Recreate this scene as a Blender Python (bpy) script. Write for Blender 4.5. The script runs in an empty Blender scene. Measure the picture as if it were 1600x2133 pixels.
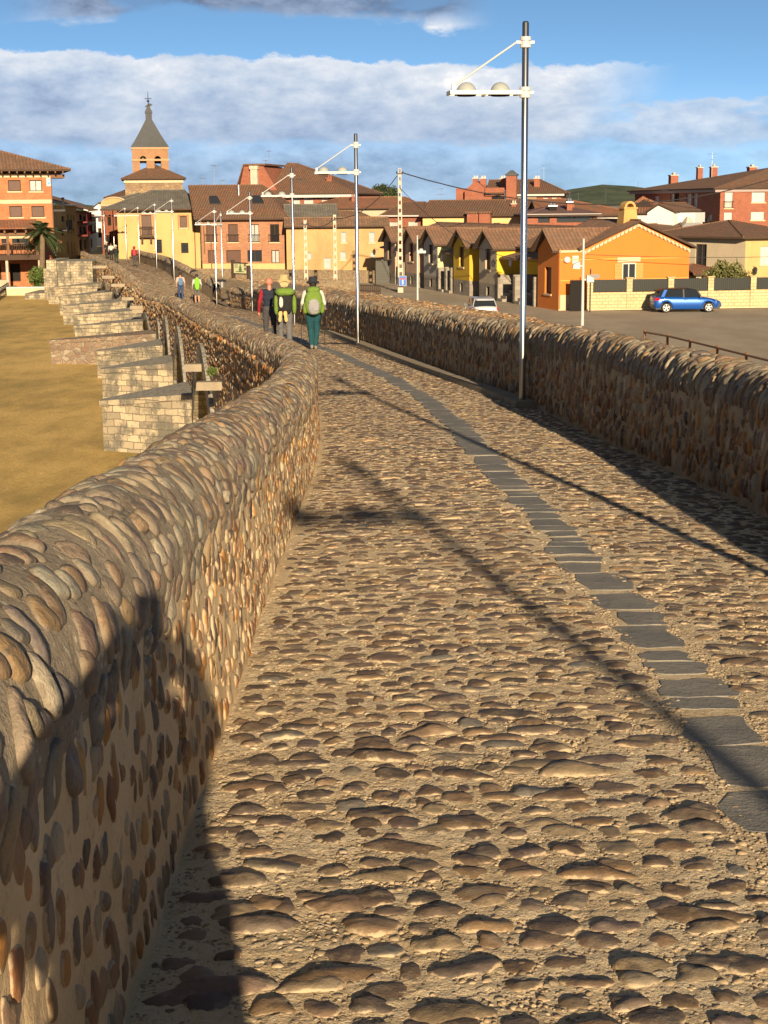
import bpy, bmesh, math, random
import numpy as np
from mathutils import Vector, Matrix
R_ = random.Random(7); rng = np.random.default_rng(11)
SC = bpy.context.scene; COL = SC.collection
# ---------------------------------------------------------------- camera
F, CX, CY, H0, EYE = 3200.0, 800.0, 1066.5, 425.0, 1.6
PITCH = math.atan((CY - H0) / F); ROLL = math.radians(0.5)
cam_d = bpy.data.cameras.new('camera'); cam = bpy.data.objects.new('camera', cam_d); COL.objects.link(cam)
cam_d.sensor_fit = 'HORIZONTAL'; cam_d.sensor_width = 36; cam_d.lens = F / 1600 * 36
cam_d.clip_start = 0.05; cam_d.clip_end = 12000
cam.matrix_world = Matrix.Translation((0, 0, EYE)) @ Matrix.Rotation(math.pi / 2 - PITCH, 4, 'X') @ Matrix.Rotation(-ROLL, 4, 'Z')
SC.camera = cam
# ---------------------------------------------------------------- light
SUN_EL = math.radians(15.1)
SDX, SDY = -0.157, 1.0                         # the way shadows run over the ground
n_ = math.hypot(SDX, SDY); SDX /= n_; SDY /= n_
sd = Vector((SDX * math.cos(SUN_EL), SDY * math.cos(SUN_EL), -math.sin(SUN_EL)))
sl = bpy.data.lights.new('sun', 'SUN'); sl.energy = 5.0; sl.angle = math.radians(0.45); sl.color = (1.0, 0.78, 0.51)
so = bpy.data.objects.new('sun', sl); COL.objects.link(so)
so.rotation_euler = sd.to_track_quat('-Z', 'Y').to_euler(); so.location = (20, -40, 30)
SC.view_settings.view_transform = 'Standard'; SC.view_settings.look = 'None'
SC.view_settings.exposure = 0.72; SC.view_settings.gamma = 1.0
try:
    SC.cycles.max_bounces = 5; SC.cycles.diffuse_bounces = 3; SC.cycles.transparent_max_bounces = 8
    SC.cycles.caustics_reflective = False; SC.cycles.caustics_refractive = False
except Exception: pass

class S:                                        # tiny wrapper that writes node maths
    def __init__(s, nt, v): s.nt, s.v = nt, v
    def _m(s, op, *o):
        n = s.nt.nodes.new('ShaderNodeMath'); n.operation = op
        for i, x in enumerate((s,) + o):
            x = x.v if isinstance(x, S) else x
            if isinstance(x, (int, float)): n.inputs[i].default_value = x
            else: s.nt.links.new(x, n.inputs[i])
        return S(s.nt, n.outputs[0])
    def __add__(s, o): return s._m('ADD', o)
    def __sub__(s, o): return s._m('SUBTRACT', o)
    def __mul__(s, o): return s._m('MULTIPLY', o)
    def __truediv__(s, o): return s._m('DIVIDE', o)
    def abs(s): return s._m('ABSOLUTE')
    def max(s, o): return s._m('MAXIMUM', o)
    def min(s, o): return s._m('MINIMUM', o)
    def pow(s, o): return s._m('POWER', o)
    def ss(s, a, b, c=0.0, d=1.0):
        n = s.nt.nodes.new('ShaderNodeMapRange'); n.interpolation_type = 'SMOOTHSTEP'
        s.nt.links.new(s.v, n.inputs[0])
        for i, x in zip((1, 2, 3, 4), (a, b, c, d)):
            if isinstance(x, S): s.nt.links.new(x.v, n.inputs[i])
            else: n.inputs[i].default_value = x
        return S(s.nt, n.outputs[0])
def mixc(nt, f, a, b, mode='MIX'):
    n = nt.nodes.new('ShaderNodeMix'); n.data_type = 'RGBA'; n.blend_type = mode
    for i, x in ((0, f), (6, a), (7, b)):
        x = x.v if isinstance(x, S) else x
        if isinstance(x, tuple): n.inputs[i].default_value = (*x[:3], 1)
        elif isinstance(x, (int, float)): n.inputs[i].default_value = x
        else: nt.links.new(x, n.inputs[i])
    return S(nt, n.outputs[2])
def noise(nt, vec, scale, detail=3, rough=0.55, stretch=None, out=0):
    if stretch:
        m = nt.nodes.new('ShaderNodeMapping'); m.inputs['Scale'].default_value = stretch
        nt.links.new(vec, m.inputs[0]); vec = m.outputs[0]
    n = nt.nodes.new('ShaderNodeTexNoise'); n.inputs['Scale'].default_value = scale
    n.inputs['Detail'].default_value = detail; n.inputs['Roughness'].default_value = rough
    nt.links.new(vec, n.inputs['Vector']); return S(nt, n.outputs[out])
def ramp(nt, f, stops, interp='LINEAR'):
    n = nt.nodes.new('ShaderNodeValToRGB'); n.color_ramp.interpolation = interp
    e = n.color_ramp.elements
    while len(e) < len(stops): e.new(0.5)
    for x, (p, c) in zip(e, stops): x.position = p; x.color = (*c, 1)
    nt.links.new(f.v, n.inputs[0]); return S(nt, n.outputs[0])
# ---------------------------------------------------------------- sky
world = bpy.data.worlds.new('World'); SC.world = world; world.use_nodes = True
nt = world.node_tree; nt.nodes.clear()
sky = nt.nodes.new('ShaderNodeTexSky'); sky.sky_type = 'NISHITA'; sky.sun_disc = False
sky.sun_elevation = SUN_EL; sky.sun_rotation = math.atan2(-SDX, -SDY)
sky.air_density = 1.0; sky.dust_density = 0.6; sky.ozone_density = 2.2; sky.altitude = 800
tc = nt.nodes.new('ShaderNodeTexCoord'); gen = tc.outputs['Generated']
sx = nt.nodes.new('ShaderNodeSeparateXYZ'); nt.links.new(gen, sx.inputs[0])
X, Y_, Z = (S(nt, sx.outputs[i]) for i in range(3))
cv = nt.nodes.new('ShaderNodeCombineXYZ')       # look the clear blue up higher in the dome, as the deep blue of the morning
for i, v in enumerate((X, Y_, (Z * 3.2 + 0.10).max(0.02))): nt.links.new(v.v, cv.inputs[i])
nrm = nt.nodes.new('ShaderNodeVectorMath'); nrm.operation = 'NORMALIZE'; nt.links.new(cv.outputs[0], nrm.inputs[0])
nt.links.new(nrm.outputs[0], sky.inputs[0])
fine = noise(nt, gen, 9.0, 9, 0.58, (1, 1, 2.6)); big = noise(nt, gen, 4.0, 5, 0.55, (1, 1, 3.2)); puff = noise(nt, gen, 46.0, 9, 0.64, (1, 1, 1.9)); soft = noise(nt, gen, 16.0, 4, 0.5, (1, 1, 3.6))
e = Z + (puff - 0.5) * 0.016 + (fine - 0.5) * 0.022          # ragged elevation
top = (X + 0.25) * -0.030 + 0.0955
m1 = ((top - e).ss(-0.0005, 0.0022)) * e.ss(0.026, 0.042) * X.ss(0.19, 0.11)
hol = (fine * 0.5 + soft * 0.5).ss(0.40, 0.55, 0.97, 1.0)
m2 = (e - X * 0.02).ss(0.021, 0.036) * (e - X * 0.02).ss(0.059, 0.055) * X.ss(0.060, 0.12) * soft.ss(0.36, 0.50, 0.45, 1.0)
m3 = (e + (X + 0.085).abs() * 0.075 + (soft - 0.5) * 0.02).ss(0.1165, 0.1230) * X.ss(0.075, 0.03) * X.ss(-0.235, -0.18) * soft.ss(0.36, 0.52, 0.35, 1.0)
m4 = Z.ss(0.16, 0.30) * big.ss(0.52, 0.66)
veil = e.ss(0.078, 0.018) * X.ss(0.50, -0.02) * 0.85
ms = (e.ss(0.018, 0.024) * e.ss(0.034, 0.028) * soft.ss(0.50, 0.60) * 0.6)
cl = (m1 * hol).max(m2 * 0.85).max(m3 * 0.95).max(m4 * 0.8).max(veil).max(ms)
edge = (top - e).ss(0.032, 0.0, 0.0, 0.34)
shade = (puff - 0.5) * 0.75 + (soft - 0.5) * 0.75 + (fine - 0.5) * 0.55 + 0.47 + edge - Z.ss(0.105, 0.118) * 0.72 - e.ss(0.045, 0.015) * 0.20 + (m2 * e.ss(0.040, 0.055)) * 0.15
ccol = ramp(nt, shade, [(0.0, (0.10, 0.13, 0.20)), (0.18, (0.18, 0.235, 0.34)), (0.40, (0.27, 0.34, 0.46)), (0.62, (0.37, 0.43, 0.52)), (0.85, (0.50, 0.53, 0.58)), (1.0, (0.66, 0.65, 0.64))])
skc = mixc(nt, 1.0, S(nt, sky.outputs[0]), (0.105, 0.122, 0.122), 'MULTIPLY')
fin = mixc(nt, cl, skc, ccol)
fin = mixc(nt, Z.ss(0.14, 0.40, 0.0, 0.70), fin, (0.045, 0.042, 0.040))       # overhead sky darkened to a neutral tone, to hold down the blue fill light
bg = nt.nodes.new('ShaderNodeBackground'); nt.links.new(fin.v, bg.inputs[0]); bg.inputs[1].default_value = 0.95
wo = nt.nodes.new('ShaderNodeOutputWorld'); nt.links.new(bg.outputs[0], wo.inputs[0])

# ---------------------------------------------------------------- pixel -> place helpers (the survey of the photograph)
def ray(px, py):
    u = (px - CX) / F; v = (CY - py) / F; c, s = math.cos(ROLL), math.sin(ROLL)
    u, v = u * c + v * s, -u * s + v * c
    return (u, math.cos(PITCH) + v * math.sin(PITCH), -math.sin(PITCH) + v * math.cos(PITCH))
def at(px, py, d):
    r = ray(px, py); k = d / r[1]; return Vector((r[0] * k, d, EYE + r[2] * k))
def on(px, py, z):
    r = ray(px, py); k = (z - EYE) / r[2]; return Vector((r[0] * k, r[1] * k, z))
GZ = -5.35
# ---------------------------------------------------------------- naming
def tag(o, label=None, cat=None, group=None, kind=None):
    if label: o['label'] = label
    if cat: o['category'] = cat
    if group: o['group'] = group
    if kind: o['kind'] = kind
    return o
def empty(name, loc, rz=0.0, label=None, cat=None, group=None):
    o = bpy.data.objects.new(name, None); COL.objects.link(o); o.empty_display_size = 0.3
    o.location = loc; o.rotation_euler = (0, 0, rz); return tag(o, label, cat, group)
def kids(o): return [c for c in bpy.data.objects if c.parent == o]
def copy_tree(o, kmap=None, parent=None):
    if kmap is None:
        kmap = {}
        for c in bpy.data.objects:
            if c.parent: kmap.setdefault(c.parent.name, []).append(c)
    c = o.copy(); COL.objects.link(c)
    if parent: c.parent = parent
    for ch in kmap.get(o.name, []): copy_tree(ch, kmap, c)
    return c
# ---------------------------------------------------------------- materials
MATS = {}
def mat(name, fn=None, col=None, rough=0.8, metal=0.0, spec=None):
    if name in MATS: return MATS[name]
    m = bpy.data.materials.new(name); m.use_nodes = True; t = m.node_tree
    b = t.nodes['Principled BSDF']; b.inputs['Roughness'].default_value = rough; b.inputs['Metallic'].default_value = metal
    if spec is not None: b.inputs['Specular IOR Level'].default_value = spec
    if col: b.inputs['Base Color'].default_value = (*col, 1)
    if fn: fn(t, b)
    MATS[name] = m; return m
def co(t, kind='Object'):
    return t.nodes.new('ShaderNodeTexCoord').outputs[kind]
def bump(t, b, h, strength=0.5, dist=0.01):
    n = t.nodes.new('ShaderNodeBump'); n.inputs['Strength'].default_value = strength; n.inputs['Distance'].default_value = dist
    t.links.new(h.v, n.inputs['Height']); t.links.new(n.outputs[0], b.inputs['Normal'])
def setc(t, b, c): t.links.new(c.v, b.inputs['Base Color'])
def attr(t, name):
    n = t.nodes.new('ShaderNodeAttribute'); n.attribute_name = name; return S(t, n.outputs['Fac'])

def stone_fn(stops, mott=0.35, bs=0.4, bd=0.004, dark=0.0, rim=(.5, .39, .25), rr=(.6, .85)):
    def f(t, b):
        o = co(t); c = ramp(t, attr(t, 'rnd'), stops, 'CONSTANT' if False else 'LINEAR')
        n1 = noise(t, o, 28, 5, 0.6); n2 = noise(t, o, 160, 3, 0.6); n3 = noise(t, o, 7, 3)
        v = attr(t, 'rnd2') * 0.55 + 0.72 + (n1 - 0.5) * mott * 2 + (n2 - 0.5) * 0.35
        vc = t.nodes.new('ShaderNodeCombineXYZ')
        for i in range(3): t.links.new(v.v, vc.inputs[i])
        c = mixc(t, 1.0, c, vc.outputs[0], 'MULTIPLY')
        c = mixc(t, n3.ss(0.52, 0.68, 0, 0.45), c, (0.30, 0.26, 0.19))
        vein = noise(t, o, 16, 6, .7, (1, 1, .35)); c = mixc(t, vein.ss(.56, .64, 0, .4), c, (.40, .31, .20)); c = mixc(t, vein.ss(.44, .36, 0, .5), c, (.07, .055, .045))
        if dark: c = mixc(t, n1.ss(0.55, 0.68, 0, dark), c, (0.05, 0.045, 0.04))
        c = mixc(t, (attr(t, 'rim') + (n1 - .5) * .5 + (n3 - .5) * .3).ss(.90, 1.0, 0, .85), c, rim)
        setc(t, b, c); bump(t, b, n1 * 0.8 + n2 * 0.3 + vein * .6, bs, bd)
        r = n1.ss(0.3, 0.7, rr[0], rr[1]); t.links.new(r.v, b.inputs['Roughness'])
    return f
M_cob = mat('road_cobble', stone_fn([(0, (0.10, 0.078, 0.062)), (.2, (0.19, 0.125, 0.075)), (.4, (0.13, 0.10, 0.08)), (.6, (0.26, 0.17, 0.09)), (.75, (0.12, 0.088, 0.08)), (.9, (0.28, 0.21, 0.125)), (1, (0.16, 0.15, 0.13))], bs=0.9, bd=.006, rr=(.5, .8)))
M_wst = mat('wall_river_stone', stone_fn([(0, (0.06, 0.055, 0.055)), (.13, (0.40, 0.19, 0.05)), (.26, (0.17, 0.085, 0.045)), (.38, (0.46, 0.38, 0.24)), (.5, (0.12, 0.085, 0.065)), (.62, (0.46, 0.26, 0.085)), (.74, (0.17, 0.155, 0.12)), (.86, (0.27, 0.105, 0.035)), (1, (0.52, 0.42, 0.26))], bs=0.8, bd=.006))
M_cop = mat('coping_river_stone', stone_fn([(0, (0.11, 0.095, 0.09)), (.15, (0.24, 0.16, 0.09)), (.3, (0.19, 0.13, 0.10)), (.45, (0.26, 0.23, 0.155)), (.6, (0.30, 0.185, 0.08)), (.75, (0.17, 0.13, 0.105)), (.88, (0.21, 0.20, 0.155)), (1, (0.40, 0.34, 0.24))], bs=1.0, bd=.009, dark=0.6, rim=(.22, .18, .13)))
def mortar(c1, c2, c3, sc=1.0, bs=0.7, bd=0.008, spots=0):
    def f(t, b):
        o = co(t); a = noise(t, o, 3.2 * sc, 4); g = noise(t, o, 90 * sc, 4, 0.7); h = noise(t, o, 22 * sc, 5, 0.65)
        c = mixc(t, a.ss(0.35, 0.65), c1, c2); c = mixc(t, g.ss(0.50, 0.72, 0, 0.8), c, c3)
        c = mixc(t, h.ss(0.56, 0.70, 0, 0.55), c, tuple(x * 0.5 for x in c1))
        if spots:
            p = noise(t, o, 1.9, 6, .7); c = mixc(t, p.ss(.60, .70, 0, spots), c, (.12, .09, .055)); q = noise(t, o, 45, 3, .6); c = mixc(t, q.ss(.60, .66, 0, .7), c, (.72, .64, .50))
        setc(t, b, c); bump(t, b, g * 0.6 + h, bs, bd); b.inputs['Roughness'].default_value = 0.95
    return f
M_mor = mat('road_mortar', mortar((0.66, 0.51, 0.31), (0.76, 0.62, 0.41), (0.46, 0.34, 0.20), bs=1.0, bd=0.014, spots=.8))
M_wmo = mat('wall_mortar', mortar((0.70, 0.52, 0.29), (0.78, 0.60, 0.36), (0.56, 0.41, 0.22), bs=0.8))
M_cmo = mat('coping_mortar', mortar((0.30, 0.24, 0.165), (0.42, 0.34, 0.23), (0.05, 0.045, 0.04), bs=1.0, bd=0.016, spots=.6))
M_slate = mat('slate', mortar((0.20, 0.20, 0.19), (0.28, 0.265, 0.235), (0.16, 0.15, 0.13), sc=0.8, bs=0.9, bd=0.008)); 
MATS['slate'].node_tree.nodes['Principled BSDF'].inputs['Roughness'].default_value = 0.85
def rubble(scale, stretch, stops, mc, bd=0.03, gap=0.06):
    def f(t, b):
        o = co(t); m = t.nodes.new('ShaderNodeMapping'); m.inputs['Scale'].default_value = stretch
        w = noise(t, o, 3.0, 3, out=1); wm = mixc(t, 0.10, S(t, o), w)
        t.links.new(wm.v, m.inputs[0])
        v = t.nodes.new('ShaderNodeTexVoronoi'); v.inputs['Scale'].default_value = scale; t.links.new(m.outputs[0], v.inputs['Vector'])
        e = t.nodes.new('ShaderNodeTexVoronoi'); e.feature = 'DISTANCE_TO_EDGE'; e.inputs['Scale'].default_value = scale; t.links.new(m.outputs[0], e.inputs['Vector'])
        sp = t.nodes.new('ShaderNodeSeparateColor'); t.links.new(v.outputs['Color'], sp.inputs[0])
        c = ramp(t, S(t, sp.outputs[0]), stops); ed = S(t, e.outputs['Distance']).ss(gap * 0.5, gap * 1.3)
        n = noise(t, o, 14, 4); c = mixc(t, n.ss(0.35, 0.7, 0, 0.4), c, (0.16, 0.13, 0.10)); c = mixc(t, ed, mc, c)
        setc(t, b, c); bump(t, b, ed.min(1.0) * 0.6 + S(t, sp.outputs[1]) * 0.5 + n * 0.3, 1.0, bd); b.inputs['Roughness'].default_value = 0.9
    return f
BRN = [(0, (0.16, 0.12, 0.09)), (.3, (0.33, 0.22, 0.12)), (.6, (0.24, 0.17, 0.11)), (.8, (0.40, 0.30, 0.18)), (1, (0.26, 0.24, 0.19))]
M_rub = mat('rubble_far', rubble(9.0, (1, 1.2, 0.75), BRN, (0.36, 0.28, 0.17), 0.04, 0.10))
M_roadfar = mat('cobble_far', rubble(9.0, (0.8, 1.1, 1), [(0, (0.14, 0.10, 0.07)), (.5, (0.22, 0.155, 0.095)), (1, (0.29, 0.21, 0.13))], (0.50, 0.39, 0.25), 0.008, 0.2))

# ---------------------------------------------------------------- numpy mesh accumulator
class NM:
    def __init__(s): s.v = []; s.f3 = []; s.f4 = []; s.m3 = []; s.m4 = []; s.r = []; s.r2 = []; s.r3 = []; s.n = 0
    def add(s, v, f4=None, f3=None, mi=0, r=None, r2=None, r3=None):
        v = np.asarray(v, float).reshape(-1, 3); k = len(v); s.v.append(v)
        s.r.append(np.full(k, 0.5) if r is None else r); s.r2.append(np.full(k, 0.5) if r2 is None else r2); s.r3.append(np.zeros(k) if r3 is None else r3)
        if f4 is not None and len(f4): s.f4.append(np.asarray(f4) + s.n); s.m4.append(np.full(len(f4), mi))
        if f3 is not None and len(f3): s.f3.append(np.asarray(f3) + s.n); s.m3.append(np.full(len(f3), mi))
        s.n += k
    def build(s, name, mats, parent=None, smooth=True):
        v = np.concatenate(s.v); f4 = np.concatenate(s.f4) if s.f4 else np.zeros((0, 4), int); f3 = np.concatenate(s.f3) if s.f3 else np.zeros((0, 3), int)
        me = bpy.data.meshes.new(name); me.vertices.add(len(v)); me.vertices.foreach_set('co', v.astype(np.float32).ravel())
        nl = f4.size + f3.size; npol = len(f4) + len(f3); me.loops.add(nl); me.polygons.add(npol)
        me.loops.foreach_set('vertex_index', np.concatenate([f4.ravel(), f3.ravel()]).astype(np.int32))
        st = np.concatenate([np.arange(len(f4)) * 4, f4.size + np.arange(len(f3)) * 3]); me.polygons.foreach_set('loop_start', st.astype(np.int32))
        mi = np.concatenate([np.concatenate(x) if x else np.zeros(0, int) for x in (s.m4, s.m3)])
        me.polygons.foreach_set('material_index', mi.astype(np.int32)); me.polygons.foreach_set('use_smooth', np.full(npol, smooth))
        for nm, a in (('rnd', s.r), ('rnd2', s.r2), ('rim', s.r3)):
            at_ = me.attributes.new(nm, 'FLOAT', 'POINT'); at_.data.foreach_set('value', np.concatenate(a).astype(np.float32))
        for m in (mats if isinstance(mats, (list, tuple)) else [mats]): me.materials.append(m)
        me.update(calc_edges=True); me.validate()
        o = bpy.data.objects.new(name, me); COL.objects.link(o)
        if parent: o.parent = parent
        return o
def grid_faces(nr, nc):
    i = np.arange(nr - 1)[:, None] * nc + np.arange(nc - 1)[None, :]; i = i.ravel()
    return np.stack([i, i + 1, i + nc + 1, i + nc], 1)
_lat = rng.random((256, 256))
def vn(x, y):                                    # value noise
    xi = np.floor(x).astype(int); yi = np.floor(y).astype(int); fx = x - xi; fy = y - yi
    fx = fx * fx * (3 - 2 * fx); fy = fy * fy * (3 - 2 * fy); g = lambda a, b: _lat[a & 255, b & 255]
    return (g(xi, yi) * (1 - fx) + g(xi + 1, yi) * fx) * (1 - fy) + (g(xi, yi + 1) * (1 - fx) + g(xi + 1, yi + 1) * fx) * fy
def fbm(x, y, o=4):
    s = 0; a = 0.5
    for k in range(o): s = s + a * (vn(x * 2 ** k + 17 * k, y * 2 ** k + 5 * k) - 0.5); a *= 0.5
    return s
def stones(nm, surf, cs, ct, a, b, rot, H, seg=12, rings=(0.4, 0.72, 0.92, 1.0), mi=0, p=2.6, skirt=0.025, flip=False):
    n = len(cs)
    if n == 0: return
    th = np.arange(seg) * 2 * np.pi / seg; e = rng.uniform(2.0, 3.4, n)[:, None]
    R = (np.abs(np.cos(th)) ** e + np.abs(np.sin(th)) ** e) ** (-1 / e)
    for k, am in (((1, .14), (2, .10), (3, .13), (4, .07), (5, .05), (7, .03)) if seg >= 12 else ((1, .12), (2, .08), (3, .10))):
        R = R * (1 + am * rng.normal(0, .7, n)[:, None] * np.cos(k * th + rng.uniform(0, 6.28, n)[:, None]))
    rr = [0.0] + list(rings) + [1.03]; xs = [np.zeros((n, 1))]; ys = [np.zeros((n, 1))]; hs = [np.ones((n, 1))]
    tx = rng.normal(0, .22, n)[:, None]; ty = rng.normal(0, .22, n)[:, None]; q1 = rng.uniform(0, 6.28, n)[:, None]; q2 = rng.uniform(0, 6.28, n)[:, None]
    for r in rr[1:]:
        x = R * r * np.cos(th); y = R * r * np.sin(th); xs.append(x); ys.append(y)
        f = max(0.0, 1 - min(r, 1.0) ** p) ** 0.55
        hs.append(f * (1 + tx * x + ty * y + 0.10 * np.sin(3.1 * x + q1) + 0.09 * np.sin(3.7 * y + q2)) if r < 1.02 else np.full((n, seg), -1.0))
    x = np.concatenate(xs, 1); y = np.concatenate(ys, 1); h = np.concatenate(hs, 1)
    h = np.where(h < 0, -skirt, h * H[:, None]); x = x * a[:, None]; y = y * b[:, None]
    c, s_ = np.cos(rot)[:, None], np.sin(rot)[:, None]; x, y = x * c - y * s_, x * s_ + y * c
    P, N = surf(cs[:, None] + x, ct[:, None] + y)
    if seg >= 12: h = h + np.where(h > 0, (fbm(P[..., 0] * 21 + P[..., 2] * 13, P[..., 1] * 21 + P[..., 2] * 9, 4)) * np.minimum(H[:, None] * 1.1, .016), 0)
    V = P + N * h[..., None]
    rad = np.broadcast_to(np.concatenate([[0.0]] + [np.full(seg, min(r, 1.0)) for r in rr[1:]]), h.shape).ravel()
    m = 1 + seg * (len(rr) - 1); base = np.arange(n)[:, None] * m; j = np.arange(seg); j2 = (j + 1) % seg
    tri = np.stack([np.zeros(seg, int), 1 + j, 1 + j2], 1); qd = []
    for k in range(len(rr) - 2):
        o = 1 + k * seg; qd.append(np.stack([o + j, o + seg + j, o + seg + j2, o + j2], 1))
    qd = np.concatenate(qd)
    if flip: tri = tri[:, ::-1]; qd = qd[:, ::-1]
    f3 = (base[:, :, None] + tri[None]).reshape(-1, 3); f4 = (base[:, :, None] + qd[None]).reshape(-1, 4)
    nm.add(V.reshape(-1, 3), f4, f3, mi, np.repeat(rng.random(n), m), np.repeat(rng.random(n), m), rad)

# ---------------------------------------------------------------- the line of the bridge
CT = np.array([  # Y, left inner face, right inner face, deck height
 (-16, -.35, 3.2, .45), (-8, -.42, 3.1, .30), (0, -.52, 2.95, 0), (3, -.57, 2.86, -.165), (8, -.61, 2.70, -.44), (10.8, -.62, 2.66, -.595), (13, -.62, 2.54, -.72),
 (18, -.76, 2.22, -1.0), (21.4, -1.0, 2.08, -1.19), (26, -1.75, 1.48, -1.40), (32, -2.75, .62, -1.64), (38.4, -3.95, -.34, -1.88), (52, -6.45, -2.65, -2.35),
 (67.8, -9.35, -5.4, -2.99), (78, -11.5, -7.55, -3.48), (84, -12.4, -8.9, -3.62), (90, -14.1, -10.5, -3.36), (97, -16.1, -12.6, -3.0), (108, -18.8, -14.9, -2.98), (121, -21.8, -17.3, -3.2), (140, -26.3, -21.5, -3.45), (175, -34, -29.5, -3.7)])
def hermite(x, xp, fp):
    x = np.asarray(x, float); i = np.clip(np.searchsorted(xp, x) - 1, 0, len(xp) - 2)
    sl_ = np.diff(fp) / np.diff(xp); m = np.concatenate([[sl_[0]], (sl_[:-1] + sl_[1:]) / 2, [sl_[-1]]])
    h = xp[i + 1] - xp[i]; t = (x - xp[i]) / h
    return ((2*t**3 - 3*t*t + 1) * fp[i] + (t**3 - 2*t*t + t) * h * m[i] + (-2*t**3 + 3*t*t) * fp[i+1] + (t**3 - t*t) * h * m[i+1])
XL = lambda y: hermite(y, CT[:, 0], CT[:, 1]); XR = lambda y: hermite(y, CT[:, 0], CT[:, 2]); ZD = lambda y: hermite(y, CT[:, 0], CT[:, 3])
def deckP(x, y):                                # slight crown across, dips along the wall feet
    l, r = XL(y), XR(y); f = np.clip((x - l) / (r - l), 0, 1)
    return ZD(y) + 0.035 * np.sin(np.pi * f) + 0.012 * fbm(x * 0.9, y * 0.9, 2)
def deck_surf(s, t):                            # s = X, t = Y
    P = np.stack([s, t, deckP(s, t)], -1); return P, np.broadcast_to(np.array([0, 0.05, 0.9987]), P.shape)
def on_deck(px, py):
    r = ray(px, py); k = 3.0
    for _ in range(60): k = (float(deckP(r[0] * k, r[1] * k)) - EYE) / r[2] * 0.5 + k * 0.5
    return Vector((r[0] * k, r[1] * k, EYE + r[2] * k))
SL = [on_deck(*q) for q in [(1770, 1900), (1560, 1600), (1455, 1440), (1390, 1365), (1285, 1245), (1225, 1190), (1185, 1140), (1120, 1060), (1060, 1005), (1010, 955), (965, 900), (900, 840), (825, 793), (760, 762), (700, 735)]]
sly = np.array([p.y for p in SL] + [60, 90, 130]); slx = np.array([p.x for p in SL] + [-5.9, -12.3, -21.5])
sly, slx = np.concatenate([[-16, 1.5], sly]), np.concatenate([[2.2, 1.75], slx])
SLX = lambda y: np.interp(y, sly, slx)
YJ = on_deck(1100, 1500).y                       # the joint running across the paving
road = NM()
for y0, y1, dy, nx, amp, mi in ((-16, 1.6, .5, 12, 0, 0), (1.6, 8.2, .0145, 260, 1, 0), (8.19, 15, .035, 110, 1, 0), (14.98, 30, .08, 50, .8, 0), (29.95, 62, .25, 20, .3, 0), (61.9, 175, .8, 10, 0, 3)):
    ys = np.arange(y0, y1 + dy, dy); yy = ys[:, None] + np.zeros(nx); f = np.linspace(0, 1, nx)[None]
    xx = (XL(yy) - 0.1) + f * (XR(yy) - XL(yy) + 0.2); z = deckP(xx, yy)
    d = fbm(xx * 9, yy * 9, 4) * 0.009 + np.abs(fbm(xx * 38, yy * 38, 3)) * 0.022 + fbm(xx * 70, yy * 70, 2) * .007 - .016 * np.exp(-((yy - YJ - .03 * fbm(xx * 3, yy * 0, 3)) / .011) ** 2)
    hol = np.clip(fbm(xx * 2.3 + 9, yy * 2.3, 3) - 0.18, 0, 1) * -0.06     # worn hollows
    z = z + amp * (d + hol) * np.clip((np.abs(xx - SLX(yy)) - .13) / .10, .03, 1); road.add(np.stack([xx, yy, z], -1), grid_faces(len(ys), nx)[:, ::1], None, mi)
def rows(y0, y1, pitch, wfn, gap, drop):
    X_, Y2, A, B = [], [], [], []
    y = y0
    while y < y1:
        l, r = float(XL(y)), float(XR(y)); x = l + 0.02 + R_.random() * 0.1
        ph = R_.random() * 6
        while x < r - 0.04:
            big_ = 1.0 + (0.38 if R_.random() < 0.06 else 0) - (0.3 if R_.random() < .2 else 0); w = wfn() * big_
            if R_.random() > drop:
                X_.append(x + w / 2); Y2.append(y + R_.gauss(0, pitch * 0.22) + 0.02 * math.sin(x * 2.2 + ph)); A.append(w / 2); B.append(pitch * R_.uniform(.30, .47) * min(1.3, big_))
            x += w + gap * R_.uniform(.5, 1.9)
        y += pitch * R_.uniform(.9, 1.12)
    return map(np.array, (X_, Y2, A, B))
for (y0, y1, seg, rg, pit) in ((2.3, 8, 18, (.3, .55, .75, .89, .97, 1), .108), (8, 16, 12, (.45, .8, .95, 1), .105), (16, 32, 8, (.5, .85, 1), .12), (32, 64, 6, (.7, 1), .12)):
    x, y, a, b = rows(y0, y1, pit, lambda: min(.28, .108 * math.exp(R_.gauss(0, .32))), .022, .035)
    k = np.abs(x - SLX(y)) > 0.15 + a * .5; x, y, a, b = x[k], y[k], a[k], b[k]; n = len(x)
    stones(road, deck_surf, x, y, a, b, rng.normal(0.0, .22, n), rng.uniform(.007, .016, n) * (1 + .35 * (a - .05) / .05), seg, rg, 1)
def pebbles(n, y0, y1, s0, s1, seg, rg):
    y = rng.uniform(y0, y1, n); x = XL(y) + rng.random(n) * (XR(y) - XL(y)); k = np.abs(x - SLX(y)) > .10; x, y = x[k], y[k]; n = len(x)
    a = rng.uniform(s0, s1, n); stones(road, deck_surf, x, y, a, a * rng.uniform(.5, .9, n), rng.normal(0, .5, n), a * rng.uniform(.3, .6, n), seg, rg, 4, p=2.2)
pebbles(60000, 2.4, 7.5, .004, .009, 6, (.6, 1)); pebbles(4200, 2.4, 8.5, .008, .017, 8, (.6, .9, 1)); pebbles(7000, 7.5, 15, .008, .018, 6, (.7, 1))
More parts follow.
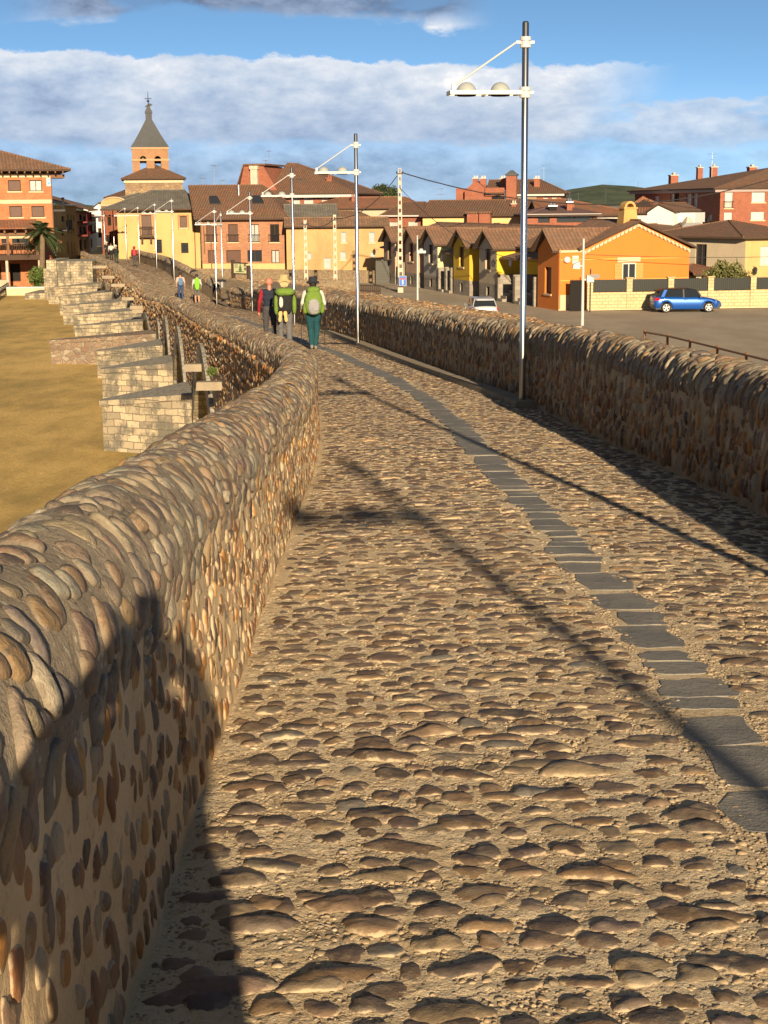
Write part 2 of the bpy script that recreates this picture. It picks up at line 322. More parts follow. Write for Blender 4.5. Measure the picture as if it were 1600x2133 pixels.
for (y0, y1, w_, p_) in ((64, 92, .17, .17), (92, 150, .24, .26)):
    x, y, a, b = rows(y0, y1, p_, lambda: w_ * math.exp(R_.gauss(0, .25)), .05, .05); k = np.abs(x - SLX(y)) > .17; x, y, a, b = x[k], y[k], a[k], b[k]; n = len(x)
    stones(road, deck_surf, x, y, a, b, rng.normal(0.0, .2, n), rng.uniform(.02, .035, n), 5, (.7, 1), 1)
# slate slabs of the middle line
y = -3.0
while y < 60:
    L = R_.choice((R_.uniform(.14, .24), R_.uniform(.24, .5))) if y < 12 else R_.uniform(.35, .9); c = float(SLX(y + L / 2)) + R_.uniform(-.03, .03); w = R_.uniform(.095, .145)
    if y > 12: w = R_.uniform(.13, .155)
    pts = []
    for sx_, sy_ in ((-.95, .02), (-.4, -.02), (.3, 0), (.92, .02), (1.04, .3), (1, .7), (.93, .98), (.4, 1.02), (-.2, 1), (-.9, .97), (-1.05, .6), (-1, .3)):
        pts.append((c - float(SLX(y + L / 2)) + float(SLX(y + sy_ * L)) + sx_ * w + R_.uniform(-.028, .028), y + .004 + sy_ * (L - .008) + R_.uniform(-.014, .014)))
    P = np.array(pts); zt = deckP(P[:, 0], P[:, 1]) + (.0035 + R_.uniform(-.001, .002) if y < 8 else (.006 if y < 14 else .010)); m_ = P.mean(0); inn = m_ + (P - m_) * (.96 if y < 12 else .995)
    tv = np.concatenate([np.c_[P, zt - .05], np.c_[P, zt], np.c_[P, zt + .0001], [[m_[0], m_[1], zt.mean()]]])
    j = np.arange(12); j2 = (j + 1) % 12
    road.add(tv, np.stack([j, j2, j2 + 12, j + 12], 1), np.stack([j + 24, j2 + 24, np.full(12, 36)], 1), 2)
    y += L + (R_.choice((.004, .01, R_.uniform(.03, .12))) if y < 14 else R_.uniform(0, .008))
M_peb = mat('road_gravel', stone_fn([(0, (0.30, 0.22, 0.13)), (.4, (0.42, 0.33, 0.21)), (.7, (0.20, 0.14, 0.09)), (1, (0.5, 0.42, 0.3))], bs=0.2))
ro = road.build('cobbled_road', [M_mor, M_cob, M_slate, M_roadfar, M_peb]); tag(ro, kind='structure')

# ---------------------------------------------------------------- parapet walls
HW, TH, TOP = 0.66, 0.46, 0.93
def profile(lean, outer):                       # cross-section: inner foot, up, over the rounded top, down the outer face
    pts = [(0.0, -0.15), (0.0, 0.0), (lean, HW)]
    cx_ = lean + (TH - 2 * lean) / 2; ra = TH / 2 - lean + .015; rb = TOP - HW
    for k in range(1, 20):
        th = math.pi * k / 20; pts.append((cx_ - ra * math.cos(th), HW + rb * math.sin(th) ** .85))
    pts.append((TH, HW)); pts.append((TH + .02, -outer)); return np.array(pts)
class Wall:
    def __init__(s, side, XF, outer, ZF=ZD, HS=None):
        s.HS = HS
        s.side, s.XF, s.ZF = side, XF, ZF; p = profile(.025, outer); d = np.r_[0, np.cumsum(np.hypot(*np.diff(p, axis=0).T))]
        s.t0 = .15; s.d = d - .15; s.p = p; s.tc = s.d[2]; s.te = s.d[-2]; s.tend = s.d[-1]
        tg = np.gradient(p, s.d, axis=0); s.nv = np.stack([-tg[:, 1], tg[:, 0]], 1); s.nv /= np.linalg.norm(s.nv, axis=1)[:, None]
    def __call__(s, y, t):
        y, t = np.broadcast_arrays(np.asarray(y, float), np.asarray(t, float))
        u = np.interp(t, s.d, s.p[:, 0]); v = np.interp(t, s.d, s.p[:, 1]); nu = np.interp(t, s.d, s.nv[:, 0]); nz = np.interp(t, s.d, s.nv[:, 1])
        v = v * (s.HS(y) if s.HS else 1.0)
        w = 0.030 * fbm(y * 1.1 + 3 * s.side, t * 1.4, 3)
        sl_ = (s.XF(y + .05) - s.XF(y - .05)) / .1; c = 1 / np.sqrt(1 + sl_ ** 2)
        # horizontal normal of the path
        nx, ny = s.side * c, -s.side * sl_ * c
        x = s.XF(y) + nx * u; Yw = y + ny * u; z = s.ZF(y) + v
        N = np.stack([nx * nu, ny * nu, nz], -1); N /= np.linalg.norm(N, axis=-1)[..., None] + 1e-9
        P = np.stack([x, Yw, z], -1); return P + N * w[..., None], N
def wall_mesh(W_, nm, segs, tbands):
    for (y0, y1, dy) in segs:
        ys = np.arange(y0, y1 + dy * .5, dy)
        for (t0, t1, dt, mi) in tbands(y0):
            ts = np.linspace(t0, t1, max(2, int((t1 - t0) / dt) + 1)); yy, tt = np.meshgrid(ys, ts, indexing='ij'); P, N = W_(yy, tt)
            if dy < .1: P = P + N * ((fbm(yy * 7, tt * 7, 4) * .022 + fbm(yy * 40, tt * 40, 2) * .006) * (1 if dy < .03 else .6))[..., None]
            g = grid_faces(len(ys), len(ts)); nm.add(P, g if W_.side < 0 else g[:, ::-1], None, mi)
def wall_stones(W_, nm, y0, y1, t0, t1, pitch, length, gap, seg, rg, mi, H, lean=0.0, drop=.06, keep=None, jit=.25):
    cs, ct, A, B = [], [], [], []
    y = y0
    while y < y1:
        t = t0 + R_.random() * length * .6
        while t < t1 - .02:
            l = length * min(1.7, math.exp(R_.gauss(0, .28)))
            if R_.random() > drop: cs.append(y + R_.gauss(0, pitch * jit)); ct.append(t + l / 2); B.append(l / 2); A.append(pitch * R_.uniform(.28, .46))
            t += l + gap * R_.uniform(.4, 1.8)
        y += pitch * R_.uniform(.88, 1.14)
    cs, ct, A, B = map(np.array, (cs, ct, A, B))
    k = (ct + B * .7 < t1 + .03)
    if keep is not None: k &= keep(cs, ct)
    cs, ct, A, B = cs[k], ct[k], A[k], B[k]; n = len(cs)
    stones(nm, W_, cs, ct, A, B, rng.normal(lean, .13 if mi else .28, n), rng.uniform(.6, 1.35, n) * H, seg, rg, mi, flip=(W_.side > 0))
# ---------------------------------------------------------------- simple mesh builder with metric UVs
class MB:
    def __init__(s): s.v = []; s.f = []; s.mi = []
    def face(s, pts, mi=0):
        b = len(s.v); s.v += [tuple(p) for p in pts]; s.f.append(tuple(range(b, b + len(pts)))); s.mi.append(mi)
    def hull(s, bot, top, mi=0, caps=True):      # prism between two rings
        n = len(bot); b = len(s.v); s.v += [tuple(p) for p in bot] + [tuple(p) for p in top]
        for i in range(n): j = (i + 1) % n; s.f.append((b + i, b + j, b + n + j, b + n + i)); s.mi.append(mi)
        if caps: s.f.append(tuple(b + i for i in reversed(range(n)))); s.f.append(tuple(b + n + i for i in range(n))); s.mi += [mi, mi]
    def box(s, x0, y0, z0, x1, y1, z1, mi=0, bev=0.0):
        e = bev; s.hull([(x0, y0, z0), (x1, y0, z0), (x1, y1, z0), (x0, y1, z0)], [(x0 + e, y0 + e, z1), (x1 - e, y0 + e, z1), (x1 - e, y1 - e, z1), (x0 + e, y1 - e, z1)], mi)
    def prism(s, poly, axis, a, b_, mi=0):       # extrude a 2D outline along an axis
        f = {'x': lambda p, q: (q, p[0], p[1]), 'y': lambda p, q: (p[0], q, p[1]), 'z': lambda p, q: (p[0], p[1], q)}[axis]
        s.hull([f(p, a) for p in poly], [f(p, b_) for p in poly], mi)
    def tube(s, p0, p1, r0, r1=None, n=8, mi=0, caps=True):
        p0, p1 = Vector(p0), Vector(p1); r1 = r0 if r1 is None else r1; d = (p1 - p0).normalized()
        u = d.cross(Vector((0, 0, 1)) if abs(d.z) < .9 else Vector((1, 0, 0))).normalized(); w = d.cross(u)
        c = [(math.cos(k * 2 * math.pi / n), math.sin(k * 2 * math.pi / n)) for k in range(n)]
        s.hull([p0 + (u * a + w * b) * r0 for a, b in c], [p1 + (u * a + w * b) * r1 for a, b in c], mi, caps)
    def path(s, pts, r, n=6, mi=0):
        for a, b in zip(pts[:-1], pts[1:]): s.tube(a, b, r, r, n, mi)
    def lathe(s, prof, cx=0, cy=0, n=16, mi=0, cz=0):
        b = len(s.v)
        for r, z in prof:
            for k in range(n): a = 2 * math.pi * k / n; s.v.append((cx + r * math.cos(a), cy + r * math.sin(a), cz + z))
        for i in range(len(prof) - 1):
            for k in range(n): l = (k + 1) % n; s.f.append((b + i * n + k, b + i * n + l, b + (i + 1) * n + l, b + (i + 1) * n + k)); s.mi.append(mi)
    def build(s, name, mats, parent=None, smooth=False, loc=None):
        me = bpy.data.meshes.new(name); me.from_pydata(s.v, [], s.f)
        for m in (mats if isinstance(mats, (list, tuple)) else [mats]): me.materials.append(m)
        uv = me.uv_layers.new(name='UVMap').data
        for p in me.polygons:
            p.material_index = s.mi[p.index]; p.use_smooth = smooth; nn = p.normal
            if abs(nn.z) > .98: t, b = Vector((1, 0, 0)), Vector((0, 1, 0))
            else: t = Vector((-nn.y, nn.x, 0)).normalized(); b = nn.cross(t)
            for li in p.loop_indices: c = me.vertices[me.loops[li].vertex_index].co; uv[li].uv = (c.dot(t), c.dot(b))
        me.update(); o = bpy.data.objects.new(name, me); COL.objects.link(o)
        if parent: o.parent = parent
        if loc: o.location = loc
        return o
# ---------------------------------------------------------------- bridge: parapets
bridge = empty('stone_bridge', (-4, 40, GZ), label='long medieval river stone bridge with cobbled deck, cutwaters and pointed arches', cat='bridge')
B0 = Vector(bridge.location)
WLf = Wall(-1, XL, 7.0, HS=lambda y: np.interp(y, [3, 7, 12, 16, 24, 38, 70, 92], [1.16, 1.06, .95, .95, .96, .84, .86, 1.0])); WRt = Wall(1, XR, 3.2, HS=lambda y: np.interp(y, [7, 12, 17, 40, 62], [1.08, 1.08, 1.20, 1.17, 1.06]))
def inv_parent(o): o.location = -B0; o.parent = bridge; return o
TIPX = (-8.11, -10.0, -11.78, -14.96, -16.1, -17.3, -19.2, -21.1, -24.4)
PIERS = [(44.3, 3.4), (54.8, 3.2), (63.6, 3.2), (69.6, 5.2), (81.0, 3.6), (86.6, 3.6), (93.2, 3.6), (101.4, 3.6), (113.5, 3.8)]
ARCH = [(38.6, 3.6, -2.35), (49.6, 3.3, -2.75), (59.2, 2.9, -3.1), (66.6, 1.5, -3.5), (75.4, 3.4, -3.85), (83.8, 1.3, -4.2), (89.9, 1.6, -4.0), (97.3, 2.6, -3.75), (107.4, 4.2, -3.75), (26.5, 5.0, -1.9), (12, 5.5, -1.2)]
def arch_z(y):
    z = np.full(np.shape(y), -99.0)
    for c, h, a in ARCH:
        q = np.abs(y - c) / h; spr = GZ + .4 + (a - GZ) * .25; zz_ = spr + (a - spr) * (1 - np.clip(q, 0, 1) ** 1.45); z = np.where(q < 1, zz_, z)
    return z
vof = lambda W_, t: np.interp(t, W_.d, W_.p[:, 1])
def keep_l(y, t):
    z = ZD(y) + vof(WLf, t); return (t < WLf.te) | ((z > arch_z(y) + .30) & (z > GZ))
# near parts carry real stones in mortar
def bandsL(y0):
    fine_ = .022 if y0 < 9 else (.05 if y0 < 21 else .16)
    return [(-.12, WLf.tc, fine_, 0), (WLf.tc, WLf.te, fine_, 1), (WLf.te, WLf.te + (1.2 if y0 < 20 else .5), .3, 0)]
segs = [(-16, 1.0, .25), (1.0, 8.0, .022), (8.0, 20, .05), (20, 60, .16), (60, 150, .5)]
pl = NM(); wall_mesh(WLf, pl, segs, bandsL)
for y0, y1, seg, rg in ((1.0, 7, 18, (.35, .62, .8, .92, 1)), (7, 13, 12, (.5, .85, 1)), (13, 24, 8, (.6, 1)), (24, 40, 6, (.7, 1))):
    sc_ = 1 if y0 < 20 else 1.25
    wall_stones(WLf, pl, y0, y1, .02, WLf.tc - .02, .082 * sc_, .066 * sc_, .040, seg, rg, 2, .010, 0.0, .05)
wall_stones(WLf, pl, 20, 62, WLf.te + .05, WLf.te + 4.4, .125, .16, .03, 6, (.7, 1), 2, .05, .1, .03, keep_l)
wall_stones(WLf, pl, 62, 148, WLf.te + .05, WLf.te + 3.2, .24, .28, .05, 5, (.7, 1), 2, .09, .1, .03, keep_l)
wall_stones(WLf, pl, 9, 20, WLf.te + .05, WLf.te + 1.4, .125, .16, .03, 6, (.7, 1), 2, .03, .1, .03)
o = inv_parent(pl.build('parapet_wall', [M_wmo, M_cmo, M_wst, M_rub])); tag(o, 'sunlit left parapet of river stones in tan mortar')
def coping(W_, segs_, name):
    c = NM()
    for y0, y1, seg, rg, pitch, le, H, lean in segs_:
        wall_stones(W_, c, y0, y1, W_.tc - .08, W_.te + .08, pitch, le, .03 if y0 < 18 and W_.side < 0 else .012, seg, rg, 0, H, lean, .07 if y0 < 18 else .03)
    return c.build(name, M_cop, o)
coping(WLf, [(1.0, 8, 20, (.3, .55, .75, .89, .97, 1), .092, .090, .014, -.34), (8, 18, 14, (.45, .8, .95, 1), .090, .090, .015, -.3), (18, 50, 8, (.6, .9, 1), .085, .15, .022, -.25), (50, 150, 6, (.7, 1), .14, .3, .05, -.1)], 'coping')
pr = NM()
def bandsR(y0):
    fine_ = .05 if y0 < 21 else .16
    return [(-.12, WRt.tc, fine_, 0), (WRt.tc, WRt.te, fine_, 1), (WRt.te, WRt.tend, .4, 0)]
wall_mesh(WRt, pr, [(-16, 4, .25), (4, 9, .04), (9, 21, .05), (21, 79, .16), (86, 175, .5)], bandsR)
for y0, y1, seg, rg, sc_ in ((5, 14, 12, (.5, .85, 1), 1), (14, 24, 8, (.6, .95), 1), (24, 46, 6, (.7, 1), 1.2), (46, 79, 5, (.7, 1), 1.7)):
    wall_stones(WRt, pr, y0, y1, .02, WRt.tc - .02, .085 * sc_, .12 * sc_, .02, seg, rg, 2, .026, .05, .04)
M_wmd = mat('shade_toned_wall_mortar', mortar((.36, .265, .155), (.46, .35, .21), (.26, .19, .11), bs=.9))  # wall mortar in a darker copy, the shade of this side put into its colour
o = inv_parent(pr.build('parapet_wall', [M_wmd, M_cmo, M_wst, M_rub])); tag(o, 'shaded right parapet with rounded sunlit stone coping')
coping(WRt, [(5, 16, 14, (.4, .7, .9, 1), .072, .17, .026, .42), (16, 40, 9, (.6, .9, 1), .080, .20, .028, .38), (40, 79, 6, (.7, 1), .13, .28, .05, .2), (86, 150, 6, (.7, 1), .16, .3, .05, .1)], 'coping')
# ---------------------------------------------------------------- spandrels, arches, piers
def XOL(y): return float(XL(y)) - TH - .05
def XOR_(y): return float(XR(y)) + TH + .05
sp = MB()
edges = sorted([(c - h, c + h) for c, h, a in ARCH]); ysegs = []; cur = -16.0
for a, b in edges: ysegs += [(cur, a, False), (a, b, True)]; cur = b
ysegs.append((cur, 150.0, False))
for a, b, isA in ysegs:
    n = max(2, int((b - a) / (.35 if isA else 1.0)) + 1); ys = [a + (b - a) * k / (n - 1) for k in range(n)]
    e = 1e-4; zb = [float(arch_z(min(max(y, a + e), b - e))) if isA else GZ - .3 for y in ys]
    for i in range(n - 1):
        y0, y1 = ys[i], ys[i + 1]; zt0, zt1 = float(ZD(y0)) - .3, float(ZD(y1)) - .3
        for side, XO in ((-1, XOL), (1, XOR_)):
            q = [(XO(y0), y0, zb[i]), (XO(y1), y1, zb[i + 1]), (XO(y1), y1, zt1), (XO(y0), y0, zt0)]; sp.face(q if side > 0 else q[::-1])
        if isA: sp.face([(XOL(y0), y0, zb[i]), (XOL(y1), y1, zb[i + 1]), (XOR_(y1), y1, zb[i + 1]), (XOR_(y0), y0, zb[i])], 1)
    if isA:
        for y, k in ((a, 0), (b, -1)): sp.face([(XOL(y), y, GZ - .3), (XOR_(y), y, GZ - .3), (XOR_(y), y, zb[k]), (XOL(y), y, zb[k])], 1)
def ashlar(c1, c2, bw=.55, bh=.3, stain=.5, top=True, jc=(.30, .25, .18), warp=.035):
    def f(t, b):
        uv = co(t, 'UV'); o = co(t); w = noise(t, o, 1.7, 4, .6, out=1); wm = mixc(t, warp, S(t, uv), w)
        br = t.nodes.new('ShaderNodeTexBrick'); br.inputs['Scale'].default_value = 1; br.inputs['Brick Width'].default_value = bw; br.inputs['Row Height'].default_value = bh
        br.inputs['Mortar Size'].default_value = .012; br.inputs['Mortar Smooth'].default_value = .3; br.inputs['Color1'].default_value = (*c1, 1); br.inputs['Color2'].default_value = (*c2, 1); br.inputs['Mortar'].default_value = (*jc, 1)
        br.inputs['Bias'].default_value = 0; t.links.new(wm.v, br.inputs['Vector']); c = S(t, br.outputs[0])
        n = noise(t, o, 1.5, 7, .72, (1, 1, .8)); n2 = noise(t, o, 9, 5); c = mixc(t, n.ss(.45, .58, 0, stain), c, (.12, .115, .095)); c = mixc(t, n2.ss(.5, .7, 0, .45), c, tuple(x * .55 for x in c1))
        if top:
            g = t.nodes.new('ShaderNodeNewGeometry'); sx_ = t.nodes.new('ShaderNodeSeparateXYZ'); t.links.new(g.outputs['True Normal'], sx_.inputs[0])
            up = S(t, sx_.outputs[2]).ss(.5, .8); c = mixc(t, up, c, mixc(t, n2.ss(.35, .65), (.20, .19, .165), (.40, .37, .30)))   # lichen-grey top slabs
        setc(t, b, c); bump(t, b, S(t, br.outputs['Fac']) * -.6 + n2 * .6, .8, .02); b.inputs['Roughness'].default_value = .92
    return f
M_ash = mat('ashlar_limestone', ashlar((.54, .45, .30), (.29, .245, .175), .38, .18, .85, jc=(.17, .14, .10), warp=.13))
M_ashr = mat('rough_red_rubble', rubble(4.0, (1, 1, 1.3), [(0, (.22, .13, .09)), (.4, (.34, .25, .16)), (.7, (.18, .12, .09)), (1, (.40, .34, .25))], (.30, .25, .18), .06, .07))
M_spout = mat('pale_stone', mortar((.36, .30, .21), (.30, .25, .18), (.19, .16, .12), bs=.6))
inv_parent(sp.build('spandrel_wall', [M_rub, M_ash]))
for c, h, a in ARCH[:9]:
    rw = .55 if c < 60 else .36; r = MB(); spr = GZ + .4 + (a - GZ) * .25; N_ = 14; pin, pout = [], []
    for k in range(-N_, N_ + 1):
        q = abs(k) / N_; z = spr + (a - spr) * (1 - q ** 1.45); y = c + k / N_ * h; pin.append((y, z)); pout.append((c + k / N_ * (h + rw), z + rw * 1.05 * (1 - q ** 3)))
    pin = [(c - h, GZ)] + pin + [(c + h, GZ)]; pout = [(c - h - rw, GZ)] + pout + [(c + h + rw, GZ)]
    for i in range(len(pin) - 1):
        pts = [pin[i], pin[i + 1], pout[i + 1], pout[i]]
        r.hull([(XOL(y) + .02, y, z) for y, z in pts], [(XOL(y) - .10, y, z) for y, z in pts])
    inv_parent(r.build('arch_ring', M_ash))
for k, (yp, ln) in enumerate(PIERS):
    ht = [1.30, 1.12, .95, .90, .66, .84, .95, 1.05, 1.0][k]; x0 = XOL(yp); ln = x0 - TIPX[k]; hw = 1.55 if k != 3 else 1.2
    tip = (x0 - ln, yp); ya, yb = yp - hw, yp + hw; w_ = .22
    base = [(XOL(ya) + .03, ya), (tip[0], yp - w_), (tip[0], yp + w_), (XOL(yb) + .03, yb)]
    zt = [GZ + ht + .34, GZ + ht, GZ + ht, GZ + ht + .34]; m = MB()
    m.hull([(x, y, GZ - .3) for x, y in base], [(x, y, z) for (x, y), z in zip(base, zt)], 0, False)
    cap = [(XOL(ya) + .03, ya - .05), (tip[0] - .07, yp - w_ - .05), (tip[0] - .07, yp + w_ + .05), (XOL(yb) + .03, yb + .05)]
    m.hull([(x, y, z + .003) for (x, y), z in zip(cap, zt)], [(x, y, z + .16) for (x, y), z in zip(cap, zt)], 0)
    inv_parent(m.build('cutwater', M_ashr if k == 3 else M_ash))
# end abutment of dressed stone
m = MB(); xb = XOL(119)
for x0, x1, y0, y1, zt in ((xb - 3.0, xb + .1, 116.8, 122, -2.42), (xb - 3.3, xb - 2.55, 116.55, 121.5, -2.30), (xb - 1.75, xb - 1.55, 116.62, 117.2, -2.40), (xb - 3.9, xb - 3.25, 118.2, 124, -3.0), (xb - 5.6, xb - 3.85, 119, 124.5, -4.9)):
    m.box(x0, y0, GZ - .2, x1, y1, zt)
inv_parent(m.build('abutment', M_ash))
for y, out, px, py in ((38.2, .5, 415, 765), (33.4, .55, 445, 803), (83, .7, 287, 648), (79, .7, 300, 640), (88.5, .7, 265, 622), (92.5, .8, 250, 594), (97.5, .8, 232, 577), (105, .9, 197, 556)):
    z = at(px, py, y).z; m = MB(); x = XOL(y); m.box(x - out, y - .16, z - .09, x + .1, y + .16, z + .09, 0, .015); inv_parent(m.build('water_spout', M_spout))
# low stone kerb at the foot of the shaded parapet
m = MB(); ys = np.arange(21.0, 46, .5)
for a, b in zip(ys[:-1], ys[1:]):
    g = .012; f = lambda y, d_, h_: (float(XR(y)) - d_, y, float(ZD(y)) + h_)
    m.hull([f(a + g, .30, -.05), f(a + g, -.02, -.05), f(b - g, -.02, -.05), f(b - g, .30, -.05)], [f(a + g, .28, .09), f(a + g, -.02, .09), f(b - g, -.02, .09), f(b - g, .28, .09)])
inv_parent(m.build('kerb', M_spout))
# ---------------------------------------------------------------- terrain
def field_fn(t, b):
    o = co(t); n = noise(t, o, .12, 5, .6, (1, .35, 1)); n2 = noise(t, o, .9, 6, .65, (1, .5, 1)); n3 = noise(t, o, 9, 4, .7)
    c = ramp(t, n * .6 + n2 * .4, [(.34, (.27, .24, .07)), (.44, (.46, .31, .09)), (.54, (.68, .46, .14)), (.68, (.80, .55, .21))])
    c = mixc(t, n3.ss(.48, .66, 0, .5), c, (.27, .21, .06)); setc(t, b, c); bump(t, b, n2 * .3 + n3, .6, .05); b.inputs['Roughness'].default_value = 1.0
M_field = mat('dry_grass_field', field_fn)
def lot_fn(t, b):
    o = co(t); n = noise(t, o, .35, 5, .6, (1, .5, 1)); n2 = noise(t, o, 4, 5, .7); n3 = noise(t, o, 60, 3, .7)
    c = mixc(t, n.ss(.35, .65), (.34, .28, .20), (.43, .36, .26)); c = mixc(t, n2.ss(.55, .75, 0, .6), c, (.12, .10, .08)); c = mixc(t, n3.ss(.5, .7, 0, .4), c, (.32, .27, .2))
    setc(t, b, c); bump(t, b, n3 + n2 * .5, .6, .02); b.inputs['Roughness'].default_value = .95
M_lot = mat('gravel_lot', lot_fn)
def rx(y): return (float(XL(y)) + float(XR(y))) / 2
m = MB(); ys = [-400, -60, -16] + list(range(0, 180, 6)) + [300, 700, 1500, 6000]
for a, b in zip(ys[:-1], ys[1:]):
    ca, cb = rx(min(max(a, -16), 175)), rx(min(max(b, -16), 175))
    m.face([(-6000, a, GZ), (ca, a, GZ), (cb, b, GZ), (-6000, b, GZ)], 0); m.face([(ca, a, GZ), (6000, a, GZ), (6000, b, GZ), (cb, b, GZ)], 1)
tag(m.build('ground', [M_field, M_lot]), kind='structure')
g = NM(); n = 16000; ys_ = rng.uniform(36, 122, n) ** 1.0; xs_ = XL(ys_) - TH - rng.uniform(.2, 28, n); a = rng.uniform(.015, .035, n)
v = np.stack([np.stack([xs_ - .006, ys_, np.full(n, GZ)], 1), np.stack([xs_ + .006, ys_, np.full(n, GZ)], 1), np.stack([xs_ + rng.normal(0, .03, n), ys_ + rng.normal(0, .03, n), GZ + a], 1)], 1).reshape(-1, 3)
g.add(v, None, np.arange(3 * n).reshape(-1, 3), 0, np.repeat(rng.random(n), 3), np.repeat(rng.random(n), 3))
M_gr = mat('dry_grass_blade', lambda t, b: setc(t, b, ramp(t, attr(t, 'rnd'), [(0, (.34, .25, .08)), (.5, (.48, .31, .10)), (1, (.56, .36, .13))])), rough=.9)
tag(g.build('dry_grass', M_gr, smooth=False), kind='stuff')
# cobbled platform beyond the right parapet
cr = [at(420, 575, 92), at(560, 585, 86), at(700, 600, 78), at(870, 626, 70), at(1000, 645, 62), at(1100, 660, 56), at(1213, 690, 50)]
m = MB()
inn = [Vector((XOR_(y), y, -3.62 if y > 75 else -2.85)) for y in (92, 84, 68, 56, 46, 38, 30)]
m.face([(float(XR(78)) - .05, 78, float(ZD(78)) - .01), (XOR_(78) + .1, 78, -3.62), (XOR_(87) + .1, 87, -3.62), (float(XR(87)) - .05, 87, float(ZD(87)) - .01)], 0)
cr.append(at(1235, 705, 42)); inn.append(Vector((XOR_(24), 24, -2.85))); cr.append(at(1250, 760, 30)); inn.append(Vector((XOR_(18), 18, -2.9)))
for i in range(len(cr) - 1):
    a, b, c, d = cr[i], cr[i + 1], inn[i + 1], inn[i]; N_ = 4
    m.face([a, d, c, b], 0)
    oa, ob = Vector((a.x + 1.0, a.y + 1.0, GZ - .02)), Vector((b.x + 1.0, b.y + 1.0, GZ - .02)); m.face([a, b, ob, oa], 0)
tag(m.build('cobbled_platform', M_rub), kind='structure')
nm = NM(); cs, ct = [], []
P0 = np.array([list(c) for c in cr]); P1 = np.array([list(c) for c in inn])
def plat(s, t):                                 # s along 0..len, t 0..1 across
    i = np.clip(np.floor(s).astype(int), 0, len(cr) - 2); f = (s - i)[..., None]; a = P0[i] * (1 - f) + P0[i + 1] * f; b = P1[i] * (1 - f) + P1[i + 1] * f
    P = a + (b - a) * t[..., None]; return P, np.broadcast_to(np.array([0, 0, 1.0]), P.shape)
n = 16000; s_ = rng.uniform(0, len(cr) - 1.02, n); t_ = rng.random(n)
P, _ = plat(s_, t_); xy = P[:, :2]
def flat(s, t):
    d = np.hypot(s - s[..., :1], t - t[..., :1]); return None
cx_, cy_, cz_ = P[:, 0], P[:, 1], P[:, 2]
zof = {}
def psurf(s, t): return np.stack([s, t, np.broadcast_to(cz_[:, None], s.shape)], -1), np.broadcast_to(np.array([0, 0, 1.0]), s.shape + (3,))
aa = rng.uniform(.06, .13, n); stones(nm, psurf, cx_, cy_, aa, aa * .6, rng.normal(0, .4, n), rng.uniform(.02, .05, n), 5, (.7, 1), 0)
# crest stones along its outer edge
tag(nm.build('platform_stones', M_wst), kind='structure')
a_, b_ = on(1372, 697, GZ), on(1408, 701, GZ); m = MB(); m.box(a_.x, a_.y - .08, GZ + .002, b_.x, a_.y + .08, GZ + .008); tag(m.build('road_marking', M_spout), kind='structure')
# far hills
m = MB(); N_ = 90
def hill(x): return 3 + 30 * max(0, fbmh(x * .9)) 
for nm_, R0, seed, amp, basez, a0, a1 in (('hills', 2600, 3, 26, 6, -.9, .9),):
    prev = None
    for k in range(N_ + 1):
        az = a0 + (a1 - a0) * k / N_; h = basez + amp * (math.exp(-((az - .145) / .05) ** 2) * 1.25 + math.exp(-((az + .20) / .02) ** 2) * .35 + .25 * float(fbm(np.array(az * 22.0 + seed), np.array(seed * 1.0), 3)))
        q = [Vector((R0 * math.sin(az), R0 * math.cos(az), GZ)), Vector(((R0 + 300) * math.sin(az), (R0 + 300) * math.cos(az), GZ + h)), Vector(((R0 + 2500) * math.sin(az), (R0 + 2500) * math.cos(az), GZ + h * .8))]
        if prev: m.face([prev[0], q[0], q[1], prev[1]]); m.face([prev[1], q[1], q[2], prev[2]])
        prev = q
M_hill = mat('wooded_hill', lambda t, b: (setc(t, b, mixc(t, noise(t, co(t), .02, 5, .7).ss(.4, .6), (.035, .055, .028), (.075, .10, .05)))), rough=1)
tag(m.build('hills', M_hill), kind='structure')
# ================================================================ the town
def plaster(c, dirt=.35):
    def f(t, b):
        o = co(t); n = noise(t, o, .55, 6, .65, (1, 1, .45)); n2 = noise(t, o, 3.5, 5, .7); n3 = noise(t, o, 25, 3)
        cc = mixc(t, n.ss(.42, .68, 0, dirt), c, tuple(x * .62 for x in c)); cc = mixc(t, n2.ss(.52, .72, 0, dirt), cc, tuple(min(1, x * 1.18 + .02) for x in c))
        setc(t, b, cc); bump(t, b, n3 + n2, .3, .01); b.inputs['Roughness'].default_value = .9
    return f
def brickm(c1, c2, mo=(.42, .33, .25)):
    def f(t, b):
        uv = co(t, 'UV'); br = t.nodes.new('ShaderNodeTexBrick'); br.inputs['Scale'].default_value = 1; br.inputs['Brick Width'].default_value = .30; br.inputs['Row Height'].default_value = .09
        br.inputs['Mortar Size'].default_value = .009; br.inputs['Color1'].default_value = (*c1, 1); br.inputs['Color2'].default_value = (*c2, 1); br.inputs['Mortar'].default_value = (*mo, 1)
        t.links.new(uv, br.inputs['Vector']); o = co(t); n = noise(t, o, 1.1, 6, .7); n2 = noise(t, o, 6, 4, .7)
        c = mixc(t, n.ss(.4, .7, 0, .35), S(t, br.outputs[0]), tuple(x * .55 for x in c1)); c = mixc(t, n2.ss(.5, .72, 0, .4), c, tuple(min(1, x * 1.35) for x in c2))
        setc(t, b, c); b.inputs['Roughness'].default_value = .9
    return f
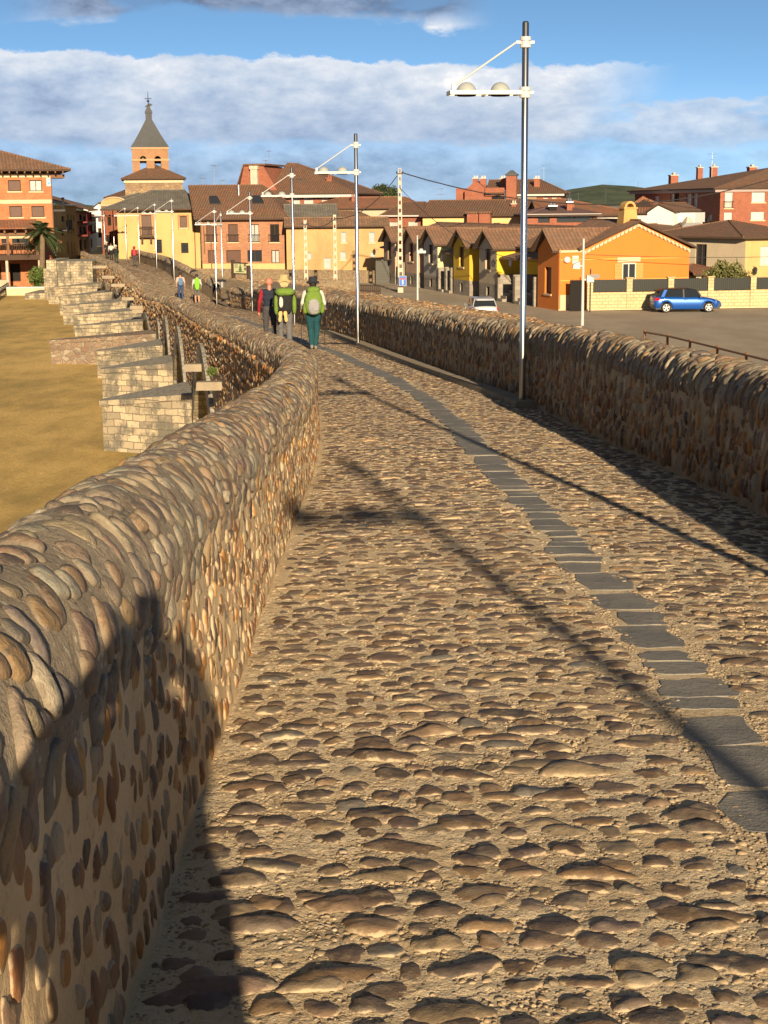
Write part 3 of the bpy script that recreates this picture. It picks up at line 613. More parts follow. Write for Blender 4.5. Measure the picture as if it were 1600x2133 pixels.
def tiles(c1, c2, lich=(.20, .17, .11), pu=.26, pv=.38, relief=.06):
    def f(t, b):
        uv = co(t, 'UV'); s_ = t.nodes.new('ShaderNodeSeparateXYZ'); t.links.new(uv, s_.inputs[0]); U, V = S(t, s_.outputs[0]), S(t, s_.outputs[1])
        w = ((U / pu)._m('FRACT') - .5).abs() * 2; r = (V / pv)._m('FRACT'); o = co(t)
        ci = t.nodes.new('ShaderNodeCombineXYZ'); t.links.new((U / pu)._m('FLOOR').v, ci.inputs[0]); t.links.new((V / pv)._m('FLOOR').v, ci.inputs[1])
        wn = t.nodes.new('ShaderNodeTexWhiteNoise'); wn.noise_dimensions = '2D'; t.links.new(ci.outputs[0], wn.inputs['Vector'])
        n = noise(t, o, .7, 6, .7); n2 = noise(t, o, 5, 4, .7); c = mixc(t, S(t, wn.outputs[0]), c1, c2)
        c = mixc(t, n.ss(.42, .66, 0, .65), c, lich); c = mixc(t, n2.ss(.55, .75, 0, .5), c, tuple(x * .45 for x in c1)); c = mixc(t, w.ss(.75, 1.0, 0, .55), c, tuple(x * .3 for x in c1))
        setc(t, b, c); bump(t, b, w * -1.0 + r * .35 + n2 * .2, 1.0, relief); b.inputs['Roughness'].default_value = .88
    return f
def slats(c, p=.05):
    def f(t, b):
        s_ = t.nodes.new('ShaderNodeSeparateXYZ'); t.links.new(co(t, 'UV'), s_.inputs[0]); r = (S(t, s_.outputs[1]) / p)._m('FRACT'); n = noise(t, co(t), 2.5, 3)
        setc(t, b, mixc(t, r.ss(.8, .95, 0, .6).max(n.ss(.4, .7, 0, .25)), c, tuple(x * .5 for x in c))); bump(t, b, r, .6, .01); b.inputs['Roughness'].default_value = .6
    return f
mOr = mat('orange_brick', brickm((.44, .125, .045), (.50, .18, .07), (.42, .26, .16))); mRb = mat('red_brick', brickm((.29, .085, .05), (.35, .12, .065), (.28, .15, .10))); mBb = mat('brown_brick', brickm((.42, .18, .08), (.30, .12, .06)))
mCream = mat('cream_plaster', plaster((.62, .43, .20))); mYel = mat('yellow_plaster', plaster((.56, .39, .165), .5)); mOch = mat('ochre_plaster', plaster((.52, .33, .15), .6))
mWht = mat('white_plaster', plaster((.74, .72, .68), .2)); mOrg = mat('bright_orange_plaster', plaster((.66, .20, .032), .12)); mPale = mat('pale_cream_trim', plaster((.62, .50, .32), .2))
mBYel = mat('bright_yellow_plaster', plaster((.78, .52, .05), .15)); mMus = mat('mustard_plaster', plaster((.62, .40, .04), .15)); mLYel = mat('light_yellow_plaster', plaster((.76, .66, .34), .2)); mPeach = mat('peach_plaster', plaster((.56, .38, .26), .4)); mBei = mat('beige_plaster', plaster((.50, .42, .30), .4)); mGreyB = mat('grey_blue_plaster', plaster((.27, .30, .33), .3))
mOliv = mat('olive_plaster', plaster((.42, .31, .12), .4))
mTil = mat('brown_tiles', tiles((.18, .092, .055), (.235, .125, .075), (.15, .11, .075))); mTilR = mat('red_tiles', tiles((.30, .115, .06), (.36, .17, .09), (.17, .13, .09))); mTilG = mat('grey_tiles', tiles((.17, .155, .13), (.23, .21, .175), (.12, .115, .095), .24)); mTilD = mat('weathered_tiles', tiles((.24, .13, .075), (.32, .19, .11), (.15, .12, .085)))
mTilO = mat('brown_barrel_tiles', tiles((.22, .12, .075), (.30, .17, .105), (.18, .13, .09), .28, .4, .09))
mSlat = mat('slate_sheet', plaster((.085, .09, .095), .4)); mWood = mat('dark_wood', plaster((.075, .045, .03), .3)); mWoodM = mat('brown_wood', plaster((.20, .11, .06), .3)); mShut = mat('brown_shutter', slats((.12, .06, .04))); mShW = mat('white_shutter', slats((.60, .58, .53))); mShB = mat('blue_grey_shutter', slats((.36, .42, .42), .12))
mGls = mat('window_glass', col=(.03, .035, .04), rough=.12, spec=.6); mCur = mat('curtained_glass', col=(.42, .44, .42), rough=.3); mDark = mat('dark_interior', col=(.012, .010, .009), rough=.9); mIron = mat('wrought_iron', col=(.03, .03, .035), rough=.6); mWp = mat('white_paint', plaster((.58, .57, .54), .08)); mStn = mat('grey_stone_plinth', ashlar((.36, .32, .26), (.28, .25, .21), .6, .3, .4, False)); mConc = mat('weathered_concrete', mortar((.50, .44, .34), (.58, .52, .42), (.34, .30, .24), bs=.3)); mGal = mat('galvanised_metal', col=(.52, .53, .54), rough=.35, metal=.9)
mTRb = mat('tower_rubble', rubble(2.2, (1, 1, 1.4), [(0, (.28, .17, .09)), (.4, (.40, .26, .13)), (.7, (.22, .14, .09)), (1, (.45, .33, .18))], (.30, .22, .14), .05, .07))
class Bld:
    def __init__(s, name, label, A, B, z0=GZ, cat='house', group=None, dep=8):
        a = at(A[0], 520, A[1]); b = at(B[0], 520, B[1]); s._set(name, label, a, b, z0, cat, group, dep)
    def _set(s, name, label, a, b, z0, cat, group, dep):
        s.o = Vector((a.x, a.y, z0)); d = Vector((b.x - a.x, b.y - a.y, 0)); s.L = d.length; s.ux = d / s.L; s.uy = Vector((-s.ux.y, s.ux.x, 0)); s.z0 = z0; s.D = dep
        s.root = empty(name, s.o, math.atan2(s.ux.y, s.ux.x), label, cat, group); s.w = MB(); s.wm = []
        return s
    @classmethod
    def xy(c, name, label, a, b, z0=GZ, cat='house', group=None, dep=8):
        s = c.__new__(c); return s._set(name, label, a, b, z0, cat, group, dep)
    def px(s, px, py, off=0.0, side=None):       # pixel -> (u, h) on the front plane (side: the plane x = side)
        r = Vector(ray(px, py)); e = Vector((0, 0, EYE)); n = s.uy if side is None else s.ux; p0 = s.o + (s.uy * off if side is None else s.ux * side)
        k = (p0 - e).dot(n) / r.dot(n); p = e + r * k - s.o; return (p.dot(s.ux) if side is None else p.dot(s.uy), p.z)
    def h(s, px, py, off=0.0): return s.px(px, py, off)[1]
    def loc(s, px, py, off):                     # pixel -> local point on the plane y = off
        u, h = s.px(px, py, off); return (u, off, h)
    def mi(s, m):
        if m not in s.wm: s.wm.append(m)
        return s.wm.index(m)
    def panel(s, o, ux, L, H, m, holes=(), rec=.16, z=0):
        mi = s.mi(m); n = (ux[1], -ux[0]); P = lambda u, v, d=0: (o[0] + ux[0] * u - n[0] * d, o[1] + ux[1] * u - n[1] * d, z + v)
        us = sorted({0, L, *[x for h in holes for x in (h[0], h[2])]}); vs = sorted({0, H, *[x for h in holes for x in (h[1], h[3])]})
        us = [u for u in us if 0 <= u <= L]; vs = [v for v in vs if 0 <= v <= H]
        for a, b in zip(us[:-1], us[1:]):
            for c, d in zip(vs[:-1], vs[1:]):
                cu, cv = (a + b) / 2, (c + d) / 2
                if any(h[0] < cu < h[2] and h[1] < cv < h[3] for h in holes): continue
                s.w.face([P(a, c), P(b, c), P(b, d), P(a, d)], mi)
        for a, c, b, d in holes:
            s.w.face([P(a, c), P(b, c), P(b, c, rec), P(a, c, rec)], mi); s.w.face([P(a, d), P(a, d, rec), P(b, d, rec), P(b, d)], mi)
            s.w.face([P(a, c), P(a, c, rec), P(a, d, rec), P(a, d)], mi); s.w.face([P(b, c), P(b, d), P(b, d, rec), P(b, c, rec)], mi)
    def win(s, o, ux, hole, kind, sill=None, z=0, name='window', rec=.16, rail=False, lintel=None):
        a, c, b, d = hole; n = (ux[1], -ux[0]); P = lambda u, v, dd: (o[0] + ux[0] * u - n[0] * dd, o[1] + ux[1] * u - n[1] * dd, z + v)
        def slab(mb, u0, v0, u1, v1, d0, d1, mi=0): mb.hull([P(u0, v0, d1), P(u1, v0, d1), P(u1, v0, d0), P(u0, v0, d0)], [P(u0, v1, d1), P(u1, v1, d1), P(u1, v1, d0), P(u0, v1, d0)], mi)
        fm = {'white': mWp, 'shut': mWood, 'glass': mWood, 'open': mWood, 'door': mWoodM, 'grille': mWood, 'curtain': mWood, 'blue': mShB, 'greydoor': mShB, 'dark': mWood}[kind]
        f = MB(); t = .06; e = .004
        slab(f, a + e, c + e, a + t, d - e, rec - .05, rec + .02); slab(f, b - t, c + e, b - e, d - e, rec - .05, rec + .02); slab(f, a + t, d - t, b - t, d - e, rec - .05, rec + .02); slab(f, a + t, c + e, b - t, c + t, rec - .05, rec + .02)
        if kind in ('glass', 'curtain', 'open'): slab(f, (a + b) / 2 - .025, c + t, (a + b) / 2 + .025, d - t, rec - .045, rec + .015)
        w = f.build(name, fm, s.root); g = MB(); slab(g, a + .01, c + .01, b - .01, d - .01, rec + .022, rec + .06)
        g.build({'white': 'roller_shutter', 'shut': 'roller_shutter', 'door': 'door_leaf', 'greydoor': 'door_leaf', 'blue': 'shutter'}.get(kind, 'pane'), {'white': mShW, 'shut': mShut, 'glass': mGls, 'open': mDark, 'door': mWoodM, 'grille': mGls, 'curtain': mCur, 'blue': mShB, 'greydoor': mShB, 'dark': mDark}[kind], w)
        if kind == 'grille':
            g = MB(); k = a + .08
            while k < b - .05: g.tube(P(k, c, -.02), P(k, d, -.02), .012, n=4); k += .14
            k = c + .1
            while k < d: g.tube(P(a, k, -.02), P(b, k, -.02), .012, n=4); k += .3
            g.build('grille', mIron, w)
        if sill: g = MB(); slab(g, a - .1, c - .12, b + .1, c - .004, -.07, .10); g.build('sill', sill, w)
        if lintel: g = MB(); slab(g, a - .15, d + .003, b + .15, d + .28, -.03, .06); g.build('lintel', lintel, w)
        if rail:
            g = MB(); k = a - .12; top = c + min(.95, (d - c) * .42)
            while k < b + .13: g.tube(P(k, c + .03, -.17), P(k, top, -.17), .013, n=4); k += .13
            for v in (c + .04, top): g.tube(P(a - .14, v, -.17), P(b + .14, v, -.17), .022, n=4)
            for q in (a - .13, b + .13): g.tube(P(q, top, -.17), P(q, top, .02), .016, n=4)
            g.build('railing', mIron, w)
        return w
    def front(s, H, m, wins, z=0, base=None):    # wins: (kind, x0,y0,x1,y1, opts) in the photograph's pixels
        hs = []
        for w in wins:
            a = s.px(w[1], w[2]); b = s.px(w[3], w[4]); hs.append((max(.05, min(a[0], b[0])), max(.02, min(a[1], b[1]) - z), min(s.L - .05, max(a[0], b[0])), min(H - .03, max(a[1], b[1]) - z)))
        s.panel((0, 0), (1, 0), s.L, H, m, hs, z=z)
        for w, h in zip(wins, hs): s.win((0, 0), (1, 0), h, w[0], z=z, **(w[5] if len(w) > 5 else {}))
        return hs
    def rest(s, H, m, z=0, ms=None):
        s.panel((s.L, 0), (0, 1), s.D, H, ms or m, z=z); s.panel((0, s.D), (0, -1), s.D, H, ms or m, z=z); s.panel((s.L, s.D), (-1, 0), s.L, H, m, z=z)
    def tri(s, pts, m): s.w.face(pts, s.mi(m))
    def walls(s): return s.w.build('wall', s.wm, s.root)
    def roof(s, e, r, m, fascia=mWood, th=.14, over=0, name='roof', gable=False, parent=None):   # e: four eave corners, r: two ridge ends
        e = [Vector(p) for p in e]; r = [Vector(p) for p in r]; mb = MB(); up = Vector((0, 0, th))
        fs = [[e[0], e[1], r[1], r[0]], [e[2], e[3], r[0], r[1]]]
        if (r[0] - r[1]).length < .02: fs = [[e[0], e[1], r[0]], [e[2], e[3], r[0]]]
        if gable: pass
        fs += [[e[1], e[2], r[1]], [e[3], e[0], r[0]]] if not gable else []
        for f in fs: mb.face([p + up for p in f], 0)
        for i in range(4):
            j = (i + 1) % 4
            if gable and i in (1, 3):
                q = r[1] if i == 1 else r[0]; mb.face([e[i], q, q + up, e[i] + up], 1); mb.face([q, e[j], e[j] + up, q + up], 1)
            else: mb.face([e[i], e[j], e[j] + up, e[i] + up], 1)
        for f in fs: mb.face([p for p in reversed(f)], 1)
        # ridge and hip tiles
        if (r[0] - r[1]).length > .1: mb.tube(r[0] + up, r[1] + up, .09, n=6, mi=0)
        if not gable:
            for a, b in ((e[0], r[0]), (e[3], r[0]), (e[1], r[-1]), (e[2], r[-1])): mb.tube(a + up, b + up, .08, n=5, mi=0)
        return mb.build(name, [m, fascia], parent or s.root)
    def chimney(s, x, y, z0, w, h, m=mRb, cap=mWp, parent=None):
        g = MB(); g.box(x - w / 2, y - w / 2, z0, x + w / 2, y + w / 2, z0 + h, 0); g.box(x - w / 2 - .07, y - w / 2 - .07, z0 + h, x + w / 2 + .07, y + w / 2 + .07, z0 + h + .1, 1)
        for k in (-1, 1): g.tube((x + k * w * .22, y, z0 + h + .1), (x + k * w * .22, y, z0 + h + .38), w * .17, n=8, mi=1)
        g.build('chimney', [m, cap], parent or s.root)
    def antenna(s, x, y, z0, h):
        g = MB(); g.tube((x, y, z0), (x, y, z0 + h), .025, n=5); 
        for k in range(5): g.tube((x - .28 + .02 * k, y - .45 + .22 * k, z0 + h - .15), (x + .28 - .02 * k, y - .45 + .22 * k, z0 + h - .15), .012, n=4)
        g.tube((x, y - .55, z0 + h - .15), (x, y + .55, z0 + h - .15), .014, n=4); g.tube((x - .5, y, z0 + h - .75), (x + .4, y, z0 + h - .75), .012, n=4); g.build('antenna', mGal, s.root)
SI = dict(sill=mPale)
# ---- three-storey orange brick inn by the field, with terrace
b = Bld('brick_inn', 'three-storey orange brick inn with cream bands and wide tiled roof at left edge', (-150, 129.3), (113, 132), cat='inn', dep=11)
H = b.h(60, 362)
b.front(H, mOr, [('shut', 16, 375, 44, 398, SI), ('curtain', 61, 375, 88, 398, SI), ('shut', 19, 429, 47, 452, SI), ('shut', 65, 429, 93, 452, SI), ('shut', -60, 375, -32, 398, SI), ('shut', -58, 429, -30, 452, SI),
    ('glass', 2, 484, 16, 516), ('glass', 24, 484, 62, 516), ('open', -60, 484, -10, 516), ('dark', 20, 549, 44, 586), ('dark', -40, 549, 4, 590)]); b.rest(H, mOr)
b.walls(); g = MB()
for y0, y1 in ((362.5, 369.5), (416, 424)): g.box(-.02, -.035, b.h(60, y1), b.L + .035, .0, b.h(60, y0))
g.build('cream_band', mPale, b.root)
ez = b.h(60, 357); rid = (b.px(-60, 300, 5.5)[0], 5.5, b.h(-60, 296, 5.5))
rt = b.roof([(-1.2, -1.3, ez), (b.px(147, 357, -1.0)[0], -1.3, ez), (b.px(147, 357, -1.0)[0], b.D + 1.2, ez), (-1.2, b.D + 1.2, ez)], [(2, 5.5, rid[2]), (b.L - 7.2, 5.5, rid[2])], mTilO)
g = MB(); k = 0.
while k < b.L + 1: g.box(k, -1.25, ez - .16, k + .10, .05, ez - .01); k += .62
g.build('rafters', mWoodM, b.root)
g = MB(); g.box(b.L, -.2, ez - .55, b.L + 1.15, 3, ez - .25); g.build('side_eave', mWoodM, b.root)
g = MB(); g.tube((b.L + .02, -.08, .5), (b.L + .02, -.08, ez), .05, n=6); g.build('downpipe', mWoodM, b.root)
g = MB(); x1, z1 = b.px(118, 415); g.box(b.L, .4, z1 - 1.0, b.L + 1.1, 3.6, z1 - .85); 
for k in range(12): g.tube((b.L + 1.05, .45 + .28 * k, z1 - .85), (b.L + 1.05, .45 + .28 * k, z1 + .1), .02, n=4)
g.box(b.L + 1.0, .4, z1 + .1, b.L + 1.1, 3.6, z1 + .16); g.build('side_balcony', [mIron], b.root)
# blue and white shield plate
u0, v1 = b.px(96, 370); u1, v0 = b.px(107, 388); g = MB(); g.box(u0, -.10, v0, u1, -.02, v1, 0); cxu = (u0 + u1) / 2; w_ = (u1 - u0)
g.prism([(cxu - w_ * .34, v1 - .1), (cxu - w_ * .34, v0 + .26), (cxu, v0 + .08), (cxu + w_ * .34, v0 + .26), (cxu + w_ * .34, v1 - .1)], 'y', -.112, -.10, 1)
for k in (-1, 1): g.box(cxu + k * w_ * .12 - .028, -.122, v0 + .34, cxu + k * w_ * .12 + .028, -.112, v1 - .17, 0)
g.box(cxu - w_ * .12, -.122, v0 + .45, cxu + w_ * .12, -.1125, v0 + .50, 0)
so_ = g.build('wall_sign', [mWp, mat('sky_blue_paint', col=(.05, .35, .68), rough=.4)], b.root)
# terrace: tiled canopy, pergola, deck, posts
tz = b.h(60, 531, -4.2); tb = b.h(60, 541, -4.2); xr = b.px(84, 535, -4.2)[0]
g = MB(); g.box(-1, -4.2, tb, xr, -.02, tz); g.build('terrace_slab', mWood, b.root)
cz0, cz1 = b.h(40, 477, -3.2), b.h(40, 457, 0)
g = MB(); xr2 = b.px(80, 470, -3)[0]; g.hull([(-1, -3.0, cz0), (xr2, -3.0, cz0), (xr2, -.02, cz1 - .1), (-1, -.02, cz1 - .1)], [(-1, -3.0, cz0 + .1), (xr2, -3.0, cz0 + .1), (xr2, -.02, cz1), (-1, -.02, cz1)]); g.build('terrace_roof', mTilR, b.root)
g = MB(); k = b.px(-60, 480, -4)[0]
while k < xr: g.box(k, -4.3, cz0 - .3, k + .12, -2.6, cz0 - .1); k += .85
g.box(-1, -4.0, cz0 - .5, xr, -3.85, cz0 - .3)
for px_ in (-50, 13, 74): u = b.px(px_, 500, -3.9)[0]; g.box(u, -4.0, tz, u + .2, -3.8, cz0 - .3)
g.build('pergola', mWoodM, b.root)
g = MB(); g.box(-1, -3.8, cz0 - .75, xr - .5, -3.78, cz0 - .5); g.build('canvas_valance', mat('sand_canvas', col=(.55, .42, .27)), b.root)
g = MB()
for k in range(int(xr / .14)): g.tube((k * .14, -4.12, tz), (k * .14, -4.12, tz + .95), .012, n=4)
g.box(-1, -4.15, tz + .92, xr, -4.09, tz + .98); g.build('terrace_railing', mWoodM, b.root)
for px_ in (-45, 15, 83): u = b.px(px_, 560, -4)[0]; g = MB(); g.tube((u, -3.9, 0), (u, -3.9, tb), .13, .12, n=12); g.build('terrace_post', mConc, b.root)
g = MB(); g.box(-1, -1.0, 0, xr - 2.6, -.05, 1.0, 0); g.box(-1, -.95, 1.0, xr - 3.4, -.3, 1.25, 1); g.build('plinth_wall', [mBei, mRb], b.root)
for k, px_ in enumerate((34, 52, 66)):
    u = b.px(px_, 520, -3)[0]; t = empty('terrace_table', b.root.matrix_world @ Vector((0, 0, 0)), 0); t.location = b.o + b.ux * u + b.uy * -3.2 + Vector((0, 0, tz)); tag(t, ['round dark table on the inn terrace, nearest the wooden post', 'round dark table in the middle of the inn terrace', 'round dark table at the right end of the inn terrace'][k], 'table', 'tables on the inn terrace')
    g = MB(); g.lathe([(0, .72), (.38, .72), (.38, .75), (0, .75)], n=14); g.build('tabletop', mWoodM, t); g = MB(); g.tube((0, 0, 0), (0, 0, .72), .03); g.lathe([(.25, 0), (.22, .03), (0, .04)], n=10); g.build('table_base', mIron, t)
    for q in (-1, 1):
        c = empty('terrace_chair', t.location + Vector((q * .6, .15 * q, 0)), -q * 1.2); tag(c, 'thin metal chair on the inn terrace, %s of the %s round table' % ('left' if q < 0 else 'right', ('leftmost', 'middle', 'rightmost')[k]), 'chair', 'chairs on the inn terrace')
        g = MB(); g.box(-.2, -.2, .43, .2, .2, .46); g.build('seat', mIron, c)
        g = MB(); g.path([(-.2, .2, .46), (-.18, .24, .85), (.18, .24, .85), (.2, .2, .46)], .014, 5); g.box(-.17, .22, .6, .17, .24, .8); g.build('backrest', mIron, c)
        for a_, b_ in ((-1, -1), (1, -1), (-1, 1), (1, 1)): g = MB(); g.tube((a_ * .18, b_ * .18, .44), (a_ * .21, b_ * .21, 0), .013, n=5); g.build('leg', mIron, c)
# low wall along the far side of the field
m = MB(); a = on(10, 612, GZ); m.box(a.x - 40, 124.5, GZ, at(112, 600, 124.5).x, 124.9, GZ + .55, 0); m.box(a.x - 40, 124.42, GZ + .552, at(112, 600, 124.5).x, 124.98, GZ + .68, 1)
tag(m.build('low_wall', [mPale, mWp]), 'low white wall running between the field and the brick inn', 'wall')
# yellow annex right of the inn, behind the palm
b = Bld('yellow_annex', 'small cream house behind the palm, wedged between brick inn and bridge end', (88, 134.5), (119, 135), cat='house', dep=7)
H = b.h(100, 508); b.front(H, mCream, [('shut', 103, 548, 117, 572, SI)]); b.rest(H, mCream); b.walls()
b.roof([(-.3, -.5, H), (b.L + .3, -.5, H), (b.L + .3, b.D, H), (-.3, b.D, H)], [(1, 3.5, H + .9), (b.L - 1, 3.5, H + .9)], mTil)
g = MB(); z = b.h(100, 535); g.box(.2, -.35, z - .2, b.L, -.01, z); g.build('ledge', mWood, b.root)
# ---- street running off between the houses
b = Bld('ochre_street_house', 'narrow ochre house with tall windows on the left of the street, beside the brick inn', (122, 146), (163, 170), z0=-4.5, cat='house', dep=7)
z_ = lambda px_, py: b.px(px_, py)[1]
def swin(x0, x1, y0, y1, k='dark', **o_): return (k, x0, y0, x1, y1, o_)
H = b.h(124, 428)
b.front(H, mOliv, [swin(140, 144, 446, 459), swin(147, 150, 447, 459), swin(152, 155, 448, 460), swin(140, 144, 474, 486), swin(147, 150, 474, 486), swin(152, 155, 475, 486), swin(128, 134, 450, 462, 'glass'), swin(128, 134, 478, 490, 'glass'), swin(140, 144, 504, 528), swin(148, 151, 504, 528), swin(154, 157, 504, 527)]); b.rest(H, mCream); b.walls()
b.roof([(-1.0, -.9, H), (b.L, -.9, H), (b.L, b.D, H), (-1.0, b.D, H)], [(0, 3.5, H + 1.2), (b.L, 3.5, H + 1.2)], mTil, mWp, gable=True)
for dx in (.3, 1.2, 2.0):
    g = MB(); g.box(dx * 3, -.8, H * .62, dx * 3 + 1.9, -.01, H * .62 + .12); 
    for k in range(9): g.tube((dx * 3 + .05 + .22 * k, -.76, H * .62 + .12), (dx * 3 + .05 + .22 * k, -.76, H * .62 + 1.0), .018, n=4)
    g.build('balcony', mIron, b.root)
b = Bld('balcony_street_house', 'dark street house with white balcony slabs and red doors, beyond the ochre house', (163, 170), (187, 200), z0=-4.5, cat='house', dep=7)
H = b.h(163, 440)
b.front(H, mBei, [swin(165, 170, 448, 458), swin(173, 177, 450, 460), swin(165, 170, 473, 486), swin(173, 178, 474, 486), swin(165, 171, 500, 520), swin(175, 180, 500, 518)]); b.rest(H, mBei); b.walls()
b.roof([(-1, -1.3, H), (b.L, -1.3, H), (b.L, b.D, H), (-1, b.D, H)], [(0, 3.5, H + 1.2), (b.L, 3.5, H + 1.2)], mTil, mWp, gable=True)
for zz_ in (b.h(163, 461), b.h(163, 489)):
    g = MB(); g.box(0, -1.1, zz_ - .15, b.L * .8, -.01, zz_); 
    for k in range(40): g.tube((.1 + k * .35, -1.05, zz_), (.1 + k * .35, -1.05, zz_ + .95), .025, n=4)
    g.box(0, -1.1, zz_ + .93, b.L * .8, -1.0, zz_ + .99); g.build('balcony', [mat('dark_red_paint', col=(.18, .03, .03)), mWp], b.root)
b = Bld('far_street_house', 'timber-dark house with an awning at the end of the narrow street', (187, 200), (203, 235), z0=-4.5, cat='house', dep=7)
H = b.h(187, 455); b.front(H, mBei, [swin(189, 193, 470, 484), swin(196, 199, 470, 484), swin(189, 193, 498, 515)]); b.rest(H, mBei); b.walls(); b.roof([(-.5, -.8, H), (b.L, -.8, H), (b.L, b.D, H), (-.5, b.D, H)], [(0, 3.5, H + 1), (b.L, 3.5, H + 1)], mTil, mWp, gable=True)
b = Bld('white_gabled_house', 'plain white gabled house closing the far end of the street', (186, 245), (216, 245), z0=-4.5, cat='house', dep=10)
H = b.h(200, 443); b.front(H, mWht, [('dark', 204, 475, 212, 495), ('shut', 204, 450, 211, 462)]); b.rest(H, mWht); p = b.loc(206, 424, 0); b.tri([(0, 0, H), (b.L, 0, H), (b.L, 0, p[2] - .2), p], mWht); b.walls()
b.roof([(b.L + .2, -.3, p[2] - .25), (b.L + .2, b.D, p[2] - .25), (-.4, b.D, H - .05), (-.4, -.3, H - .05)], [(p[0], -.3, p[2] + .02), (p[0], b.D, p[2] + .02)], mTil, gable=True)
b = Bld('curved_gable_house', 'red brick house with a curved cream gable between the street and the church', (214, 178), (262, 176), z0=-4.5, cat='house', dep=9)
H = b.h(240, 424); b.front(H, mRb, [('dark', 222, 452, 232, 470), ('shut', 238, 452, 246, 470), ('open', 219, 490, 232, 525)]); b.rest(H, mRb)
c_ = b.px(238, 424)[0]; r_ = 1.9; hh = b.h(238, 411) - H
b.tri([(c_ - r_, -.02, H)] + [(c_ - r_ * math.cos(k * math.pi / 12), -.02, H + hh * math.sin(k * math.pi / 12)) for k in range(1, 12)] + [(c_ + r_, -.02, H)], mCream); b.walls()
g = MB(); g.box(-.1, -.12, H - .28, b.L + .1, -.003, H - .02); g.path([(c_ - r_ * math.cos(k * math.pi / 12), -.05, H + hh * math.sin(k * math.pi / 12)) for k in range(13)], .09); g.build('cornice', mPale, b.root)
b.roof([(-.3, .1, H), (b.L + .3, .1, H), (b.L + .3, b.D, H), (-.3, b.D, H)], [(2, 4, H + 1.0), (b.L - 1, 4, H + 1.0)], mTilG)
# ---- church
tc_ = at(313, 330, 200); T = empty('church', (tc_.x, 200, -4.5), math.radians(8.7), 'stone and brick church with a square belfry tower and slate spire', 'church')
def cz(py, d=200): return at(313, py, d).z + 4.5
k_ = 200 / F; hw = 36 * k_; zt = cz(308); zb = cz(372); g = MB(); s_b = Bld.xy('x', '', Vector((0, 0, 0)), Vector((2 * hw, 0, 0)), 0); bpy.data.objects.remove(s_b.root); s_b.root = T
def arch_panel(g, x0, x1, z0, z1, ops, y, fl, dep=.55):   # wall with round-headed openings right through
    xs = sorted({x0, x1, *[q for c, w, a, sp_ in ops for q in (c - w, c + w)]})
    for a, b_ in zip(xs[:-1], xs[1:]):
        op = [o_ for o_ in ops if abs((a + b_) / 2 - o_[0]) < o_[1]]
        if not op: g.box(a, y, z0, b_, y + dep, z1) if fl == 'y' else g.box(y, a, z0, y + dep, b_, z1)
        else:
            c, w, za, sp_ = op[0]; n = 10
            pr_ = lambda pts, mi=0: g.prism(pts, 'y' if fl == 'y' else 'x', y, y + dep, mi)
            pr_([(a, z0), (b_, z0), (b_, za), (a, za)])
            for i in range(n):
                t0, t1 = math.pi * i / n, math.pi * (i + 1) / n; p0 = (c - w * math.cos(t0), sp_ + w * math.sin(t0)); p1 = (c - w * math.cos(t1), sp_ + w * math.sin(t1)); pr_([p0, p1, (p1[0], z1), (p0[0], z1)])
g = MB(); ow = 6.7 * k_; oc = 14.5 * k_; za, zsp = cz(357), cz(333)
ops = [(-oc, ow, za, zsp), (oc, ow, za, zsp)]
arch_panel(g, -hw, hw, zb - 4, zt, ops, -hw, 'y'); arch_panel(g, -hw, hw, zb - 4, zt, ops, hw - .55, 'y'); arch_panel(g, -hw + .552, hw - .552, zb - 4, zt, ops, -hw, 'x'); arch_panel(g, -hw + .552, hw - .552, zb - 4, zt, ops, hw - .55, 'x')
g.build('belfry_wall', mat('tower_brick', brickm((.38, .20, .095), (.30, .15, .07), (.36, .25, .16))), T)
g = MB()
for z in (cz(334), cz(309.5)):
    for s_ in ((-hw - .08, -hw - .08, hw + .08, -hw - .003), (-hw - .08, hw + .003, hw + .08, hw + .08), (-hw - .08, -hw, -hw - .003, hw), (hw + .003, -hw, hw + .08, hw)): g.box(s_[0], s_[1], z - .12, s_[2], s_[3], z + .12)
g.build('string_course', mat('cornice_brick', brickm((.55, .33, .17), (.5, .28, .13))), T)
for k, (x_, d_) in enumerate(((-oc, -1.2), (oc, 1.2))):
    g = MB(); z = zsp + .2; g.lathe([(.05, .55), (.28, .5), (.36, .2), (.42, -.3), (.60, -.62), (.55, -.62), (.3, -.2), (0, .3)], x_, d_, 14, cz=z); g.tube((x_ - ow, d_, z + .6), (x_ + ow, d_, z + .6), .09); g.build('bell', mat('bell_bronze', col=(.05, .05, .04), rough=.5, metal=.6), T)
g = MB(); ez_ = cz(306); ea = 37.5 * k_; lz = cz(249); la = 6.3 * k_; lt = cz(236)
pr = [(ea, ez_ - .12), (ea, ez_), (ea * .84, ez_ + (lz - ez_) * .16), (ea * .595, ez_ + (lz - ez_) * .45), (ea * .36, ez_ + (lz - ez_) * .75), (la, lz), (la, lt), (la * 1.2, lt + .02), (la * 1.2, lt + .16), (.12, lt + .9)]
for (r0, z0_), (r1, z1_) in zip(pr[:-1], pr[1:]):
    for q in range(4):
        c0 = [(-1, -1), (1, -1), (1, 1), (-1, 1)][q]; c1 = [(1, -1), (1, 1), (-1, 1), (-1, -1)][q]
        g.face([(c0[0] * r0, c0[1] * r0, z0_), (c1[0] * r0, c1[1] * r0, z0_), (c1[0] * r1, c1[1] * r1, z1_), (c0[0] * r1, c0[1] * r1, z1_)])
g.face([(-ea, -ea, ez_ - .12), (-ea, ea, ez_ - .12), (ea, ea, ez_ - .12), (ea, -ea, ez_ - .12)]); g.build('spire', mSlat, T)
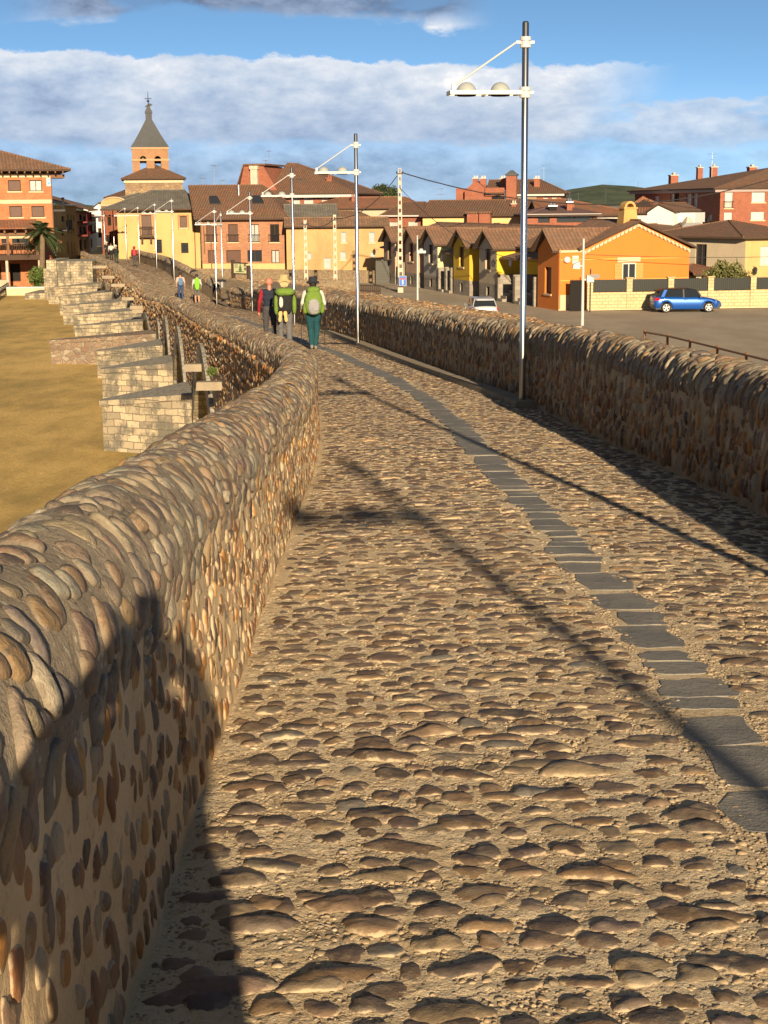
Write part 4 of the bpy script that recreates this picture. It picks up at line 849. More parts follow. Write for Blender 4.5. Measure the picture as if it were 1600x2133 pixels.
g = MB(); tp = cz(190); g.tube((0, 0, lt + .8), (0, 0, tp), .07, .03, n=6); g.lathe([(0, -.2), (.2, 0), (0, .2)], n=8, cz=lt + 1.5); g.tube((-.42, 0, tp - .9), (.42, 0, tp - .9), .045, n=5); g.hull([(-.5, -.02, tp - 1.9), (.1, -.02, tp - 2.0), (.55, -.02, tp - 1.6), (.1, -.02, tp - 1.45)], [(-.5, .02, tp - 1.9), (.1, .02, tp - 2.0), (.55, .02, tp - 1.6), (.1, .02, tp - 1.45)]); g.build('weather_vane', mIron, T)
g = MB(); cw0, cw1 = (261 - 313) * k_, (374 - 313) * k_; zc = cz(382); g.box(cw0, -hw - 3.2, 0, cw1, hw + 3, zc); g.build('crossing_wall', mTRb, T)
g = MB(); zc2 = cz(375.5); g.box(cw0 - .12, -hw - 3.32, zc, cw1 + .12, hw + 3.1, zc2); g.build('cornice', mPale, T)
mp = lambda x, y, z: (x, y, z)
s_b.roof([mp(cw0 - .45, -hw - 3.7, zc2), mp(cw1 + .45, -hw - 3.7, zc2), mp(cw1 + .45, hw + 3.4, zc2), mp(cw0 - .45, hw + 3.4, zc2)], [mp(.5, -.8, cz(345)), mp(.5, .8, cz(345))], mTil)
g = MB(); g.box((222 - 313) * k_, -hw - 5, 0, cw0 - .01, hw, cz(414)); g.build('nave_wall', mTRb, T)
s_b.roof([mp((219 - 313) * k_, -hw - 5.4, cz(414)), mp(cw0, -hw - 5.4, cz(414)), mp(cw0, hw + .4, cz(414)), mp((219 - 313) * k_, hw + .4, cz(414))], [mp((258 - 313) * k_, -1, cz(399)), mp(cw0, -1, cz(399))], mTil, name='nave_roof')
# ---- yellow house at the bridge end
b = Bld('yellow_house', 'yellow plastered house with grey hipped roof and small balcony at the bridge end', (247, 156.0), (419, 157.0), z0=-5.0, cat='house', dep=11)
H = b.h(330, 438)
b.front(H, mYel, [('shut', 294, 448, 317, 490, dict(rail=True)), ('shut', 374, 450, 390, 474, SI), ('grille', 323, 499, 338, 527), ('grille', 377, 506, 393, 527)]); b.rest(H, mYel); b.walls()
b.roof([(-1.6, -1.0, H), (b.L + .3, -1.0, H), (b.L + .3, b.D + 1, H), (-1.6, b.D + 1, H)], [(b.px(318, 400, 6.5)[0], 6.5, b.h(318, 399, 6.5)), (b.px(384, 400, 6.5)[0], 6.5, b.h(318, 399, 6.5))], mTilG)
g = MB(); u0, v0 = b.px(292, 491); u1, _ = b.px(320, 491); g.box(u0 - .15, -.65, v0 - .2, u1 + .1, -.005, v0 - .02); g.box(u0 + .1, -.45, v0 - .75, u0 + .3, -.005, v0 - .2); g.box(u1 - .35, -.45, v0 - .75, u1 - .15, -.005, v0 - .2)
k = u0 - .1
while k < u1 + .1: g.tube((k, -.6, v0 - .02), (k, -.6, v0 + .85), .016, n=4); k += .14
g.box(u0 - .12, -.63, v0 + .83, u1 + .08, -.57, v0 + .88); g.build('balcony', mWood, b.root)
u = b.px(406, 500)[0]; g = MB(); g.tube((u, -.08, 0), (u, -.08, H), .06, n=6); g.build('downpipe', mWoodM, b.root)
for (x0, y0, x1, y1) in ((291, 445, 320, 490), (371, 447, 393, 478)):
    a0, a1 = b.px(x0, y1), b.px(x1, y0); h0 = b.px(x0 + 3, y1 - 3); h1 = b.px(x1 - 3, y0 + 3); g = MB()
    g.box(a0[0], -.03, a0[1], h0[0], -.002, a1[1]); g.box(h1[0], -.03, a0[1], a1[0], -.002, a1[1]); g.box(h0[0], -.03, h1[1], h1[0], -.002, a1[1]); g.build('brick_surround', mBb, b.root)
# ---- brown brick house with roof lights
b = Bld('brown_brick_house', 'brown brick house with cream base, balcony windows and two roof lights', (421, 153), (595, 152), z0=-5.0, cat='house', dep=12)
H = b.h(510, 458); bz = b.h(510, 549)
RW = dict(rail=True, sill=mPale)
b.panel((0, 0), (1, 0), b.L, bz, mCream)
b.front(H - bz, mBb, [('shut', 429, 467, 452, 504, RW), ('shut', 475, 467, 496, 504, RW), ('curtain', 520, 467, 540, 504, RW), ('open', 562, 467, 582, 504, RW), ('shut', 433, 521, 449, 548), ('shut', 471, 521, 502, 547), ('glass', 515, 521, 546, 545), ('curtain', 565, 521, 582, 548)], z=bz); b.rest(H, mBb); b.walls()
ez = H; zr = b.h(470, 389, 6)
rf = b.roof([(-.5, -.7, ez), (b.L + .5, -.7, ez), (b.L + .5, b.D + .5, ez), (-.5, b.D + .5, ez)], [(b.px(393, 390, 6)[0], 6, zr), (b.px(546, 390, 6)[0], 6, zr)], mTil)
for x0, x1 in ((439, 462), (528, 552)):
    f = lambda px_, t: (b.px(px_, 420, 6 * t)[0], -.7 + 6.7 * t, ez + .16 + (zr - ez) * t); g = MB()
    p = [f(x0, .42), f(x1, .42), f(x1 - 8, .64), f(x0 - 2, .64)]; p = [(x, y, z) for x, y, z in p]; g.hull(p, [(x, y - .03, z + .12) for x, y, z in p], 0)
    c = [sum(q[i] for q in p) / 4 for i in range(3)]; g.face([(c[0] + (x - c[0]) * .75, c[1] + (y - c[1]) * .75 - .045, c[2] + (z - c[2]) * .75 + .13) for x, y, z in p], 1); w = g.build('roof_light', [mIron, mGls], b.root); w.parent = rf
for px_ in (426, 440, 594): u = b.px(px_, 500)[0]; g = MB(); g.tube((u, -.1, 0 if px_ != 426 else 2), (u, -.1, H), .05, n=6); g.build('downpipe', mWoodM, b.root)
u = b.px(497, 400, 4)[0]; g = MB(); g.tube((u, 4, H + 2), (u, 4, b.h(497, 385, 4)), .10, n=8); g.build('flue', mGal, b.root)
for px_, h_ in ((447, 342), (424, 368), (464, 372)): u = b.px(px_, 380, 6)[0]; b.antenna(u, 6, zr, b.h(px_, h_, 6) - zr)
# ---- long ochre house
b = Bld('long_ochre_house', 'long ochre plastered house with small blue-grey shutters and ragged tiled eaves', (597, 150), (803, 150.6), z0=-5.0, cat='house', dep=10)
H = b.h(700, 474)
b.front(H, mOch, [('blue', 711, 483, 722, 505, SI), ('blue', 769, 483, 781, 505, SI), ('blue', 709, 524, 721, 541, SI), ('blue', 641, 526, 649, 541), ('blue', 772, 525, 781, 536), ('greydoor', 675, 537, 690, 560)]); b.rest(H, mOch); b.walls()
xm = b.px(706, 470)[0]; zr1 = b.h(640, 429, 5); zr2 = b.h(740, 442, 5)
b.roof([(-.2, -.5, H), (b.px(600, 470)[0] + 18 * 0 + xm * 1.0, -.5, H), (xm, b.D + .3, H), (-.2, b.D + .3, H)], [(-.2, 5, zr1), (xm, 5, zr1)], mTilG, gable=True)
b.roof([(-.2, -.62, H + .02), (b.L + .4, -.62, H + .02), (b.L + .4, 1.4, H + .75), (-.2, 1.4, H + .75)], [(-.2, 1.3, H + .80), (b.L + .4, 1.3, H + .80)], mTilD, gable=True, name='eaves_tiles')
b.roof([(xm + .02, -.6, H + .03), (b.L + .35, -.6, H + .03), (b.L + .35, b.D + .3, H), (xm + .02, b.D + .3, H)], [(xm, 5, zr2), (b.L - 2.5, 5, zr2)], mTilD)
g = MB(); u, v = b.px(807, 500); g.tube((u, -.5, v), (u - .3, .1, v + .35), .03, n=5); g.lathe([(.05, .1), (.22, -.05), (.16, -.55), (.05, -.6)], u, -.5, 6, cz=v); g.build('wall_lantern', mIron, b.root)
# ---- big roofed house behind
b = Bld('big_roofed_house', 'large house with broad brown hipped roof and white shutters, rising behind the ochre house', (575, 182), (738, 180), z0=-5, cat='house', dep=14)
H = b.h(690, 405)
b.front(H, mRb, [('white', 610, 410, 625, 428), ('white', 633, 410, 653, 428), ('white', 670, 411, 685, 429), ('white', 701, 411, 727, 429)]); b.rest(H, mRb)
g = MB(); g.box(-.8, -.9, H - .32, b.L + .5, -.6, H - .02); g.build('gutter_board', mWp, b.root)
pk = b.loc(600, 342, 7); p2 = b.loc(566, 343, 7)
b.roof([(-.8, -.9, H), (b.L + .5, -.9, H), (b.L + .5, b.D, H), (-.8, b.D, H)], [(p2[0] + 2.0, 7, pk[2]), (pk[0] + 1.2, 7, pk[2] - .1)], mTil)
gl = b.loc(497, 392, -.2); gt = b.loc(524, 347, 3); gr = b.loc(584, 404, -.2); u0 = gl[0]
b.w.hull([(gl[0], .0, 0), (-.01, .0, 0), (-.01, 8, 0), (gl[0], 8, 0)], [(gl[0], .0, gl[2] - .3), (-.01, .0, gl[2] - .3), (-.01, 8, gl[2] - .3), (gl[0], 8, gl[2] - .3)], b.mi(mRb))
b.w.hull([(gl[0], .02, gl[2] - .3), (gt[0], .02, gt[2]), (p2[0] + 1, .02, gt[2]), (.6, .02, gl[2] - .8)], [(gl[0], 8, gl[2] - .3), (gt[0], 8, gt[2]), (p2[0] + 1, 8, gt[2]), (.6, 8, gl[2] - .8)], b.mi(mRb))
b.walls(); g = MB(); g.hull([(gl[0] - .5, -.3, gl[2] - .7), (gt[0], -.3, gt[2] + .05), (gt[0], 8, gt[2] + .05), (gl[0] - .5, 8, gl[2] - .7)], [(gl[0] - .5, -.3, gl[2] - .5), (gt[0], -.3, gt[2] + .25), (gt[0], 8, gt[2] + .25), (gl[0] - .5, 8, gl[2] - .5)])
g.hull([(gt[0], -.3, gt[2] + .05), (p2[0] + 1.4, -.3, gt[2] + .05), (p2[0] + 1.4, 8, gt[2] + .05), (gt[0], 8, gt[2] + .05)], [(gt[0], -.3, gt[2] + .25), (p2[0] + 1.4, -.3, gt[2] + .25), (p2[0] + 1.4, 8, gt[2] + .25), (gt[0], 8, gt[2] + .25)]); g.build('wing_roof', mTil, b.root)
a0 = b.px(523, 391, -.4); a1 = b.px(536, 347, -.4); g = MB(); g.box(a0[0], -.55, a0[1] - 3, a1[0], .0, a1[1] - .3, 0); g.box(a0[0] - .1, -.65, a1[1] - .3, a1[0] + .1, .1, a1[1] + .1, 0); g.build('chimney', mConc, b.root)
c_ = b.loc(687, 388, 2.5); b.chimney(c_[0], 2.5, c_[2] - 1, .6, b.h(687, 368, 2.5) - c_[2] + .8, mRb, mRb)
for px_, py in ((561, 312), (553, 332)): u = b.px(px_, 350, 7)[0]; b.antenna(u, 7, pk[2] - .2, b.h(px_, py, 7) - pk[2] + .2)
p = b.loc(624, 376, 3); g = MB(); g.box(p[0] - .4, 2.7, p[2] - .2, p[0] + .4, 3.4, p[2] + .2); g.build('roof_light', mIron, b.root)
# ---- small brick house with blue-grey side gable
b = Bld('blue_gabled_house', 'small brick house with blue-grey side gable and two white shutters, behind the concrete post', (800, 160), (884, 158), z0=-5, cat='house', dep=10)
H = b.h(840, 451); b.front(H, mRb, [('white', 811, 462, 830, 482), ('white', 850, 461, 871, 482)]); b.panel((b.L, 0), (0, 1), b.D, H, mRb); b.panel((0, b.D), (0, -1), b.D, H, mGreyB); b.panel((b.L, b.D), (-1, 0), b.L, H, mRb)
zr = b.h(840, 424, 5); b.tri([(0, 0, H), (0, 5, zr), (0, 10, H)], mGreyB); b.walls(); b.roof([(-.2, -.5, H), (b.L + .3, -.5, H), (b.L + .3, 10.3, H), (-.2, 10.3, H)], [(-.2, 5, zr), (b.L - 2.2, 5, zr)], mTil, mWp)
# ---- red roofed sheds behind (two roofs between ochre house and yellow range)
b = Bld('red_roofed_house', 'low house showing only its weathered red roof above the ochre house', (700, 172), (882, 176), z0=-5, cat='house', dep=10)
H = b.h(760, 436); b.front(H, mBei, []); b.rest(H, mBei); b.walls(); zr = b.h(820, 413, 5)
b.roof([(-.5, -.5, H), (b.L + .3, -.5, H), (b.L + .3, 10.3, H), (-.5, 10.3, H)], [(2.5, 5, zr), (b.L - .1, 5, zr)], mTilR)
c_ = b.loc(735, 420, 3); b.chimney(c_[0], 3, H + .3, .4, 1.0, mRb, mRb)
# ---- long yellow range
b = Bld('long_yellow_house', 'long low yellow house with broad brown roof, behind the terraced cottages', (881, 157), (1088, 155), z0=-5, cat='house', dep=11)
H = b.h(980, 451); b.front(H, mat('pale_yellow_plaster', plaster((.70, .52, .24), .3)), [('dark', 909, 462, 918, 474), ('dark', 930, 465, 943, 474), ('dark', 1028, 464, 1042, 472), ('white', 888, 470, 896, 484)]); b.rest(H, mYel); b.walls(); zr = b.h(980, 420, 5.5)
b.roof([(-.3, -.6, H), (b.L + .3, -.6, H), (b.L + .3, 11.4, H), (-.3, 11.4, H)], [(-.3, 5.5, zr), (b.L + .3, 5.5, zr)], mTil, gable=True)
for px_, w_ in ((985, 1.5), (1010, 1.5)):
    u = b.px(px_, 450, -1.2)[0]; g = MB(); g.box(u - .55, -1.4, 0, u + .55, -.01, H + .3, 0); g.box(u - .7, -1.55, H + .3, u + .7, .1, H + .5, 1); g.build('chimney', [mRb, mTil], b.root)
c_ = b.loc(1071, 436, 3); b.chimney(c_[0], 3, c_[2] - .6, .5, 1.1, mRb, mConc)
for px_, py, y_ in ((919, 390, 5), (1052, 395, 5)): u = b.px(px_, 420, y_)[0]; b.antenna(u, y_, zr - .3, b.h(px_, py, y_) - zr + .3)
# ---- brick block with many chimneys
b = Bld('chimney_block', 'tall red brick block with a cluster of chimneys and a big square stack', (968, 205), (1168, 203), z0=-5, cat='apartment block', dep=14)
H = b.h(1120, 404)
b.front(H, mRb, [('white', 1098, 414, 1113, 432), ('white', 1132, 411, 1142, 426), ('white', 1150, 411, 1160, 426), ('open', 1024, 409, 1053, 422)]); b.rest(H, mRb)
g = MB(); u0 = b.px(1078, 404)[0]; g.box(u0, -.7, H - .25, b.L + .4, -.02, H - .02); g.build('eaves_board', mWp, b.root)
zr = b.h(1120, 376, 7); b.roof([(b.px(1012, 404)[0], -.7, H), (b.L + .6, -.7, H), (b.L + .6, 14.5, H), (b.px(1012, 404)[0], 14.5, H)], [(b.px(1020, 376, 7)[0], 7, zr), (b.px(1125, 376, 7)[0], 7, zr)], mTil)
l0, lp, l1 = b.loc(968, 397, -.02), b.loc(990, 376, -.02), b.loc(1012, 393, -.02)
b.w.hull([(0, -.02, H - .1), (l1[0], -.02, H - .1), (l1[0], -.02, l1[2]), (lp[0], -.02, lp[2]), (0, -.02, l0[2])], [(0, 9, H - .1), (l1[0], 9, H - .1), (l1[0], 9, l1[2]), (lp[0], 9, lp[2]), (0, 9, l0[2])], b.mi(mRb))
b.w.box(b.px(948, 400)[0], 1, 0, -.01, 9, b.h(955, 392), b.mi(mRb)); b.w.box(b.px(1011, 400)[0], -.3, H - .2, b.px(1056, 400)[0], 3, b.h(1030, 391), b.mi(mRb)); b.walls()
g = MB(); u0 = b.px(1056, 400)[0]; u1 = b.px(1077, 400)[0]; zt = b.h(1066, 366); g.box(u0, -1.2, 0, u1, .6, zt, 0); g.box(u0 - .15, -1.35, zt, u1 + .15, .75, zt + .25, 1); g.hull([(u0, -1.2, zt + .25), (u1, -1.2, zt + .25), (u1, .6, zt + .25), (u0, .6, zt + .25)], [(u0 + .5, -.7, zt + .7), (u1 - .5, -.7, zt + .7), (u1 - .5, .1, zt + .7), (u0 + .5, .1, zt + .7)], 1); g.build('chimney_stack', [mRb, mSlat], b.root)
for px_ in (991, 1007, 1048, 1119): u = b.px(px_, 380, 3)[0]; z = b.h(px_, 385, 3); b.chimney(u, 3, z - .4, .75, b.h(px_, 372, 3) - z + .4)
g = MB(); u0 = b.px(1078, 412)[0]; u1 = b.px(1118, 412)[0]; z = b.h(1100, 411); g.hull([(u0, -1.6, z - .5), (u1, -1.6, z - .5), (u1, -.02, z), (u0, -.02, z)], [(u0, -1.6, z - .42), (u1, -1.6, z - .42), (u1, -.02, z + .08), (u0, -.02, z + .08)]); g.build('awning', mat('striped_awning', col=(.5, .42, .28)), b.root)
u = b.px(1133, 370, 6)[0]; b.antenna(u, 6, zr - .4, b.h(1133, 343, 6) - zr + .4)
# ---- glazed restaurant-like house with purple roof
b = Bld('glazed_veranda_house', 'low building with purple-brown roof, white fascia and dark glazing between brick piers', (1098, 146), (1243, 146), z0=-5, cat='building', dep=11)
H = b.h(1180, 450); b.front(H, mRb, [('glass', 1121, 451, 1145, 464), ('glass', 1160, 451, 1236, 463)]); b.rest(H, mRb); b.walls()
g = MB(); g.box(-.4, -.7, H, b.L + .4, -.4, H + .22); g.build('fascia', mWp, b.root)
b.roof([(-.5, -.75, H + .02), (b.L + .4, -.75, H + .02), (b.L + .4, 11, H + .02), (-.5, 11, H + .02)], [(3, 5, b.h(1150, 431, 5)), (b.L - 3, 5, b.h(1150, 431, 5))], mat('purple_sheet', plaster((.16, .09, .085), .3)))
for px_ in (1151, 1186): c_ = b.loc(px_, 442, 2); b.chimney(c_[0], 2, H + .1, .7 if px_ == 1151 else .5, b.h(px_, 432 if px_ == 1151 else 424, 2) - H, mDark if px_ == 1151 else mRb, mGal)
# ---- red roofs
b = Bld('wide_red_roof_house', 'low house under a wide mottled red roof, in front of the wooded hills', (1168, 172), (1322, 178), z0=-5, cat='house', dep=14)
H = b.h(1240, 451); b.front(H, mWht, []); b.rest(H, mWht); b.walls(); zr = b.h(1240, 417, 7)
b.roof([(-.5, -.5, H), (b.L + 1.5, -.5, H), (b.L + 1.5, 14.5, H), (-.5, 14.5, H)], [(1, 7, zr), (b.L - 4.5, 7, zr)], mTilR)
for px_, py in ((1187, 395), (1205, 402), (1262, 392)): u = b.px(px_, 418, 7)[0]; b.antenna(u, 7, zr - .3, b.h(px_, py, 7) - zr + .3)
c_ = b.loc(1186, 436, 1.2); g = MB(); g.box(c_[0] - .4, .8, H + .1, c_[0] + .4, 1.6, b.h(1186, 424, 1.2), 0); g.lathe([(.35, 0), (.42, .3), (0, .75)], c_[0], 1.2, 10, 1, cz=b.h(1186, 424, 1.2)); g.build('chimney', [mRb, mGal], b.root)
b = Bld('white_gable_shed', 'white rendered shed with a shallow gable, between orange house and brick flats', (1347, 135), (1402, 134), z0=-5, cat='shed', dep=9)
H = b.h(1370, 443); b.front(H, mWht, []); p = b.loc(1373, 427, 0); b.rest(H, mWht); b.tri([(0, 0, H), (b.L, 0, H), p], mWht); b.w.box(b.L, 1.5, 0, b.px(1448, 450, 1.5)[0], 5, b.h(1430, 443, 1.5), b.mi(mWht)); b.walls()
b.roof([(b.L + .2, -.2, H), (b.L + .2, b.D, H), (-.2, b.D, H), (-.2, -.2, H)], [(p[0], -.2, p[2] + .03), (p[0], b.D, p[2] + .03)], mTil, gable=True)
b = Bld('red_roofed_shed', 'small shed with a red tiled roof, left of the white gabled shed', (1298, 150), (1350, 149), z0=-5, cat='shed', dep=8)
H = b.h(1330, 446); b.front(H, mWht, []); b.rest(H, mWht); b.walls(); b.roof([(-.3, -.4, H), (b.L + 1.6, -.4, H), (b.L + 1.6, 8, H), (-.3, 8, H)], [(.8, 4, b.h(1325, 413, 4)), (b.L - 1.2, 4, b.h(1325, 420, 4))], mTilR)
# ---- brick flats at the right
b = Bld('brick_flats', 'long red brick flats with white shutters and brown roof, at the right edge', (1320, 186), (1497, 158), z0=-5, cat='apartment block', dep=16)
H = b.h(1497, 394)
b.front(H, mRb, [('white', 1363, 409, 1372, 425), ('white', 1397, 404, 1404, 424), ('glass', 1405, 402, 1414, 420), ('white', 1430, 404, 1439, 433), ('white', 1444, 403, 1452, 432), ('white', 1474, 447, 1483, 460)]); b.panel((b.L, b.D), (-1, 0), b.L, H, mRb); b.panel((0, b.D), (0, -1), b.D, H, mRb)
W2 = 20.0; hs = []
ws = [('white', 1511, 400, 1526, 433), ('white', 1567, 398, 1594, 421), ('white', 1509, 442, 1525, 460), ('white', 1565, 441, 1592, 458)]
dv = Vector((b.o + b.ux * b.L)); b2 = Bld.xy('x', '', dv, dv + Vector((30, 1.0, 0)), -5); hs = []
for w in ws: p, q = b2.px(w[1], w[2]), b2.px(w[3], w[4]); hs.append((p[0], q[1], q[0], p[1]))
ang = math.atan2(b2.ux.y, b2.ux.x) - math.atan2(b.ux.y, b.ux.x); uxl = (math.cos(ang), math.sin(ang)); o2 = (b.L, 0); bpy.data.objects.remove(b2.root)
b.panel(o2, uxl, 22, H, mRb, hs)
for k, h_ in enumerate(hs): b.win(o2, uxl, h_, 'white', rail=(k == 0), sill=mPale)
e2 = (b.L + uxl[0] * 22, uxl[1] * 22); b.panel(e2, (-uxl[1], uxl[0]), 14, H, mRb); b.walls()
nn = (uxl[1], -uxl[0]); g = MB(); dz = .28
g.hull([(-.4, -.55, H - dz), (b.L, -.55, H - dz), (b.L, -.01, H - dz), (-.4, -.01, H - dz)], [(-.4, -.55, H), (b.L, -.55, H), (b.L, -.01, H), (-.4, -.01, H)])
g.hull([(b.L, -.55, H - dz), (e2[0] + nn[0] * .5, e2[1] + nn[1] * .5, H - dz), (e2[0], e2[1], H - dz), (b.L, -.01, H - dz)], [(b.L, -.55, H), (e2[0] + nn[0] * .5, e2[1] + nn[1] * .5, H), (e2[0], e2[1], H), (b.L, -.01, H)]); g.build('eaves_board', mat('grey_pink_paint', col=(.38, .30, .28)), b.root)
zr = b.h(1430, 364, 7); c0 = (b.L - 8, 7.5, b.h(1470, 358, 7)); cR = (e2[0] - uxl[1] * 7, e2[1] + uxl[0] * 8, c0[2] + .2); cB = (e2[0] - uxl[1] * 15, e2[1] + uxl[0] * 15); rm = MB()
up = .12
E0 = (-.6, -.8, H + up); E1 = (b.L + .2, -.8, H + up); E2 = (e2[0] + nn[0] * .8, e2[1] + nn[1] * .8, H + up); r0 = (6, 7, c0[2] - .9 + up); r1 = (c0[0] + 3, c0[1], c0[2] + up)
rm.face([E0, E1, r1, r0]); rm.face([E1, E2, cR, r1]); rm.face([(-.6, 15, H + up), E0, r0]); rm.face([(b.L - 10, 16, H + up), (-.6, 15, H + up), r0, r1]); rm.face([cR, (cB[0], cB[1], H + up), (b.L - 10, 16, H + up), r1])
for a, c in ((E0, E1), (E1, E2)): rm.face([(a[0], a[1], H + .001), (c[0], c[1], H + .001), c, a], 1)
rm.build('roof', [mTil, mWood], b.root)
for px_, y_, py0, py1, w_ in ((1403, 3.5, 388, 366, .9), (1457, 5.5, 368, 350, .6), (1486, 6.5, 362, 349, .7), (1566, 10.5, 366, 349, .9)):
    u = b.px(px_, 370, y_)[0]; z0_, z1_ = b.h(px_, py0, y_), b.h(px_, py1, y_); b.chimney(u, y_, z0_ - .8, w_, z1_ - z0_ + .8, mRb, mConc)
for px_, y_, py in ((1483, 6, 318), (1330, 7, 388)): u = b.px(px_, 360, y_)[0]; b.antenna(u, y_, zr - .5, b.h(px_, py, y_) - zr + .5)
# ---- yellow corner house at right
b = Bld('yellow_corner_house', 'yellow corner house with brown hipped roof and shaded side, behind the boundary fence at right', (1553, 121), (1680, 122.5), z0=GZ, cat='house', dep=15)
H = b.h(1553, 497); b.front(H, mYel, [('white', 1585, 513, 1612, 551, dict(sill=mPale))]); 
L2 = 10.5; P0 = b.px(1483, 560, 9.0)
b.panel((b.L, 0), (0, 1), b.D, H, mYel)
sv = Vector((-.42, .907)).normalized(); q0 = (sv.x * 10, sv.y * 10)
hs = []
for x0, y0, x1, y1 in ((1492, 512, 1499, 548), (1513, 512, 1521, 548)): pass
b.panel(q0, (-sv.x, -sv.y), 10, H, mBei, [(2.0, 1.2, 3.1, 3.6), (5.2, 1.2, 6.3, 3.6)])
for h_ in ((2.0, 1.2, 3.1, 3.6), (5.2, 1.2, 6.3, 3.6)): b.win(q0, (-sv.x, -sv.y), h_, 'glass')
b.walls(); zr = b.h(1600, 462, 6)
b.roof([(-.6, -.7, H), (b.L + .5, -.7, H), (b.L + .5, 13, H), (q0[0] - .6, q0[1] + .3, H)], [(b.px(1500, 463, 7)[0] + .8, 7, zr), (b.L - 3, 7, zr)], mTil)
g = MB(); u, v = b.px(1570, 562); g.tube((u, -.3, v), (u, 0, v + .3), .03, n=5); g.lathe([(.03, .25), (.18, .1), (.12, -.3), (.03, -.35)], u, -.3, 6, cz=v); g.build('wall_lantern', mIron, b.root)
b = Bld('dark_roofed_house', 'long low house with weathered brown roof, behind the orange house', (1385, 128), (1500, 130), z0=GZ, cat='house', dep=12)
H = b.h(1440, 497); b.front(H, mBei, [('dark', 1452, 528, 1462, 560)]); b.rest(H, mBei); b.walls(); b.roof([(-8, -.5, H), (b.L + .5, -.5, H), (b.L + .5, 12, H), (-8, 12, H)], [(-8, 6, b.h(1400, 476, 6)), (b.L - .5, 6, b.h(1400, 468, 6))], mTil, gable=True)
p0, p1 = b.loc(1398, 488, 0), b.loc(1448, 466, 3); g = MB(); g.hull([(p0[0], -.8, p0[2]), (p0[0] + 1.3, -.8, p0[2]), (p1[0] + .6, 3, p1[2]), (p1[0] - .9, 3, p1[2])], [(p0[0], -.8, p0[2] + .1), (p0[0] + 1.3, -.8, p0[2] + .1), (p1[0] + .6, 3, p1[2] + .1), (p1[0] - .9, 3, p1[2] + .1)]); g.build('roof_panel', mWp, b.root)
c_ = b.loc(1432, 462, 4); g = MB(); g.box(c_[0] - .35, 3.6, H + .6, c_[0] + .35, 4.3, c_[2], 0); g.hull([(c_[0] - .35, 3.6, c_[2]), (c_[0] + .35, 3.6, c_[2]), (c_[0] + .35, 4.3, c_[2]), (c_[0] - .35, 4.3, c_[2])], [(c_[0] - .1, 3.9, c_[2] + .45), (c_[0] + .1, 3.9, c_[2] + .45), (c_[0] + .1, 4.0, c_[2] + .45), (c_[0] - .1, 4.0, c_[2] + .45)], 0); g.build('chimney', mConc, b.root)
g = MB(); u = b.px(1471, 520, -.6)[0]; g.box(u - .12, -.8, 0, u + .12, -.5, b.h(1471, 455, -.6)); u = b.px(1463, 520, -.6)[0]; g.box(u - .06, -.8, 0, u + .06, -.6, b.h(1463, 462, -.6)); g.build('chimney_flue', mDark, b.root)
# low red-tiled lean-to and bush by the fence
b = Bld('red_lean_to', 'low lean-to with a dark red tiled roof, behind the fence beside the blue car', (1452, 112), (1530, 112), z0=GZ, cat='shed', dep=5)
H = b.h(1480, 574); b.front(H, mBei, []); b.rest(H, mBei); b.walls(); b.roof([(-.2, -.3, H), (b.L + .2, -.3, H), (b.L + .2, 5, H), (-.2, 5, H)], [(-.2, 4.9, b.h(1480, 554, 4.9)), (b.L - 2.0, 4.9, b.h(1480, 554, 4.9))], mTilR, gable=False)
